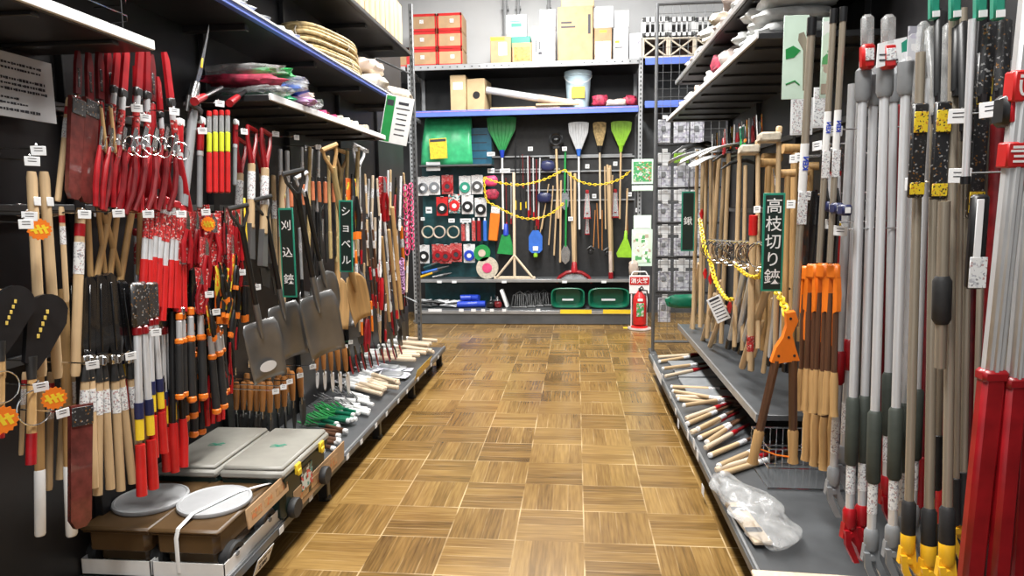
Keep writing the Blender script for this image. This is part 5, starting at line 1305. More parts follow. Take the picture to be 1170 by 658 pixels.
# chains (yellow)
def chain(name, pts, label, r_link=.016, wire=.0045, mt='yellow', y=None, x=None, group=None):
    W3 = [P(p[0], p[1], y=y) if y is not None else P(p[0], p[1], x=p[2] if len(p) > 2 else x) for p in pts]
    # smooth resample
    sm = []
    for i in range(len(W3) - 1):
        p0 = W3[max(0, i - 1)]; p1 = W3[i]; p2 = W3[i + 1]; p3 = W3[min(len(W3) - 1, i + 2)]
        for k in range(12):
            t_ = k / 12; sm.append(.5 * ((2 * p1) + (p2 - p0) * t_ + (2 * p0 - 5 * p1 + 4 * p2 - p3) * t_ * t_ + (3 * p1 - p0 - 3 * p2 + p3) * t_ ** 3))
    sm.append(W3[-1])
    D = [0]
    for i in range(1, len(sm)): D.append(D[-1] + (sm[i] - sm[i - 1]).length)
    step = r_link * 2.3; n = int(D[-1] / step); t = MB(); j = 0; o0 = W3[0]
    for k in range(n):
        s_ = (k + .5) * step
        while j < len(D) - 2 and D[j + 1] < s_: j += 1
        f = (s_ - D[j]) / max(1e-6, D[j + 1] - D[j]); c = sm[j].lerp(sm[j + 1], f) - o0; d = (sm[j + 1] - sm[j]).normalized()
        u = d.cross(Vector((0, 0, 1)) if k % 2 else Vector((.3, 1, .2))).normalized()
        t.tube([c + d * (math.cos(a_) * r_link * 1.5) + u * (math.sin(a_) * r_link * .8) for a_ in [k2 * math.pi / 5 for k2 in range(10)]], wire, 5, closed=True)
    o = t.build(name, mt); o.location = o0; return tag(o, label, 'chain', group)
YC = YB + .12
chain('plastic_chain', [(553, 203), (572, 209), (596, 211), (622, 205), (644, 194)], 'yellow plastic chain, upper left swag across the display', y=YC, r_link=.015, wire=.0055, group='yellow chains on the display')
chain('plastic_chain', [(645, 194), (662, 207), (683, 211), (705, 206), (722, 194)], 'yellow plastic chain, upper right swag across the display', y=YC, r_link=.015, wire=.0055, group='yellow chains on the display')
chain('plastic_chain', [(553, 204), (556, 228), (568, 236), (590, 247), (608, 250), (628, 245), (644, 232)], 'yellow plastic chain, lower swag ending by the green spade', y=YC, r_link=.015, wire=.0055, group='yellow chains on the display')

# ---- long tools on the right half
def fan(kn, L, w_, hm, sm_, sock, hl, ribs=7, name='leaf_rake'):
    """rake or broom hung head up: head fan 0..-hl, handle below"""
    @kind(kn, L)
    def _():
        r = thing(name)
        poly = [(-w_ * .5, -.01)] + [(w_ * .5 * math.sin(a_), .02 * math.cos(a_) - .01) for a_ in [-.9, -.4, 0, .4, .9]] + [(w_ * .5, -.01), (w_ * .46, -hl * .35), (.025, -hl), (-.025, -hl), (-w_ * .46, -hl * .35)]
        t = MB().prism(poly, .012, 'x'); t.mat(1)
        for k in range(ribs):
            q = (k / (ribs - 1) - .5); t.tube([(.009, q * w_ * .9, -.01), (.009, q * w_ * .8, -hl * .4), (.009, q * .03, -hl)], .004, 5)
        t.build('fan_head', [hm, hm], r)
        MB().tube([(0, 0, -hl + .03), (0, 0, -hl - .06)], [.035, .02], 10).build('socket', sock, r)
        MB().tube([(0, 0, -hl - .04), (0, 0, -L)], .013, 8).build('handle', sm_, r)
        return r
fan('rake_green', 1.35, .36, 'green_tool', 'white', 'blue', .42); fan('rake_white', 1.35, .26, 'alu_matte', 'white', 'blue_tool', .36); fan('broom_tan', 1.3, .18, 'straw', 'wood_pale', 'black', .34, name='garden_broom'); fan('rake_lime', 1.3, .28, 'green_lime', 'wood_light', 'green_lime', .34)
YT = YB + .26
row('rake_green', [(573, 134, 575, 262)], 0, 'broad green fan rake with blue socket hung head up', 'rake', None, '-y', y=YT)
row('rake_white', [(661, 140, 662, 262)], 0, 'grey white fan rake with blue socket hung head up', 'rake', None, '-y', y=YT)
row('broom_tan', [(685, 140, 686, 250)], 0, 'tan bristle broom hung head up between two rakes', 'broom', None, '-y', y=YT)
row('rake_lime', [(710, 139, 708, 250)], 0, 'lime green fan rake hung head up beside the post', 'rake', None, '-y', y=YT)
@kind('head_black', 1.1)
def _(): return T('cultivator', ('head', 'black', [('r', 0, -.10, .075, .022), ('b', (0, 0, -.20), (.03, .10, .05), .01)]), ('dial', 'steel', [('c', .035, -.085, -.115)]), ('handle', 'wood_light', [('c', .015, -.2, -1.1)]))
row('head_black', [(635, 150, 638, 250)], 0, 'tool with black round head and pale centre beside the fan rake', 'cultivator', None, '-y', y=YT)
def stick(kn, mt, r_=.014, L=1.1, name='wooden_pole', foot=None):
    @kind(kn, L)
    def _():
        ps = [('shaft', mt, [('c', r_, 0, -L)])]
        if foot: ps.append(('end', foot, [('c', r_ * 1.3, -L * .86, -L)]))
        return T(name, *ps)
stick('stick_wood', 'wood_light'); stick('stick_dark', 'black', .012, 1.1, foot='yellow'); stick('stick_red', 'red_dark', .012, 1.1, foot='red'); stick('stick_alu', 'alu', .012, 1.1, foot='red'); stick('stick_white', 'white', .01, 1.0, foot='blue'); stick('stick_brown', 'wood_orange', .013, 1.0)
row('stick_wood', [(652, 196, 655, 300), (657, 200, 658, 302), (627, 210, 619, 262), (632, 212, 627, 280), (637, 210, 633, 292), (641, 206, 640, 300), (691, 190, 692, 262), (694, 188, 697, 300), (697, 189, 700, 310), (700, 200, 699, 250), (622, 240, 613, 288, YT + .05)], 0, 'pale wooden broom handle hanging on the back display, {}', 'tool handle', 'pale wooden handles on the display', '-y', y=YT)
row('stick_dark', [(589, 160, 589, 240), (594, 176, 595, 240), (600, 184, 601, 238), (586, 200, 587, 236, YT + .04)], 0, 'dark shafted tool with yellow end left of the display middle, {}', 'hand tool', 'dark shafts on the display', '-y', y=YT)
row('stick_red', [(578, 203, 579, 262), (597, 176, 598, 215), (605, 178, 606, 246, YT + .04), (613, 182, 613, 258)], 0, 'dark red shafted tool near the display middle, {}', 'hand tool', 'dark red shafts on the display', '-y', y=YT)
row('stick_alu', [(584, 208, 584, 256), (603, 178, 604, 250), (609, 180, 610, 252), (617, 180, 615, 262), (649, 196, 649, 232, YT + .04), (655, 262, 656, 300, YT + .04)], 0, 'silver shafted tool with red end on the back display, {}', 'hand tool', 'silver shafts on the display', '-y', y=YT)
row('stick_brown', [(682, 232, 684, 284), (688, 240, 688, 286), (680, 240, 678, 284), (716, 218, 717, 268)], 0, 'brown handle hanging low right of the red tongs, {}', 'tool handle', 'brown handles on the display', '-y', y=YT)
# T shaped wooden leveller
@kind('tee', 1.32)
def _(): return T('wooden_leveller', ('shaft', 'wood_pale', [('c', .018, 0, -1.32)]), ('bar', 'wood_pale', [('b', (0, 0, -1.30), (.03, .52, .035), .004)]),
                  ('brace', 'wood_pale', [('t', [(.012, 0, -1.02), (.012, -.22, -1.29)], .016, 6)]), ('brace', 'wood_pale', [('t', [(.012, 0, -1.02), (.012, .22, -1.29)], .016, 6)]))
row('tee', [(587, 197, 588, 319)], 0, 'pale wooden leveller with two braces standing on the low shelf', 'leveller', None, '-y', y=YB + .12)
@kind('rakehead', 1.32)
def _():
    arcp = [(0, .24 * math.sin(a_), -1.20 - .10 * (1 - math.cos(a_)) * 2.2) for a_ in [-1.2, -.8, -.4, 0, .4, .8, 1.2]]
    return T('snow_pusher', ('shaft', 'wood_light', [('c', .017, 0, -1.14)]), ('socket', 'red', [('c', .03, -1.08, -1.22, 0, 0, .045)]), ('head', ['red', 'clear'], [('t', arcp, .024, 8), ('m', 1), ('p', [(-.22, -1.30), (-.12, -1.23), (.12, -1.23), (.22, -1.30), (.22, -1.32), (-.22, -1.32)], .01)]))
row('rakehead', [(657, 198, 656, 321)], 0, 'wide red headed pusher with wooden handle standing on the low shelf', 'pusher', None, '-y', y=YB + .14)
@kind('redfoot', 1.35)
def _(): return T('edging_tool', ('shaft', 'wood_light', [('c', .02, 0, -1.1)]), ('sleeve', 'skin_bag', [('c', .023, -1.0, -1.28)]), ('foot', 'red', [('c', .03, -1.26, -1.35)]))
row('redfoot', [(696, 192, 698, 319)], 0, 'wooden handled tool with small red foot on the low shelf', 'edging tool', None, '-y', y=YB + .14)
@kind('tongs', .58)
def _():
    ps = [('cap', 'red', [('b', (0, 0, -.04), (.03, .06, .08), .01)]), ('clear_sleeve', 'clear', [('p', [(-.035, -.06), (.035, -.06), (.06, -.50), (-.06, -.50)], .03)])]
    for s in (-1, 1): ps.append(('leg', 'red', [('t', [(0, s * .012, -.05), (0, s * .05, -.34), (0, s * .055, -.50)], .008, 6)]))
    ps.append(('foot', 'red', [('b', (0, 0, -.52), (.04, .14, .03), .008), ('b', (0, 0, -.43), (.03, .05, .03), .006)]))
    return T('litter_tongs', *ps)
row('tongs', [(671, 217, 671, 253), (703, 216, 703, 252), (671, 246, 671, 270, YT + .05)], 0, 'red and clear litter tongs hanging on the display, {}', 'tongs', 'red litter tongs', '-y', y=YT - .03)
@kind('scoop_blue', .42)
def _(): return T('scoop', ('handle', 'wood_dark', [('c', .016, .0, -.10)]), ('scoop', 'blue_tool', [('p', [(-.04, -.06), (.04, -.06), (.09, -.14), (.09, -.32), (.05, -.36), (-.05, -.36), (-.09, -.32), (-.09, -.14)], .05)]), ('label', 'paper', [('b', (.03, 0, -.30), (.004, .07, .06), .002)]), ('tip', 'green_lime', [('c', .03, -.35, -.42)]))
row('scoop_blue', [(612, 258, 612, 294)], 0, 'blue plastic scoop with white label hanging low', 'scoop', None, '-y', y=YT)
@kind('dustpan', .30)
def _(): return T('dustpan', ('neck', 'blue', [('c', .03, .16, -.02, 0, 0, .045)]), ('pan', 'green_tool', [('p', [(-.06, 0), (.06, 0), (.13, -.26), (.11, -.30), (-.13, -.28)], .05)]))
row('dustpan', [(578, 268, 578, 291)], 0, 'green pan with blue neck hanging above the leveller braces', 'dustpan', None, '-y', y=YT)
@kind('sleeve', .40)
def _(): return T('saw_sleeve', ('sleeve', 'orange', [('b', (0, 0, -.20), (.03, .13, .38), .012)]), ('top', 'print_white', [('b', (0, 0, .02), (.02, .12, .10), .004)]))
row('sleeve', [(566, 242, 563, 276)], 0, 'flat bright orange sleeve hanging right of the tubes', 'sleeve', None, '-y', y=YT)
@kind('brush_lime', .95)
def _(): return T('hand_broom', ('shaft', 'wood_light', [('c', .013, 0, -.62)]), ('neck', 'green_lime', [('c', .02, -.58, -.72, 0, 0, .03)]), ('skirt', 'green_lime', [('p', [(-.03, -.70), (.03, -.70), (.11, -.92), (.09, -.95), (-.10, -.95), (-.12, -.90)], .05)]))
row('brush_lime', [(717, 215, 714, 294)], 0, 'lime green broom hanging head down beside the slotted post', 'broom', None, '-y', y=YT - .04)
@kind('spade_green', .85)
def _(): return T('spade', ('shaft', 'green_tool', [('c', .014, 0, -.62)]), ('blade', 'steel', [('p', [(-.02, -.60), (.02, -.60), (.06, -.68), (.05, -.80), (0, -.85), (-.05, -.80), (-.06, -.68)], .01)]))
row('spade_green', [(646, 168, 645, 240), (647, 228, 646, 302)], 0, 'green shafted steel spade on the display, {} of two', 'spade', 'green spades', '-y', y=YT + .0)
for i, (px, py, mt, nm) in enumerate(((626, 190, 'navy', 'navy blue cap box on a peg rail'), (622, 226, 'navy', 'lower navy blue packet on a peg rail'), (561, 207, 'pink', 'pink packet at the teal panel edge'), (562, 222, 'cloth_red', 'dark pinkish packet below the pink one'))):
    p = P(px, py, y=YT); put(lumpy(.17, .08, .13, 120 + i, .15).build('packet', mt), (p.x, p.y - .02, p.z - .065), label=nm, cat='packet')
for i, px in enumerate((671, 690)):
    p = P(px + 4, 285 + i * 2, y=YT); t = MB().tube([(-.05, 0, 0), (0, 0, .04), (.05, 0, 0)], .02, 8).box((0, 0, -.03), (.06, .04, .06), .01)
    put(t.build('castor', 'black'), p, label=['left', 'right'][i] + ' small black castor hanging low right of the pusher', cat='castor', group='black castors')
# base shelf goods
S0 = s0 + .001
r7 = random.Random(9)
for i in range(10):
    px = 484 + (i % 5) * 9; p = P(px, 345, y=YB + .08)
    t = MB(); t.tube([(-.12, 0, .02), (0, .01, .03), (.12, .02, .015)], [.012, .028, .01], 8, .8); t.tube([(-.05, .03, .02), (.1, .06, .03)], .012, 6)
    put(t.build('silver_packet', 'alu_matte' if i % 2 else 'iron'), (p.x + r7.uniform(-.02, .02), YB + .02 + .05 * (i % 3), S0 + .045 * (i // 5) + .01), rz=r7.uniform(-.5, .5), label='grey metal piece in the heap on the bottom shelf, ' + ['lower', 'upper'][i // 5] + ' layer, ' + ordn(i % 5, 5), cat='tool', group='grey metal heap on the bottom shelf')
for i in range(5):
    p = P(528 + (i % 3) * 10, 350, y=YB + .05); t = MB().tube([(-.06, 0, 0), (.07, 0, 0)], .042, 12)
    put(t.build('blue_roll', 'blue'), (p.x + .03 * (i // 3), YB + .05 + .02 * i, S0 + .044 + .075 * (i // 3)), rz=r7.uniform(-.4, .4), label='shiny blue roll in the small pile on the bottom shelf, ' + ['lower left', 'lower middle', 'lower right', 'upper left', 'upper right'][i], cat='roll', group='blue rolls')
for i, (px, mt, nm) in enumerate(((561, 'black', 'black'), (569, 'red_dark', 'dark red'), (566, 'grey_plastic', 'grey'))):
    p = P(px, 348, y=YB + .1); t = MB().box((0, 0, .04), (.09, .14, .08), .015).mat(1).tube([(0, 0, .08), (0, .04, .13)], .015, 8)
    put(t.build('small_sharpener', [mt, 'steel']), (p.x, YB + .08 + .16 * (i == 2), S0), rz=.2 * i, label=nm + ' small tool right of the blue rolls', cat='tool')
p = P(580, 350, y=YB + .1); put(MB().box((0, 0, .12), (.04, .12, .24), .008).build('leaning_card', 'white'), (p.x, YB + .1, S0 + .004), ry=-.32, label='white card leaning beside the black iron frames', cat='card')
for i in range(4):
    p = P(594 + i * 9, 350, y=YB + .1); r = thing('iron_frame', 'black iron spiked frame on the bottom shelf, ' + ordn(i, 4), 'frame', 'black iron frames')
    t = MB().tube([(-.10, 0, .01), (-.08, .05, .15), (0, .08, .20), (.08, .05, .15), (.10, 0, .01)], .011, 8); t.build('hoop', 'iron', r)
    t = MB(); [t.tube([(q * .03, 0, .01), (q * .022, .06, .17)], .007, 6) for q in (-2, -1, 0, 1, 2)]; t.tube([(-.10, 0, .012), (.10, 0, .012)], .011, 6); t.build('spikes', 'iron', r)
    r.location = (p.x, YB + .03 + .06 * i, S0)
for i, (p0, p1) in enumerate(((629.5, 668), (672, 719))):
    a, b = P(p0, 328, y=YB - .02), P(p1, 353, y=YB - .02); w_, h_ = b.x - a.x, a.z - S0 - .02; d_ = .20
    r = thing('plastic_tub', ['deep green plastic tub left of its wider twin, bottom shelf', 'wider deep green plastic tub at the right of the bottom shelf'][i], 'tub', 'green tubs')
    def ring(k, z, yo, dd): # rounded rectangle loop in xz face, tub tilted with opening forward
        return [((abs(math.cos(q)) ** .45) * (1 if math.cos(q) > 0 else -1) * w_ / 2 * k, yo, h_ / 2 + .01 + (abs(math.sin(q)) ** .45) * (1 if math.sin(q) > 0 else -1) * h_ / 2 * k) for q in [u * math.pi / 16 for u in range(32)]]
    loops = [ring(.98, 0, .02, 0), ring(1.0, 0, 0, 0), ring(.92, 0, -.004, 0), ring(.84, 0, .08, 0), ring(.74, 0, .13, 0), ring(.01, 0, .135, 0)]
    vs = [v for l in loops for v in l]; n = 32
    t = MB().add(vs, [(a_ * n + k, a_ * n + (k + 1) % n, (a_ + 1) * n + (k + 1) % n, (a_ + 1) * n + k) for a_ in range(len(loops) - 1) for k in range(n)])
    lo = [ring(.99, 0, .015, 0), ring(.90, 0, .14, 0), ring(.01, 0, .15, 0)]; vs = [v for l in lo for v in l]
    t.add(vs, [(a_ * n + k, a_ * n + (k + 1) % n, (a_ + 1) * n + (k + 1) % n, (a_ + 1) * n + k) for a_ in range(2) for k in range(n)])
    t.build('tub', 'green_tub', r); MB().box((0, .07, h_ * .42), (w_ * .34, .008, h_ * .10), .002).build('label', 'paper', r)
    r.location = ((a.x + b.x) / 2, YB - .02, S0)
# fire extinguisher and its stand
ye = YB - .42; a, b = P(731, 312, y=ye), P(731, 376, y=ye)
p = P(730.5, 376, y=ye); ex = p.x; H_ = P(731, 336, y=ye).z
r = thing('fire_extinguisher', 'red fire extinguisher on a round base left of the mesh rack', 'extinguisher')
MB().lathe([(.06, .03), (.075, .04), (.078, .06), (.078, H_ - .09), (.065, H_ - .04), (.03, H_), (.022, H_ + .02)], 24).build('cylinder', 'red_bright', r)
MB().box((0, -.077, H_ * .52), (.085, .008, .16), .003).build('label', 'print_green', r); MB().box((0, -.077, H_ * .85 - .02), (.06, .008, .03), .002).build('badge', 'white', r)
t = MB().box((0, -.0, H_ + .03), (.03, .08, .03), .005).tube([(0, .03, H_ + .04), (.02, -.03, H_ + .07), (.03, -.10, H_ + .055)], .008, 6); t.build('valve', 'black', r)
MB().tube([(.02, 0, H_ + .03), (.08, -.02, H_ + .02), (.10, -.03, H_ - .1), (.09, -.03, .18)], .010, 8).build('hose', 'black', r)
r.location = (ex, ye, .022)
r = thing('extinguisher_stand', 'white framed stand with red sign behind the fire extinguisher', 'stand')
MB().lathe([(.13, 0), (.14, .006), (.135, .02), (.10, .022)], 28).build('base', 'cloth_pinkish', r); MB().lathe([(.10, .0), (.10, .03), (.085, .04)], 24, (0, 0, .0)).build('cup', 'red_bright', r)
zt2 = P(731, 311, y=ye).z
for s in (-1, 1): MB().tube([(s * .09, .06, .02), (s * .09, .06, zt2 - .03), (s * .07, .06, zt2)], .008, 8).build('post', 'white', r)
MB().tube([(-.07, .06, zt2), (.07, .06, zt2)], .008, 8).build('crossbar', 'white', r)
sz0, sz1 = P(731, 336, y=ye).z, P(731, 317, y=ye).z
MB().box((0, .052, (sz0 + sz1) / 2 + .01), (.235, .006, sz1 - sz0 + .02), .002).build('sign_board', 'white', r)
MB().box((0, .047, sz1 - .045), (.225, .005, .095), .001).build('red_panel', 'red_bright', r)
vs, fs = textmesh('消火器', .066, 1.05, .0012); t = MB().add([(x_, .0435 - z_, y_ + sz1 - .047) for x_, y_, z_ in vs], fs); t.build('lettering', 'white', r, 'white Japanese characters on red')
r.location = (ex, ye, 0)
p = P(722, 374, y=YB - .5); put(MB().box((0, 0, .001), (.12, .10, .002)).build('floor_mark', 'yellow'), (p.x - .03, YB - .35, 0.0005), label='yellow tape patch on the floor by the extinguisher', cat='floor mark')
# printed posters right of display
for i, (p0, p1, y0_, y1_, mt, nm) in enumerate(((722, 746, 182, 210, 'print_green', 'colourful flower seed poster at the slotted post'), (722, 746, 212, 218, 'paper_mint', 'narrow pale poster strip below the seed poster'), (724, 744, 246, 262, 'paper', 'pale blue white poster behind the extinguisher post'), (722, 745, 262, 304, 'print_mint', 'tall pastel bagged goods picture above the extinguisher'))):
    a, b = P(p0, y0_, y=YB - .10), P(p1, y1_, y=YB - .10); t = MB().box((0, 0, (a.z - b.z) / 2), (b.x - a.x, .012, a.z - b.z), .002)
    t.mat(1).box((0, -.008, (a.z - b.z) / 2), ((b.x - a.x) * .86, .004, (a.z - b.z) * .8)); put(t.build('poster', ['paper_mint', mt]), ((a.x + b.x) / 2 + .0, YB - .10, b.z), label=nm, cat='poster')
p = P(724, 300, y=YB - .16); put(lumpy(.11, .1, .18, 133, .2).build('wrapped_bundle', 'skin_bag'), (p.x, YB - .16, p.z - .16), label='pinkish wrapped bundle just above the extinguisher sign', cat='bundle')

# ---- packets on the mesh rack
rows_ = [(137, 163), (175, 186), (190, 214), (217, 229), (233, 253), (258, 268), (272, 292), (297, 306), (310, 332), (340, 368)]
colsx = [(752, 766), (770, 787), (789, 804)]
kk = 0
nmr = ['top', 'second', 'third', 'fourth', 'fifth', 'sixth', 'seventh', 'eighth', 'ninth', 'lowest']; nmc = ['left', 'middle', 'right']
MYC = EY + .06
for j, (y0_, y1_) in enumerate(rows_):
    for i, (x0_, x1_) in enumerate(colsx):
        if j in (9,) and i > 0: continue
        a, b = P(x0_, y0_, y=MYC), P(x1_, y1_, y=MYC); h_ = a.z - b.z; w_ = b.x - a.x
        r = thing('wallet_packet', 'plastic wallet packet hung on the mesh rack, ' + nmr[j] + ' row, ' + nmc[i] + ' column', 'packet', 'wallet packets on the mesh rack')
        lime = (j == 1 and i == 1)
        MB().box((0, 0, -h_ / 2), (w_, .010, h_), .003).build('card', 'green_lime' if lime else 'paper' if h_ < .14 else 'print_grey', r)
        if h_ > .14: MB().box((-.01, -.009, -h_ * .38), (w_ * .35, .012, h_ * .25), .004).build('contents', 'grey_plastic', r)
        MB().tube([(0, -.035, .02), (0, .04, .02), (0, .05, -.01)], .003, 6).build('hanger', 'chrome', r)
        MB().box((0, -.035, .02), (w_ * .45, .003, .035), .001).build('tag', 'paper', r)
        r.location = ((a.x + b.x) / 2, MYC, a.z)
for i, (y0_, mt) in enumerate(((166, 0), (215, 0), (255, 0), (294, 0), (334, 0))):
    a = P(752, y0_, y=EY); MB().box((ex0 + .36, EY - .012, a.z), (.68, .012, .02), .002).build('crossbar', 'black', mr)
a, b = P(762, 337, y=EY - .06), P(800, 352, y=EY - .06); put(lumpy(b.x - a.x, .10, .13, 140, .2).build('green_pouch', 'green_tub'), ((a.x + b.x) / 2, EY - .07, b.z), label='dark green pouch low on the mesh rack', cat='pouch')
# ================================================================== right side
GR = bpy.data.objects['shelving_gondola.001']
for z_, y0, y1 in ((1.85, 1.2, 6.0), (1.40, 1.2, 6.0)):
    MB().box((RX - .02, (y0 + y1) / 2, z_), (.015, y1 - y0, .03), .002).build('peg_rail', 'frame_grey', GR)
MZ = .411
def stand(px, py, x, dz=.003):
    """foot of a long tool on the mid shelf"""
    return P(px, py, x=x)
# --- hoes and mattocks with wooden handles standing in a row
def hoek(kn, L, head, hm='alu_matte', shaft='wood_light', r_=.017):
    @kind(kn, L)
    def _():
        r = thing('garden_hoe'); MB().tube([(0, 0, -.02), (0, 0, -L)], [r_ * .9, r_], 10).build('handle', shaft, r)
        t = MB()
        if head == 'wide':      # broad thin blade reaching towards the aisle
            t.sheet(lambda u, v: (.02 + u * .26, (v - .5) * (.10 + .10 * u), .03 - .08 * u * u + .008 * math.sin(v * 9)), 6, 6)
            o = t.build('blade', hm, r, solid=.003); MB().tube([(0, 0, .03), (.05, 0, .028)], [.022, .012], 8).build('socket', 'iron', r)
        elif head == 'cream':
            t.box((.06, 0, .005), (.13, .10, .06), .012); t.mat(1)
            for k in range(6): t.box((.02 + k * .02, -.0505, .005 + .01 * (k % 2)), (.010, .002, .012))
            t.build('plastic_head', [hm, 'black_matte'], r); MB().box((0, 0, .05), (.035, .035, .05), .008).build('handle_end', 'wood_light', r)
        elif head == 'pick':
            t.tube([(-.10, 0, -.01), (0, 0, .02), (.12, 0, 0), (.2, 0, -.05)], [.008, .018, .013, .005], 8); t.build('pick_head', hm, r)
        elif head == 'wood':
            t.tube([(-.05, 0, .0), (.07, 0, .0)], [.026, .028], 12); t.build('cross_head', shaft, r)
        return r
hoek('hoe_wide', 1.45, 'wide'); hoek('hoe_cream', 1.35, 'cream', 'sacking'); hoek('hoe_pick', 1.5, 'pick', 'iron'); hoek('hoe_wood', 1.2, 'wood', 'wood_honey', 'wood_honey', .022)
row('hoe_wide', [(803, 178, 800, 374, .97), (812, 180, 812, 368, 1.02), (822, 178, 808, 386, .96), (833, 172, 824, 392, .97), (845, 170, 839, 396, .94), (828, 182, 818, 380, 1.08)], .98, 'hoe with broad pale grey blade and wooden handle, {}', 'hoe', 'broad bladed hoes', '-x', jr=.25)
row('hoe_pick', [(797, 168, 792, 376, .95), (808, 166, 802, 372, 1.1), (817, 176, 814, 380, 1.12), (846, 176, 838, 398, 1.05), (852, 186, 848, 400, .98)], 1.0, 'pick headed tool with straight wooden handle among the hoes, {}', 'pick', 'pick headed tools', '-x', jr=.3)
row('hoe_cream', [(866, 172, 866, 398, .93), (890, 158, 886, 404, .84)], .9, 'tool with cream pierced plastic head and wooden handle, {} of the pair', 'rake', 'cream headed tools', '-x')
row('hoe_wood', [(900, 198, 896, 400, .90), (878, 186, 872, 400, 1.0), (908, 170, 904, 410, 1.0), (916, 196, 914, 390, 1.05), (926, 190, 920, 400, 1.1), (884, 180, 880, 396, 1.1)], .95, 'dark wooden mallet headed handle behind the five character sign, {}', 'tool handle', 'mallet headed handles', '-x', jr=.3)
# slanting short handles with grey tubes in front
stick('stick_pale', 'wood_light', .021, .7); stick('stick_tube', 'alu_matte', .019, .7, 'spare_tube', 'black')
row('stick_pale', [(818, 336, 802, 392, .97), (828, 350, 811, 396, .96), (876, 330, 848, 420, .93), (862, 300, 858, 424, .95), (872, 366, 862, 408, .95), (800, 300, 790, 380, .98), (824, 320, 816, 392, 1.02), (884, 340, 872, 426, .98)], .95, 'short pale wooden handle leaning on the middle shelf, {}', 'tool handle', 'short pale leaning handles', '-x')
row('stick_tube', [(850, 310, 832, 398, .95), (858, 316, 840, 400, .97), (866, 330, 846, 404, .99), (886, 336, 878, 418, .98), (896, 334, 890, 420, 1.0), (904, 340, 896, 425, 1.02)], .95, 'grey tube with black end leaning on the middle shelf, {}', 'tube', 'grey leaning tubes', '-x')
stick('stick_redtop', 'wood_light', .016, 1.0, 'wooden_pole', 'print_red')
a, b = P(861, 246, x=.88), P(857, 412, x=.90)
r = thing('red_topped_pole', 'wooden handle with bright red top sleeve right of the rings', 'tool handle'); d = b - a
MB().tube([(0, 0, 0), d * .13], .022, 10).build('sleeve', 'red_bright', r); MB().tube([d * .12, d], .018, 10).build('shaft', 'wood_light', r); MB().tube([d * .82, d * .93], .0195, 10).build('label', 'print_red', r); r.location = a
# ring hooks in a row with the yellow chain
for i in range(14):
    px = 812 + i * 4.4 + (3 if i > 6 else 0); py = 276 + i * .6 + (i % 3); c = P(px, py + 8, x=.90); t = MB(); rr_ = .062 + .006 * (i % 3)
    t.tube([(.0 + .25 * rr_ * math.cos(u * math.pi / 12), -rr_ * math.cos(u * math.pi / 12), rr_ * math.sin(u * math.pi / 12)) for u in range(24)], .0035, 6, closed=True)
    put(t.build('wire_ring', 'chrome'), c, rz=.9, label='chrome wire ring in the row threaded before the hoes, ' + ordn(i, 14), cat='ring', group='wire rings before the hoes')
MB().tube([P(800, 270, x=.93), P(902, 330, x=.93)], .005, 6).build('ring_rod', 'iron', GR)
chain('plastic_chain', [(800, 250, .90), (805, 282, .89), (812, 300, .88), (818, 322, .88), (830, 341, .87), (838, 341, .87)], 'yellow plastic chain hanging in front of the hoes by the rings', r_link=.014, wire=.005, group='yellow chains on the right')
chain('plastic_chain', [(840, 302, .88), (848, 310, .88), (858, 316, .88), (870, 314, .88), (874, 296, .87)], 'short yellow chain swag left of the five character sign', r_link=.014, wire=.005, group='yellow chains on the right')
chain('plastic_chain', [(886, 332, .80), (892, 340, .79), (897, 352, .78), (900, 366, .77)], 'yellow chain dropping from the sign to the orange lopper', r_link=.014, wire=.005, group='yellow chains on the right')
# instruction card tied on chain
c = P(821, 353, x=.86); r = thing('instruction_card', 'tilted white instruction card hanging from the yellow chain', 'card')
MB().box((0, 0, 0), (.085, .003, .16), .001).build('card', 'paper', r); t = MB()
for k in range(7): t.box((0, -.002, .065 - k * .021), (.062, .001, .006 if k else .014))
t.build('printing', 'ink', r); put(r, c, ry=-.45)
# small red fasteners
for i, (px, py) in enumerate(((806, 312), (812, 318), (834, 350), (802, 244))):
    c = P(px, py, x=.90); put(MB().tube([(0, 0, .03), (0, .012, 0), (0, 0, -.04)], [.006, .016, .006], 8).build('clip', 'red_bright'), c, label=['red clip left of the instruction card', 'red clip just above the instruction card', 'red clip at the right corner of the instruction card', 'small red clip near the top of the long yellow chain'][i], cat='clip', group='red clips on the right')
# hanging small packs up high, under the shelf
rr = random.Random(4)
pts = []
for i in range(14):
    px = 814 + i * 4.2; py = 153 - i * 1.8; pts.append((px, py, px + rr.uniform(-1, 1), py + 26 + rr.uniform(-3, 6), .93 + .03 * (i % 3)))
row('slim_spade_white', pts[::2], .95, 'small white tool hanging under the right shelf edge, {}', 'hand tool', 'small white tools under the right shelf', '-x')
row('orange_pruner', pts[1::4], .95, 'small dark orange tool hanging under the right shelf edge, {}', 'pruner', 'small orange tools under the right shelf', '-x')
row('hand_pruner', pts[3::4], .95, 'small red tool hanging under the right shelf edge, {}', 'pruner', 'small red tools under the right shelf', '-x')
row('green_claw', [(846, 146, 847, 172, .93), (850, 144, 851, 172, .95)], .95, 'small green tool hanging near the middle of the right shelf, {}', 'hand tool', 'small green tools under the right shelf', '-x')
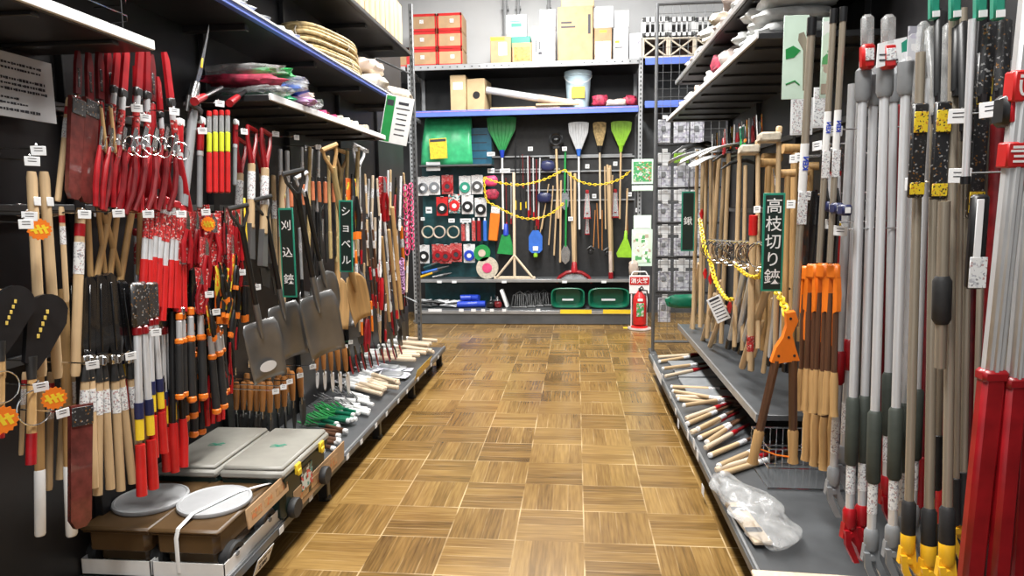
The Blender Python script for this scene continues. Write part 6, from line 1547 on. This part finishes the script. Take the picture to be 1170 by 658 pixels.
# long black row hooks + tags
for i, (px, py) in enumerate([(935, 165), (956, 148), (905, 232), (924, 222), (952, 254), (962, 262), (916, 178), (908, 180), (866, 238), (1045, 208), (1099, 198), (1098, 130), (1136, 122)]):
    hooktag(P(px, py, x=.86), True, -1, GR, size=.045)
for px, py in ((775, 484), (786, 497), (793, 507), (797, 520), (757, 430), (766, 452), (803, 560), (772, 470)):
    p = P(px, py, x=RLX - .022); s_ = .055 if py > 480 else .04
    MB().box((p.x, p.y, p.z), (.002, s_, s_ * .9), .0005).build('price_tag', 'paper', GR)
p = P(751, 425, x=RLX - .024); MB().box((p.x, p.y, p.z - .0), (.002, .5, .07), .0005).build('ticket_strip', 'paper', GR)
# --- loppers with orange heads
def olop(kn, L, hz, legs, grip0, headm='orange'):
    @kind(kn, L)
    def _():
        r = thing('long_lopper')
        MB().prism([(-.012, 0), (.008, .004), (.022, -.05), (.012, -hz), (-.020, -hz), (-.024, -.06)], .012, 'x').build('blade_cover', 'black_gloss', r)
        t = MB().box((0, 0, -hz - .03), (.030, .062, .065), .01).prism([(-.030, -hz - .05), (-.012, -hz - .05), (-.018, -hz - .20), (-.040, -hz - .19), (-.042, -hz - .12)], .022, 'x').prism([(.012, -hz - .05), (.028, -hz - .05), (.036, -hz - .12), (.034, -hz - .19), (.014, -hz - .20)], .022, 'x'); t.build('head', headm, r)
        for s in (-1, 1):
            g = legs
            MB().tube([(0, s * .018, -hz - .12), (0, s * g * .8, grip0)], .011, 8).build('leg', 'wood_dark', r)
            MB().tube([(0, s * g * .78, grip0 + .02), (0, s * g * .80, grip0 - .02), (0, s * g * .92, -L + .03), (0, s * g, -L)], [.013, .017, .0155, .018], 12).build('grip', 'wood_honey', r)
        return r
olop('lopper_closed', .92, .30, .024, -.76); 
row('lopper_closed', [(931, 218, 924, 470, .84), (943, 216, 935, 472, .86), (955, 216, 948, 474, .86), (934, 226, 926, 528, .94), (944, 224, 936, 534, .94), (952, 228, 946, 532, .96), (924, 222, 918, 470, .93)], .86, 'closed lopper with orange head, dark legs and wooden grips, {}', 'lopper', 'closed orange headed loppers', '-x', roll=.35)
@kind('lopper_open', .56)
def _():
    r = thing('open_lopper')
    t = MB().prism([(-.004, .03), (.028, .035), (.040, .0), (.020, -.05), (.034, -.10), (.050, -.15), (.010, -.155), (-.030, -.16), (-.050, -.155), (-.034, -.10), (-.010, -.06), (.0, -.02)], .026, 'x'); t.mat(1)
    for q in ((.012, .01), (.008, -.06), (-.025, -.13), (.03, -.13)): t.tube([(-.015, q[0], q[1]), (.015, q[0], q[1])], .005, 8)
    t.build('head', ['orange', 'iron'], r, 'bright orange plastic head')
    for s, e in ((-1, -.105), (1, .045)):
        g = Vector((0, e, -.56)); o = Vector((0, s * .03, -.15)); d = g - o
        MB().tube([o, o + d * .68], .016, 8).build('leg', 'wood_dark', r); MB().tube([o + d * .66, o + d * .70, o + d * .94, g], [.014, .020, .017, .021], 12).build('grip', 'wood_honey', r)
    MB().tube([(0, -.09, -.50), (0.01, -.02, -.525), (0, .04, -.54)], .003, 6).build('band', 'orange', r)
    return r
a, b = P(898, 366, x=.76), P(892, 528, x=.78)
hang('lopper_open', a, b, 'open lopper with orange head and splayed wooden gripped legs', 'lopper', None, '-y', 0)
@kind('brown_pole', 1.1)
def _():
    r = thing('long_pole_pruner')
    MB().tube([(0, 0, 0), (0, 0, -.06)], .016, 10).build('cap', 'black', r)
    MB().tube([(0, 0, -.05), (0, 0, -1.1)], .0135, 10).build('pole', 'bronze_tube', r, 'bronze brown pole')
    MB().tube([(0, 0, -.43), (0, 0, -.60)], .0148, 10).build('sleeve', ['white'], r)
    vs, fs = textmesh('KEN', .026, 1, .0008); t = MB().at(Matrix.Rotation(R(-90), 4, 'X')); 
    t = MB(); t.add([(.0155 + z_, y_ * 1.0, -.50 + x_) for x_, y_, z_ in vs], fs); t.build('lettering', 'blue', r, 'blue letters on the sleeve')
    MB().box((.012, 0, -.66), (.006, .034, .12), .002).build('tag', 'print_white', r)
    return r
for i, (x0_, y0_, x1_, y1_, xx) in enumerate(((928, 20, 908, 372, .80), (953, 10, 936, 300, .82), (964, 8, 948, 300, .84))):
    hang('brown_pole', P(x0_, y0_, x=xx), P(x1_, y1_, x=xx), 'slender bronze pole pruner with blue lettered sleeve, ' + ordn(i, 3), 'pole pruner', 'bronze pole pruners', '-y', .0)
# printed hanging cards, mint
for i, (p0, p1, y0_, y1_, xx, mt, lb) in enumerate(((896, 921, 18, 113, .82, 'print_mint', 'pale green printed hang card with saw picture beside the first bronze pole'), (940, 950, 20, 112, .90, 'print_mint', 'narrow pale green card glimpsed between the bronze poles'), (904, 928, 112, 154, 1.0, 'print_white', 'grey printed card with green edge under the mint card'), (930, 944, 100, 146, 1.05, 'print_white', 'second grey printed card behind the bronze poles'))):
    yy = P((p0 + p1) / 2, 60, x=xx).y; a, b = P(p0, y0_, y=yy), P(p1, y1_, y=yy)
    r = thing('hang_card', lb, 'card', 'printed hang cards'); w_, h_ = b.x - a.x, a.z - b.z
    MB().box((0, 0, -h_ / 2), (w_, .003, h_), .001).build('card', 'paper_mint' if i < 2 else 'paper', r)
    t = MB()
    if i == 0:      # curved saw handle print and a cut branch
        t.prism([(w_ * .10, -h_ * .22), (w_ * .30, -h_ * .20), (w_ * .42, -h_ * .28), (w_ * .46, -h_ * .9), (w_ * .34, -h_ * .9), (w_ * .30, -h_ * .42), (w_ * .08, -h_ * .30)], .002, 'y', -.0022); t.build('saw_print', 'bronze_tube', r)
        t = MB(); t.prism([(-w_ * .4, -h_ * .40), (-w_ * .1, -h_ * .36), (w_ * .2, -h_ * .42), (-w_ * .05, -h_ * .50), (-w_ * .38, -h_ * .52)], .002, 'y', -.0022); t.build('leaf_print', 'green_tool', r); t = MB(); t.tube([(-w_ * .35, -.003, -h_ * .82), (0, -.003, -h_ * .78), (w_ * .2, -.003, -h_ * .83)], .003, 5); t.build('branch_print', 'green_tool', r)
    else: t.box((0, -.0022, -h_ / 2), (w_ * .84, .002, h_ * .9)); t.build('printing', mt, r)
    r.location = ((a.x + b.x) / 2, yy, a.z)
# dark blister packs, blue tray under the bronze poles
row('silver_lopper', [(946, 165, 942, 300, .9), (956, 168, 952, 300, .92)], .9, 'dark packed lopper hanging under the bronze poles, {} of the pair', 'lopper', 'dark packed loppers on the right', '-y')
for i, (px, py) in enumerate(((947, 236), (956, 238), (965, 240))):
    c = P(px, py, x=.84); t = MB().box((0, 0, 0), (.03, .05, .035), .006).mat(1).box((0, -.026, 0), (.016, .003, .018))
    put(t.build('blue_clip_pack', ['navy', 'paper']), c, label='small navy blue pack above the orange heads, ' + ordn(i, 3), cat='pack', group='navy packs on the right')
# --- long telescopic pole pruners
def polek(kn, L, headm, gripm, tube='alu', r_=.0135, headlen=.13, foam=(.66, .80), collar=None, label=True):
    @kind(kn, L)
    def _():
        r = thing('pole_pruner')
        zt_ = -L + headlen
        MB().tube([(0, 0, 0), (0, 0, zt_ + .02)], r_, 12).build('pole', tube, r)
        if collar: MB().lathe([(r_ * 1.05, -.02), (r_ * 1.75, -.03), (r_ * 1.75, -.11), (r_ * 1.35, -.125), (r_ * 1.05, -.125)], 14).build('collar', 'grey_plastic', r, 'grey plastic collar')
        if foam: MB().lathe([(r_ * 1.1, -L * foam[0]), (r_ * 1.55, -L * foam[0] - .01), (r_ * 1.55, -L * foam[1] + .01), (r_ * 1.1, -L * foam[1])], 12).build('foam_grip', gripm, r, 'dark foam grip')
        if label: MB().tube([(0, 0, zt_ + .22), (0, 0, zt_ + .10)], r_ * 1.06, 12).build('label', 'print_white', r)
        t = MB().lathe([(r_ * 1.2, zt_ + .05), (r_ * 1.6, zt_ + .04), (r_ * 1.6, zt_ - .01), (r_ * 1.2, zt_ - .02)], 12)
        t.prism([(-.022, zt_), (.018, zt_), (.022, zt_ - .04), (.050, zt_ - .10), (.058, zt_ - headlen), (.040, zt_ - headlen), (.020, zt_ - .08), (-.004, zt_ - .05), (-.028, zt_ - .05)], .022, 'x')
        t.prism([(-.026, zt_ - .02), (-.010, zt_ - .02), (-.004, zt_ - .06), (.026, zt_ - headlen), (.008, zt_ - headlen), (-.022, zt_ - .07)], .014, 'x', .016)
        t.tube([(-.02, -.002, zt_ - .035), (.024, -.002, zt_ - .035)], .009, 10)
        t.build('trigger_head', headm, r)
        return r
polek('pole_red', 1.62, 'red', 'green_grip', collar=True); polek('pole_grey', 1.62, 'grey_plastic', 'green_grip', collar=True); polek('pole_yellow', 1.62, 'yellow_tool', 'black_matte', 'bronze_tube', .013, foam=(.83, .90), label=False); polek('pole_redband', 1.5, 'grey_plastic', 'red', 'alu_matte', foam=(.60, .68), label=True)
row('pole_redband', [(974, 96, 950, 588, .92), (983, 110, 962, 560, .97)], .92, 'slim silver pole pruner with red band and grey jaw, {} of the pair', 'pole pruner', 'red banded pole pruners', '-y')
row('pole_red', [(987, 70, 969, 640, .90), (999, 76, 983, 636, .95), (1022, 76, 1012, 600, 1.02), (1045, 60, 1030, 590, 1.05)], .9, 'telescopic silver pole pruner with red trigger head at the bottom, {}', 'pole pruner', 'red headed silver pole pruners', '-y', jr=.2)
row('pole_grey', [(1012, 62, 994, 668, .88), (1036, 60, 1018, 664, .90), (1046, 70, 1026, 650, .95), (1062, 40, 1040, 640, .96)], .9, 'telescopic silver pole pruner with grey trigger head at the bottom, {}', 'pole pruner', 'grey headed silver pole pruners', '-y', jr=.2)
row('pole_yellow', [(1052, 60, 1036, 672, .86), (1070, 30, 1060, 690, .90), (1090, 20, 1081, 690, .88), (1100, 10, 1092, 640, .98)], .88, 'bronze telescopic pole saw with yellow handle end at the bottom, {}', 'pole saw', 'yellow ended bronze pole saws', '-y', jr=.2)
# white plastic bagged heads with red clips above the collars, and hang cards
for i, (px, xx) in enumerate(((990, .89), (1014, .87))):
    a = P(px + 1, 22, x=xx); b = P(px, 90, x=xx); L_ = a.z - b.z; r = thing('saw_blade_case', ['left', 'right'][i] + ' clear and red saw case on top of the silver poles', 'saw case', 'clear red saw cases')
    MB().box((0, 0, -L_ * .2), (.036, .03, L_ * .55), .01).build('clear_case', 'clear_bag', r); t = MB().box((0, 0, -L_ * .62), (.040, .034, L_ * .42), .008); t.build('red_sheath', 'red_bright', r); MB().box((0, -.019, -L_ * .6), (.026, .003, L_ * .2), .002).build('label', 'print_white', r)
    r.location = a; r.rotation_euler = (0, -.05, 0)
for i, (q, xx, mt) in enumerate((([(1003, 50), (1036, 42), (1036, 68), (1001, 78)], .84, 'print_white'), ([(1038, 30), (1056, 30), (1053, 66), (1036, 70)], .88, 'print_grey'))):
    yy = P(q[0][0], q[0][1], x=xx).y; ps = [P(px, py, y=yy) for px, py in q]; o0 = ps[0]
    r = thing('hang_card', ['large tilted white printed card over the grey collars', 'grey printed card right behind the tilted white one'][i], 'card', 'cards over the grey collars')
    MB().prism([(p.x - o0.x, p.z - o0.z) for p in ps], .003, 'y').build('card', 'paper' if not i else 'print_grey', r)
    if not i:
        t = MB().prism([(.062, .0), (.080, .012), (.082, -.03), (.066, -.05)], .002, 'y', -.0025); t.build('green_print', 'sign_green', r)
        t = MB().box((.03, -.0025, -.045), (.05, .002, .004)).box((.02, -.0025, -.03), (.03, .002, .003)); t.build('printing', 'ink', r)
    r.location = o0
# dark printed saws (black and yellow labels) mid height, tags
for i, (px, y0_, y1_, xx) in enumerate(((1052, 118, 226, .84), (1078, 116, 228, .85), (1126, 60, 250, .95), (1107, 100, 240, 1.0))):
    a, b = P(px, y0_, x=xx), P(px - 1, y1_, x=xx); L_ = a.z - b.z; r = thing('blister_pack', 'long black pack with yellow and orange print hanging among the poles, ' + ordn(i if i < 2 else 5 - i, 4), 'pack', 'black yellow packs on the right')
    MB().box((0, 0, -L_ / 2), (.038, .012, L_), .004).build('pack', 'print_black', r)
    MB().box((0, -.008, -L_ * .20), (.032, .004, L_ * .22), .001).build('yellow_label', 'print_yellow', r); MB().box((0, -.008, -L_ * .90), (.034, .004, L_ * .13), .001).build('yellow_label', 'print_yellow', r)
    r.location = a
# green hooks/holders at the very top with clear blade packs
for i, (px, xx) in enumerate(((1067, .86), (1091, .86), (1120, .84), (1140, .84))):
    a = P(px, -20, x=xx); b = P(px, 22, x=xx); L_ = a.z - b.z
    t = MB().box((0, 0, -L_ / 2), (.022, .02, L_), .004).mat(1).box((0, -.011, -L_ * .86), (.016, .003, .014))
    put(t.build('green_holder', ['sign_green', 'paper']), a, ry=-.06, label='green plastic holder at the top edge above the poles, ' + ordn(i, 4), cat='holder', group='green holders at the top')
bl = [(1056, 24, 1048, 120, 'clear_bag'), (1064, 30, 1070, 132, 'clear_bag'), (1085, 26, 1082, 120, 'clear_bag'), (1096, 28, 1094, 104, 'black'), (1102, 24, 1104, 150, 'black'), (1132, 25, 1124, 110, 'print_black'), (1148, 20, 1144, 104, 'print_black'), (1075, 10, 1074, 110, 'black')]
for i, (x0_, y0_, x1_, y1_, mt) in enumerate(sorted(bl)):
    a, b = P(x0_, y0_, x=.88), P(x1_, y1_, x=.88); d = b - a; r = thing('bagged_saw', 'bagged long saw blade in the tight top row at right, ' + ordn(i, len(bl)), 'saw blade', 'bagged saw blades at the top right')
    MB().tube([(0, 0, 0), d * .05, d], [.006, .016, .015], 8, .5).build('sheath', mt, r); MB().tube([d * .02, d * .96], [.004, .006], 6).build('blade', 'steel', r); MB().tube([d * .97, d * 1.08], .012, 8).build('neck', 'black', r); r.location = a
a, b = P(1111, 22, x=.83), P(1103, 205, x=.84); d = b - a; r = thing('slim_rod', 'thin bright silver rod reaching down among the dark saws', 'rod'); MB().tube([(0, 0, 0), d], .0075, 10).build('rod', 'alu', r); MB().tube([d * .98, d * 1.03], .010, 10).build('end', 'black', r); r.location = a
# thicker bronze background poles and red backs
stick('pole_plain', 'bronze_tube', .013, 1.5, 'telescopic_pole', 'black_matte'); stick('pole_maroon', 'red_dark', .022, 1.5, 'telescopic_pole', 'red')
row('pole_plain', [(1084, 90, 1070, 560, .98), (1098, 205, 1092, 600, .93), (1108, 150, 1100, 600, .95), (1122, 240, 1112, 620, .92), (1128, 110, 1118, 620, 1.0), (1160, 120, 1140, 600, 1.0)], .95, 'plain bronze telescopic pole standing behind the front poles, {}', 'pole', 'plain bronze poles', '-y')
row('pole_maroon', [(1088, 140, 1078, 600, 1.08), (1112, 120, 1104, 600, 1.04), (1140, 140, 1122, 620, .98), (1064, 130, 1050, 580, 1.15), (1012, 120, 1000, 560, 1.15), (1026, 120, 1014, 560, 1.12)], 1.05, 'dark red pole in the shadow behind the silver poles, {}', 'pole', 'dark red poles in shadow', '-y')
# foam grip pole at px 1075
a, b = P(1079, 230, x=.83), P(1074, 420, x=.85); d = b - a; r = thing('foam_grip_pole', 'bronze pole with dark foam sleeve at mid height', 'pole'); MB().tube([(0, 0, 0), d], .0125, 10).build('pole', 'bronze_tube', r); MB().tube([d * .44, d * .47, d * .70, d * .73], [.014, .020, .020, .014], 12).build('foam_grip', 'black_matte', r); r.location = a
# black and white patterned pack
a, b = P(1120, 222, x=.82), P(1112, 330, x=.82); d = b - a; r = thing('patterned_pack', 'black pack with white patterned lower half hanging before bronze poles', 'pack'); MB().box(d * .5, (.034, .02, d.length), .006).build('pack', 'black', r); MB().box(d * .5 + Vector((-.004, -.011, 0)), (.014, .003, d.length * .9), .001).build('stripe', 'paper', r); MB().box(d * .82 + Vector((0, -.012, 0)), (.034, .003, d.length * .33), .001).build('pattern', 'print_white', r); r.location = a
# --- big alu and red poles at the right edge
def bigpole(i, a2, lab2, s2, b2, xx, label, w_=.030):
    """rectangular pole through the given photo points: top, split between alu and red, bottom"""
    T0, T1 = P(*a2, x=xx), P(*b2, x=xx); d = T1 - T0; L_ = d.length
    m_ = axes(T0, T1, L_, '-y', 0.0); r = thing('snow_brush_pole', label, 'pole', 'silver and red square poles'); 
    MB().box((0, 0, -L_ * s2 / 2), (w_ * .72, w_, L_ * s2), .005).box((w_ * .30, 0, -L_ * s2 / 2), (w_ * .3, w_ * .35, L_ * s2), .003).build('silver_pole', 'alu_matte', r)
    t = MB().box((0, 0, -L_ * (s2 + (1 - s2) / 2)), (w_ * .95, w_ * 1.28, L_ * (1 - s2)), .008).box((0, 0, -L_ * s2), (w_ * 1.05, w_ * 1.42, .025), .006); t.build('red_sleeve', 'red', r, 'bright red lower sleeve')
    for k, (f0, f1, txt) in enumerate(lab2):
        q = thing_part = MB().box((0, 0, -L_ * (f0 + f1) / 2), (w_ * .98, w_ * 1.35, L_ * (f1 - f0)), .003).build('red_label', 'red_bright', r)
        t = MB()
        if txt == 'ノコ':
            for k2 in range(3): t.box((w_ * .497, (k2 % 2 - .5) * w_ * .1, -L_ * (f0 + (f1 - f0) * (.35 + .2 * k2))), (.002, w_ * (.9 - .15 * k2), L_ * (f1 - f0) * .09))
            vs, fs = [], []
        else: vs, fs = textmesh(txt, w_ * 1.1, .8, .0006)
        t.add([(w_ * .50 + z_, x_, y_ - L_ * (f0 * .4 + f1 * .6)) for x_, y_, z_ in vs], fs); t.box((w_ * .495, 0, -L_ * (f0 * .8 + f1 * .2)), (.002, w_ * .8, L_ * (f1 - f0) * .1)); t.build('lettering', 'white', q, 'white characters on the red label')
    r.matrix_world = m_; return r
bigpole(0, (1181, -30), ((.135, .180, 'い'), (.238, .276, 'ノコ')), .60, (1106, 690), .80, 'nearest silver and red square pole leaning across the right edge', .034)
bigpole(1, (1200, -30), ((.27, .31, 'ノコ'),), .62, (1138, 690), .84, 'second silver and red square pole just right of the nearest one', .030)
bigpole(2, (1200, -30), (), .62, (1158, 690), .90, 'third red sleeved square pole at the very right edge', .026)
a, b = P(1160, 108, x=.80), P(1152, 146, x=.80); r = thing('black_clamp', 'black and red clamp between the two red labels on the nearest pole', 'clamp'); MB().box((0, 0, -(a.z - b.z) / 2), (.055, .045, a.z - b.z), .008).build('clamp', 'black', r); MB().box((-.01, -.024, -(a.z - b.z) / 2), (.02, .004, (a.z - b.z) * .8), .002).build('lever', 'red', r); r.location = a + Vector((0, -.0, 0))

# --- lying wooden handled tools on the base deck
@kind('lying_tool', .52)
def _(): return T('wooden_grip_tool', ('handle', 'wood_light', [('c', .0145, 0, -.30, 0, 0, .013)]), ('sleeve', 'print_white', [('c', .0142, -.24, -.32)]), ('blade_sheath', 'wood_dark', [('c', .011, -.31, -.52, 0, 0, .008)]), ('end_cap', 'white', [('c', .0145, .012, -.006)]))
@kind('lying_tool_red', .52)
def _(): return T('wooden_grip_tool', ('handle', 'wood_pale', [('c', .0145, 0, -.32, 0, 0, .013)]), ('band', 'red', [('c', .0148, -.29, -.35)]), ('blade_sheath', 'red_dark', [('c', .011, -.34, -.52, 0, 0, .008)]))
LT = [(818, 537, 900, 512), (822, 532, 895, 500), (806, 512, 868, 478), (808, 505, 860, 470), (800, 500, 856, 474), (798, 490, 850, 464), (786, 484, 852, 456), (784, 478, 840, 458), (782, 463, 830, 456), (776, 456, 832, 462), (772, 453, 838, 455), (770, 447, 800, 452), (768, 442, 810, 444), (760, 430, 806, 420), (758, 421, 790, 417), (754, 413, 786, 408), (752, 408, 780, 406), (826, 541, 890, 521), (812, 520, 880, 492), (790, 494, 846, 470)]
for i, q in enumerate(sorted(LT, key=lambda q: -q[1])):
    z_ = BZ + .018 + .012 * (i % 3); a, b = P(q[0], q[1], z=z_), P(q[2], q[3], z=z_)
    d = (b - a).normalized(); b = a + d * .52; b.x = min(b.x, RX - .03); b = a + (b - a).normalized() * .52
    spawn('lying_tool_red' if i % 3 == 1 else 'lying_tool', axes(a, b, .52, Vector((0, 0, 1))), 'wooden handled tool lying on the lowest right shelf, ' + ('nearest' if i == 0 else 'farthest' if i == len(LT) - 1 else ORD[i] + ' from the near end'), 'hand tool', 'wooden handled tools on the lowest right shelf')
# dark flat boards lying on the far base
for i in range(4):
    yy = 4.5 + i * .28; put(MB().box((0, 0, .01), (.42, .22, .018), .004).build('grey_board', 'grey_plastic'), (RLX + .32, yy, BZ + .001), rz=.03 * i, label='flat grey board on the lowest right shelf, ' + ordn(i, 4).replace('leftmost', 'nearest').replace('rightmost', 'farthest').replace('from left', 'from near end'), cat='board', group='flat grey boards')
# clear bag with pale blade
c = P(862, 600, z=BZ)
def fn(u, v):
    a_ = v * 2 * math.pi; q = math.sin(math.pi * min(1, max(0, u * 1.02))) ** .35; k = 1 + .22 * math.sin(a_ * 3 + u * 11) + .12 * math.sin(a_ * 5 - u * 19)
    return ((.11 - .03 * u) * math.cos(a_) * q * k + .03 * math.sin(u * 5), (u - .5) * .62, max(.002, .045 + .045 * math.sin(a_) * q * k + .03 * u * u))
r = thing('plastic_bag', 'crumpled clear plastic bag with pale boards on the lowest right shelf', 'bag'); MB().sheet(fn, 26, 20).build('bag', 'clear_bag', r)
MB().box((-.03, -.06, .02), (.07, .34, .016), .004).build('pale_board', 'wood_pale', r); MB().box((-.03, .04, .031), (.06, .03, .004), .001).build('black_label', 'ink', r); MB().box((-.035, -.14, .031), (.06, .03, .004), .001).build('black_label', 'ink', r)
r.location = (P(862, 595, z=BZ).x - .02, P(862, 595, z=BZ).y, BZ + .003); r.rotation_euler = (0, 0, .10)
put(MB().box((0, 0, .008), (.5, .16, .015), .004).build('cream_board', 'wood_pale'), (P(930, 656, z=BZ).x + .03, P(930, 660, z=BZ).y - .08, BZ + .001), rz=-.05, label='cream coloured board at the near bottom edge of the lowest right shelf', cat='board')
# wire stand below the middle shelf end
r = thing('wire_basket', 'black wire basket standing beneath the near end of the middle shelf', 'basket')
yb = 2.98; x0_, x1_ = .86, 1.28; t = MB()
for zz in (BZ + .006, BZ + .10, BZ + .19): t.tube([(x0_, yb, zz), (x1_, yb, zz), (x1_, yb + .3, zz), (x0_, yb + .3, zz)], .004, 6, closed=True)
t.build('rim', 'chrome', r); t = MB(); q = x0_
while q <= x1_: t.tube([(q, yb, BZ + .006), (q, yb, BZ + .19)], .002, 5); q += .03
t.build('front_wires', 'chrome', r)
t = MB(); q = x0_
while q <= x1_: t.tube([(q, yb + .3, BZ + .006), (q, yb + .3, BZ + .19)], .002, 5); q += .03
t.build('back_wires', 'chrome', r)

# --- goods on the upper right shelves
ZL = 2.197; ZU = 2.427
for i in range(8):
    lay = i // 3; o = lumpy(.34, .20, .065, 150 + i, .12, tip=-.05).build('folded_sack', 'cloth_white')
    put(o, (1.00 - .02 * (i % 2), 3.28 + (i % 3) * .20, ZL + lay * .062), rz=1.57 * 0 + rr.uniform(-.15, .15), label='white folded sack on the near end of the lower right shelf, ' + ['bottom', 'middle', 'top'][lay] + ' layer, ' + ['nearest', 'second', 'farthest'][i % 3], cat='sack', group='white folded sacks')
for i, (yy, mt, w_, h_, lb) in enumerate(((4.25, 'cloth_red', .26, .16, 'red and white wrapped parcel midway along the lower right shelf'), (4.02, 'cloth_pinkish', .26, .13, 'pale pink parcel next to the red wrapped one'), (4.55, 'cloth_white', .24, .11, 'small white parcel beyond the red wrapped one'), (5.0, 'skin_bag', .22, .10, 'cream bag far along the lower right shelf'), (5.3, 'cloth_white', .24, .10, 'white bag with orange print far along the shelf'), (5.65, 'cloth_pinkish', .22, .09, 'pale bag at the far end of the lower right shelf'))):
    put(lumpy(w_, .22, h_, 170 + i, .16).build('parcel', mt), (.95, yy, ZL), rz=.3 - .1 * i, label=lb, cat='parcel')
for i in range(12):
    lay = i // 7; j = i % 7; yy = 3.1 + j * .34 + lay * .17
    put(lumpy(.34, .24, .085, 190 + i, .14).build('rolled_mat', ['cloth_pinkish', 'sacking', 'cloth_white'][i % 3]), (.98, yy, ZU + lay * .08), rz=rr.uniform(-.15, .15), label=['pinkish', 'beige', 'whitish'][i % 3] + ' rolled mat on the upper right shelf, ' + ['lower', 'upper'][lay] + ' layer, ' + (ORD[j] + ' from near end'), cat='mat', group='rolled mats on the upper right shelf')
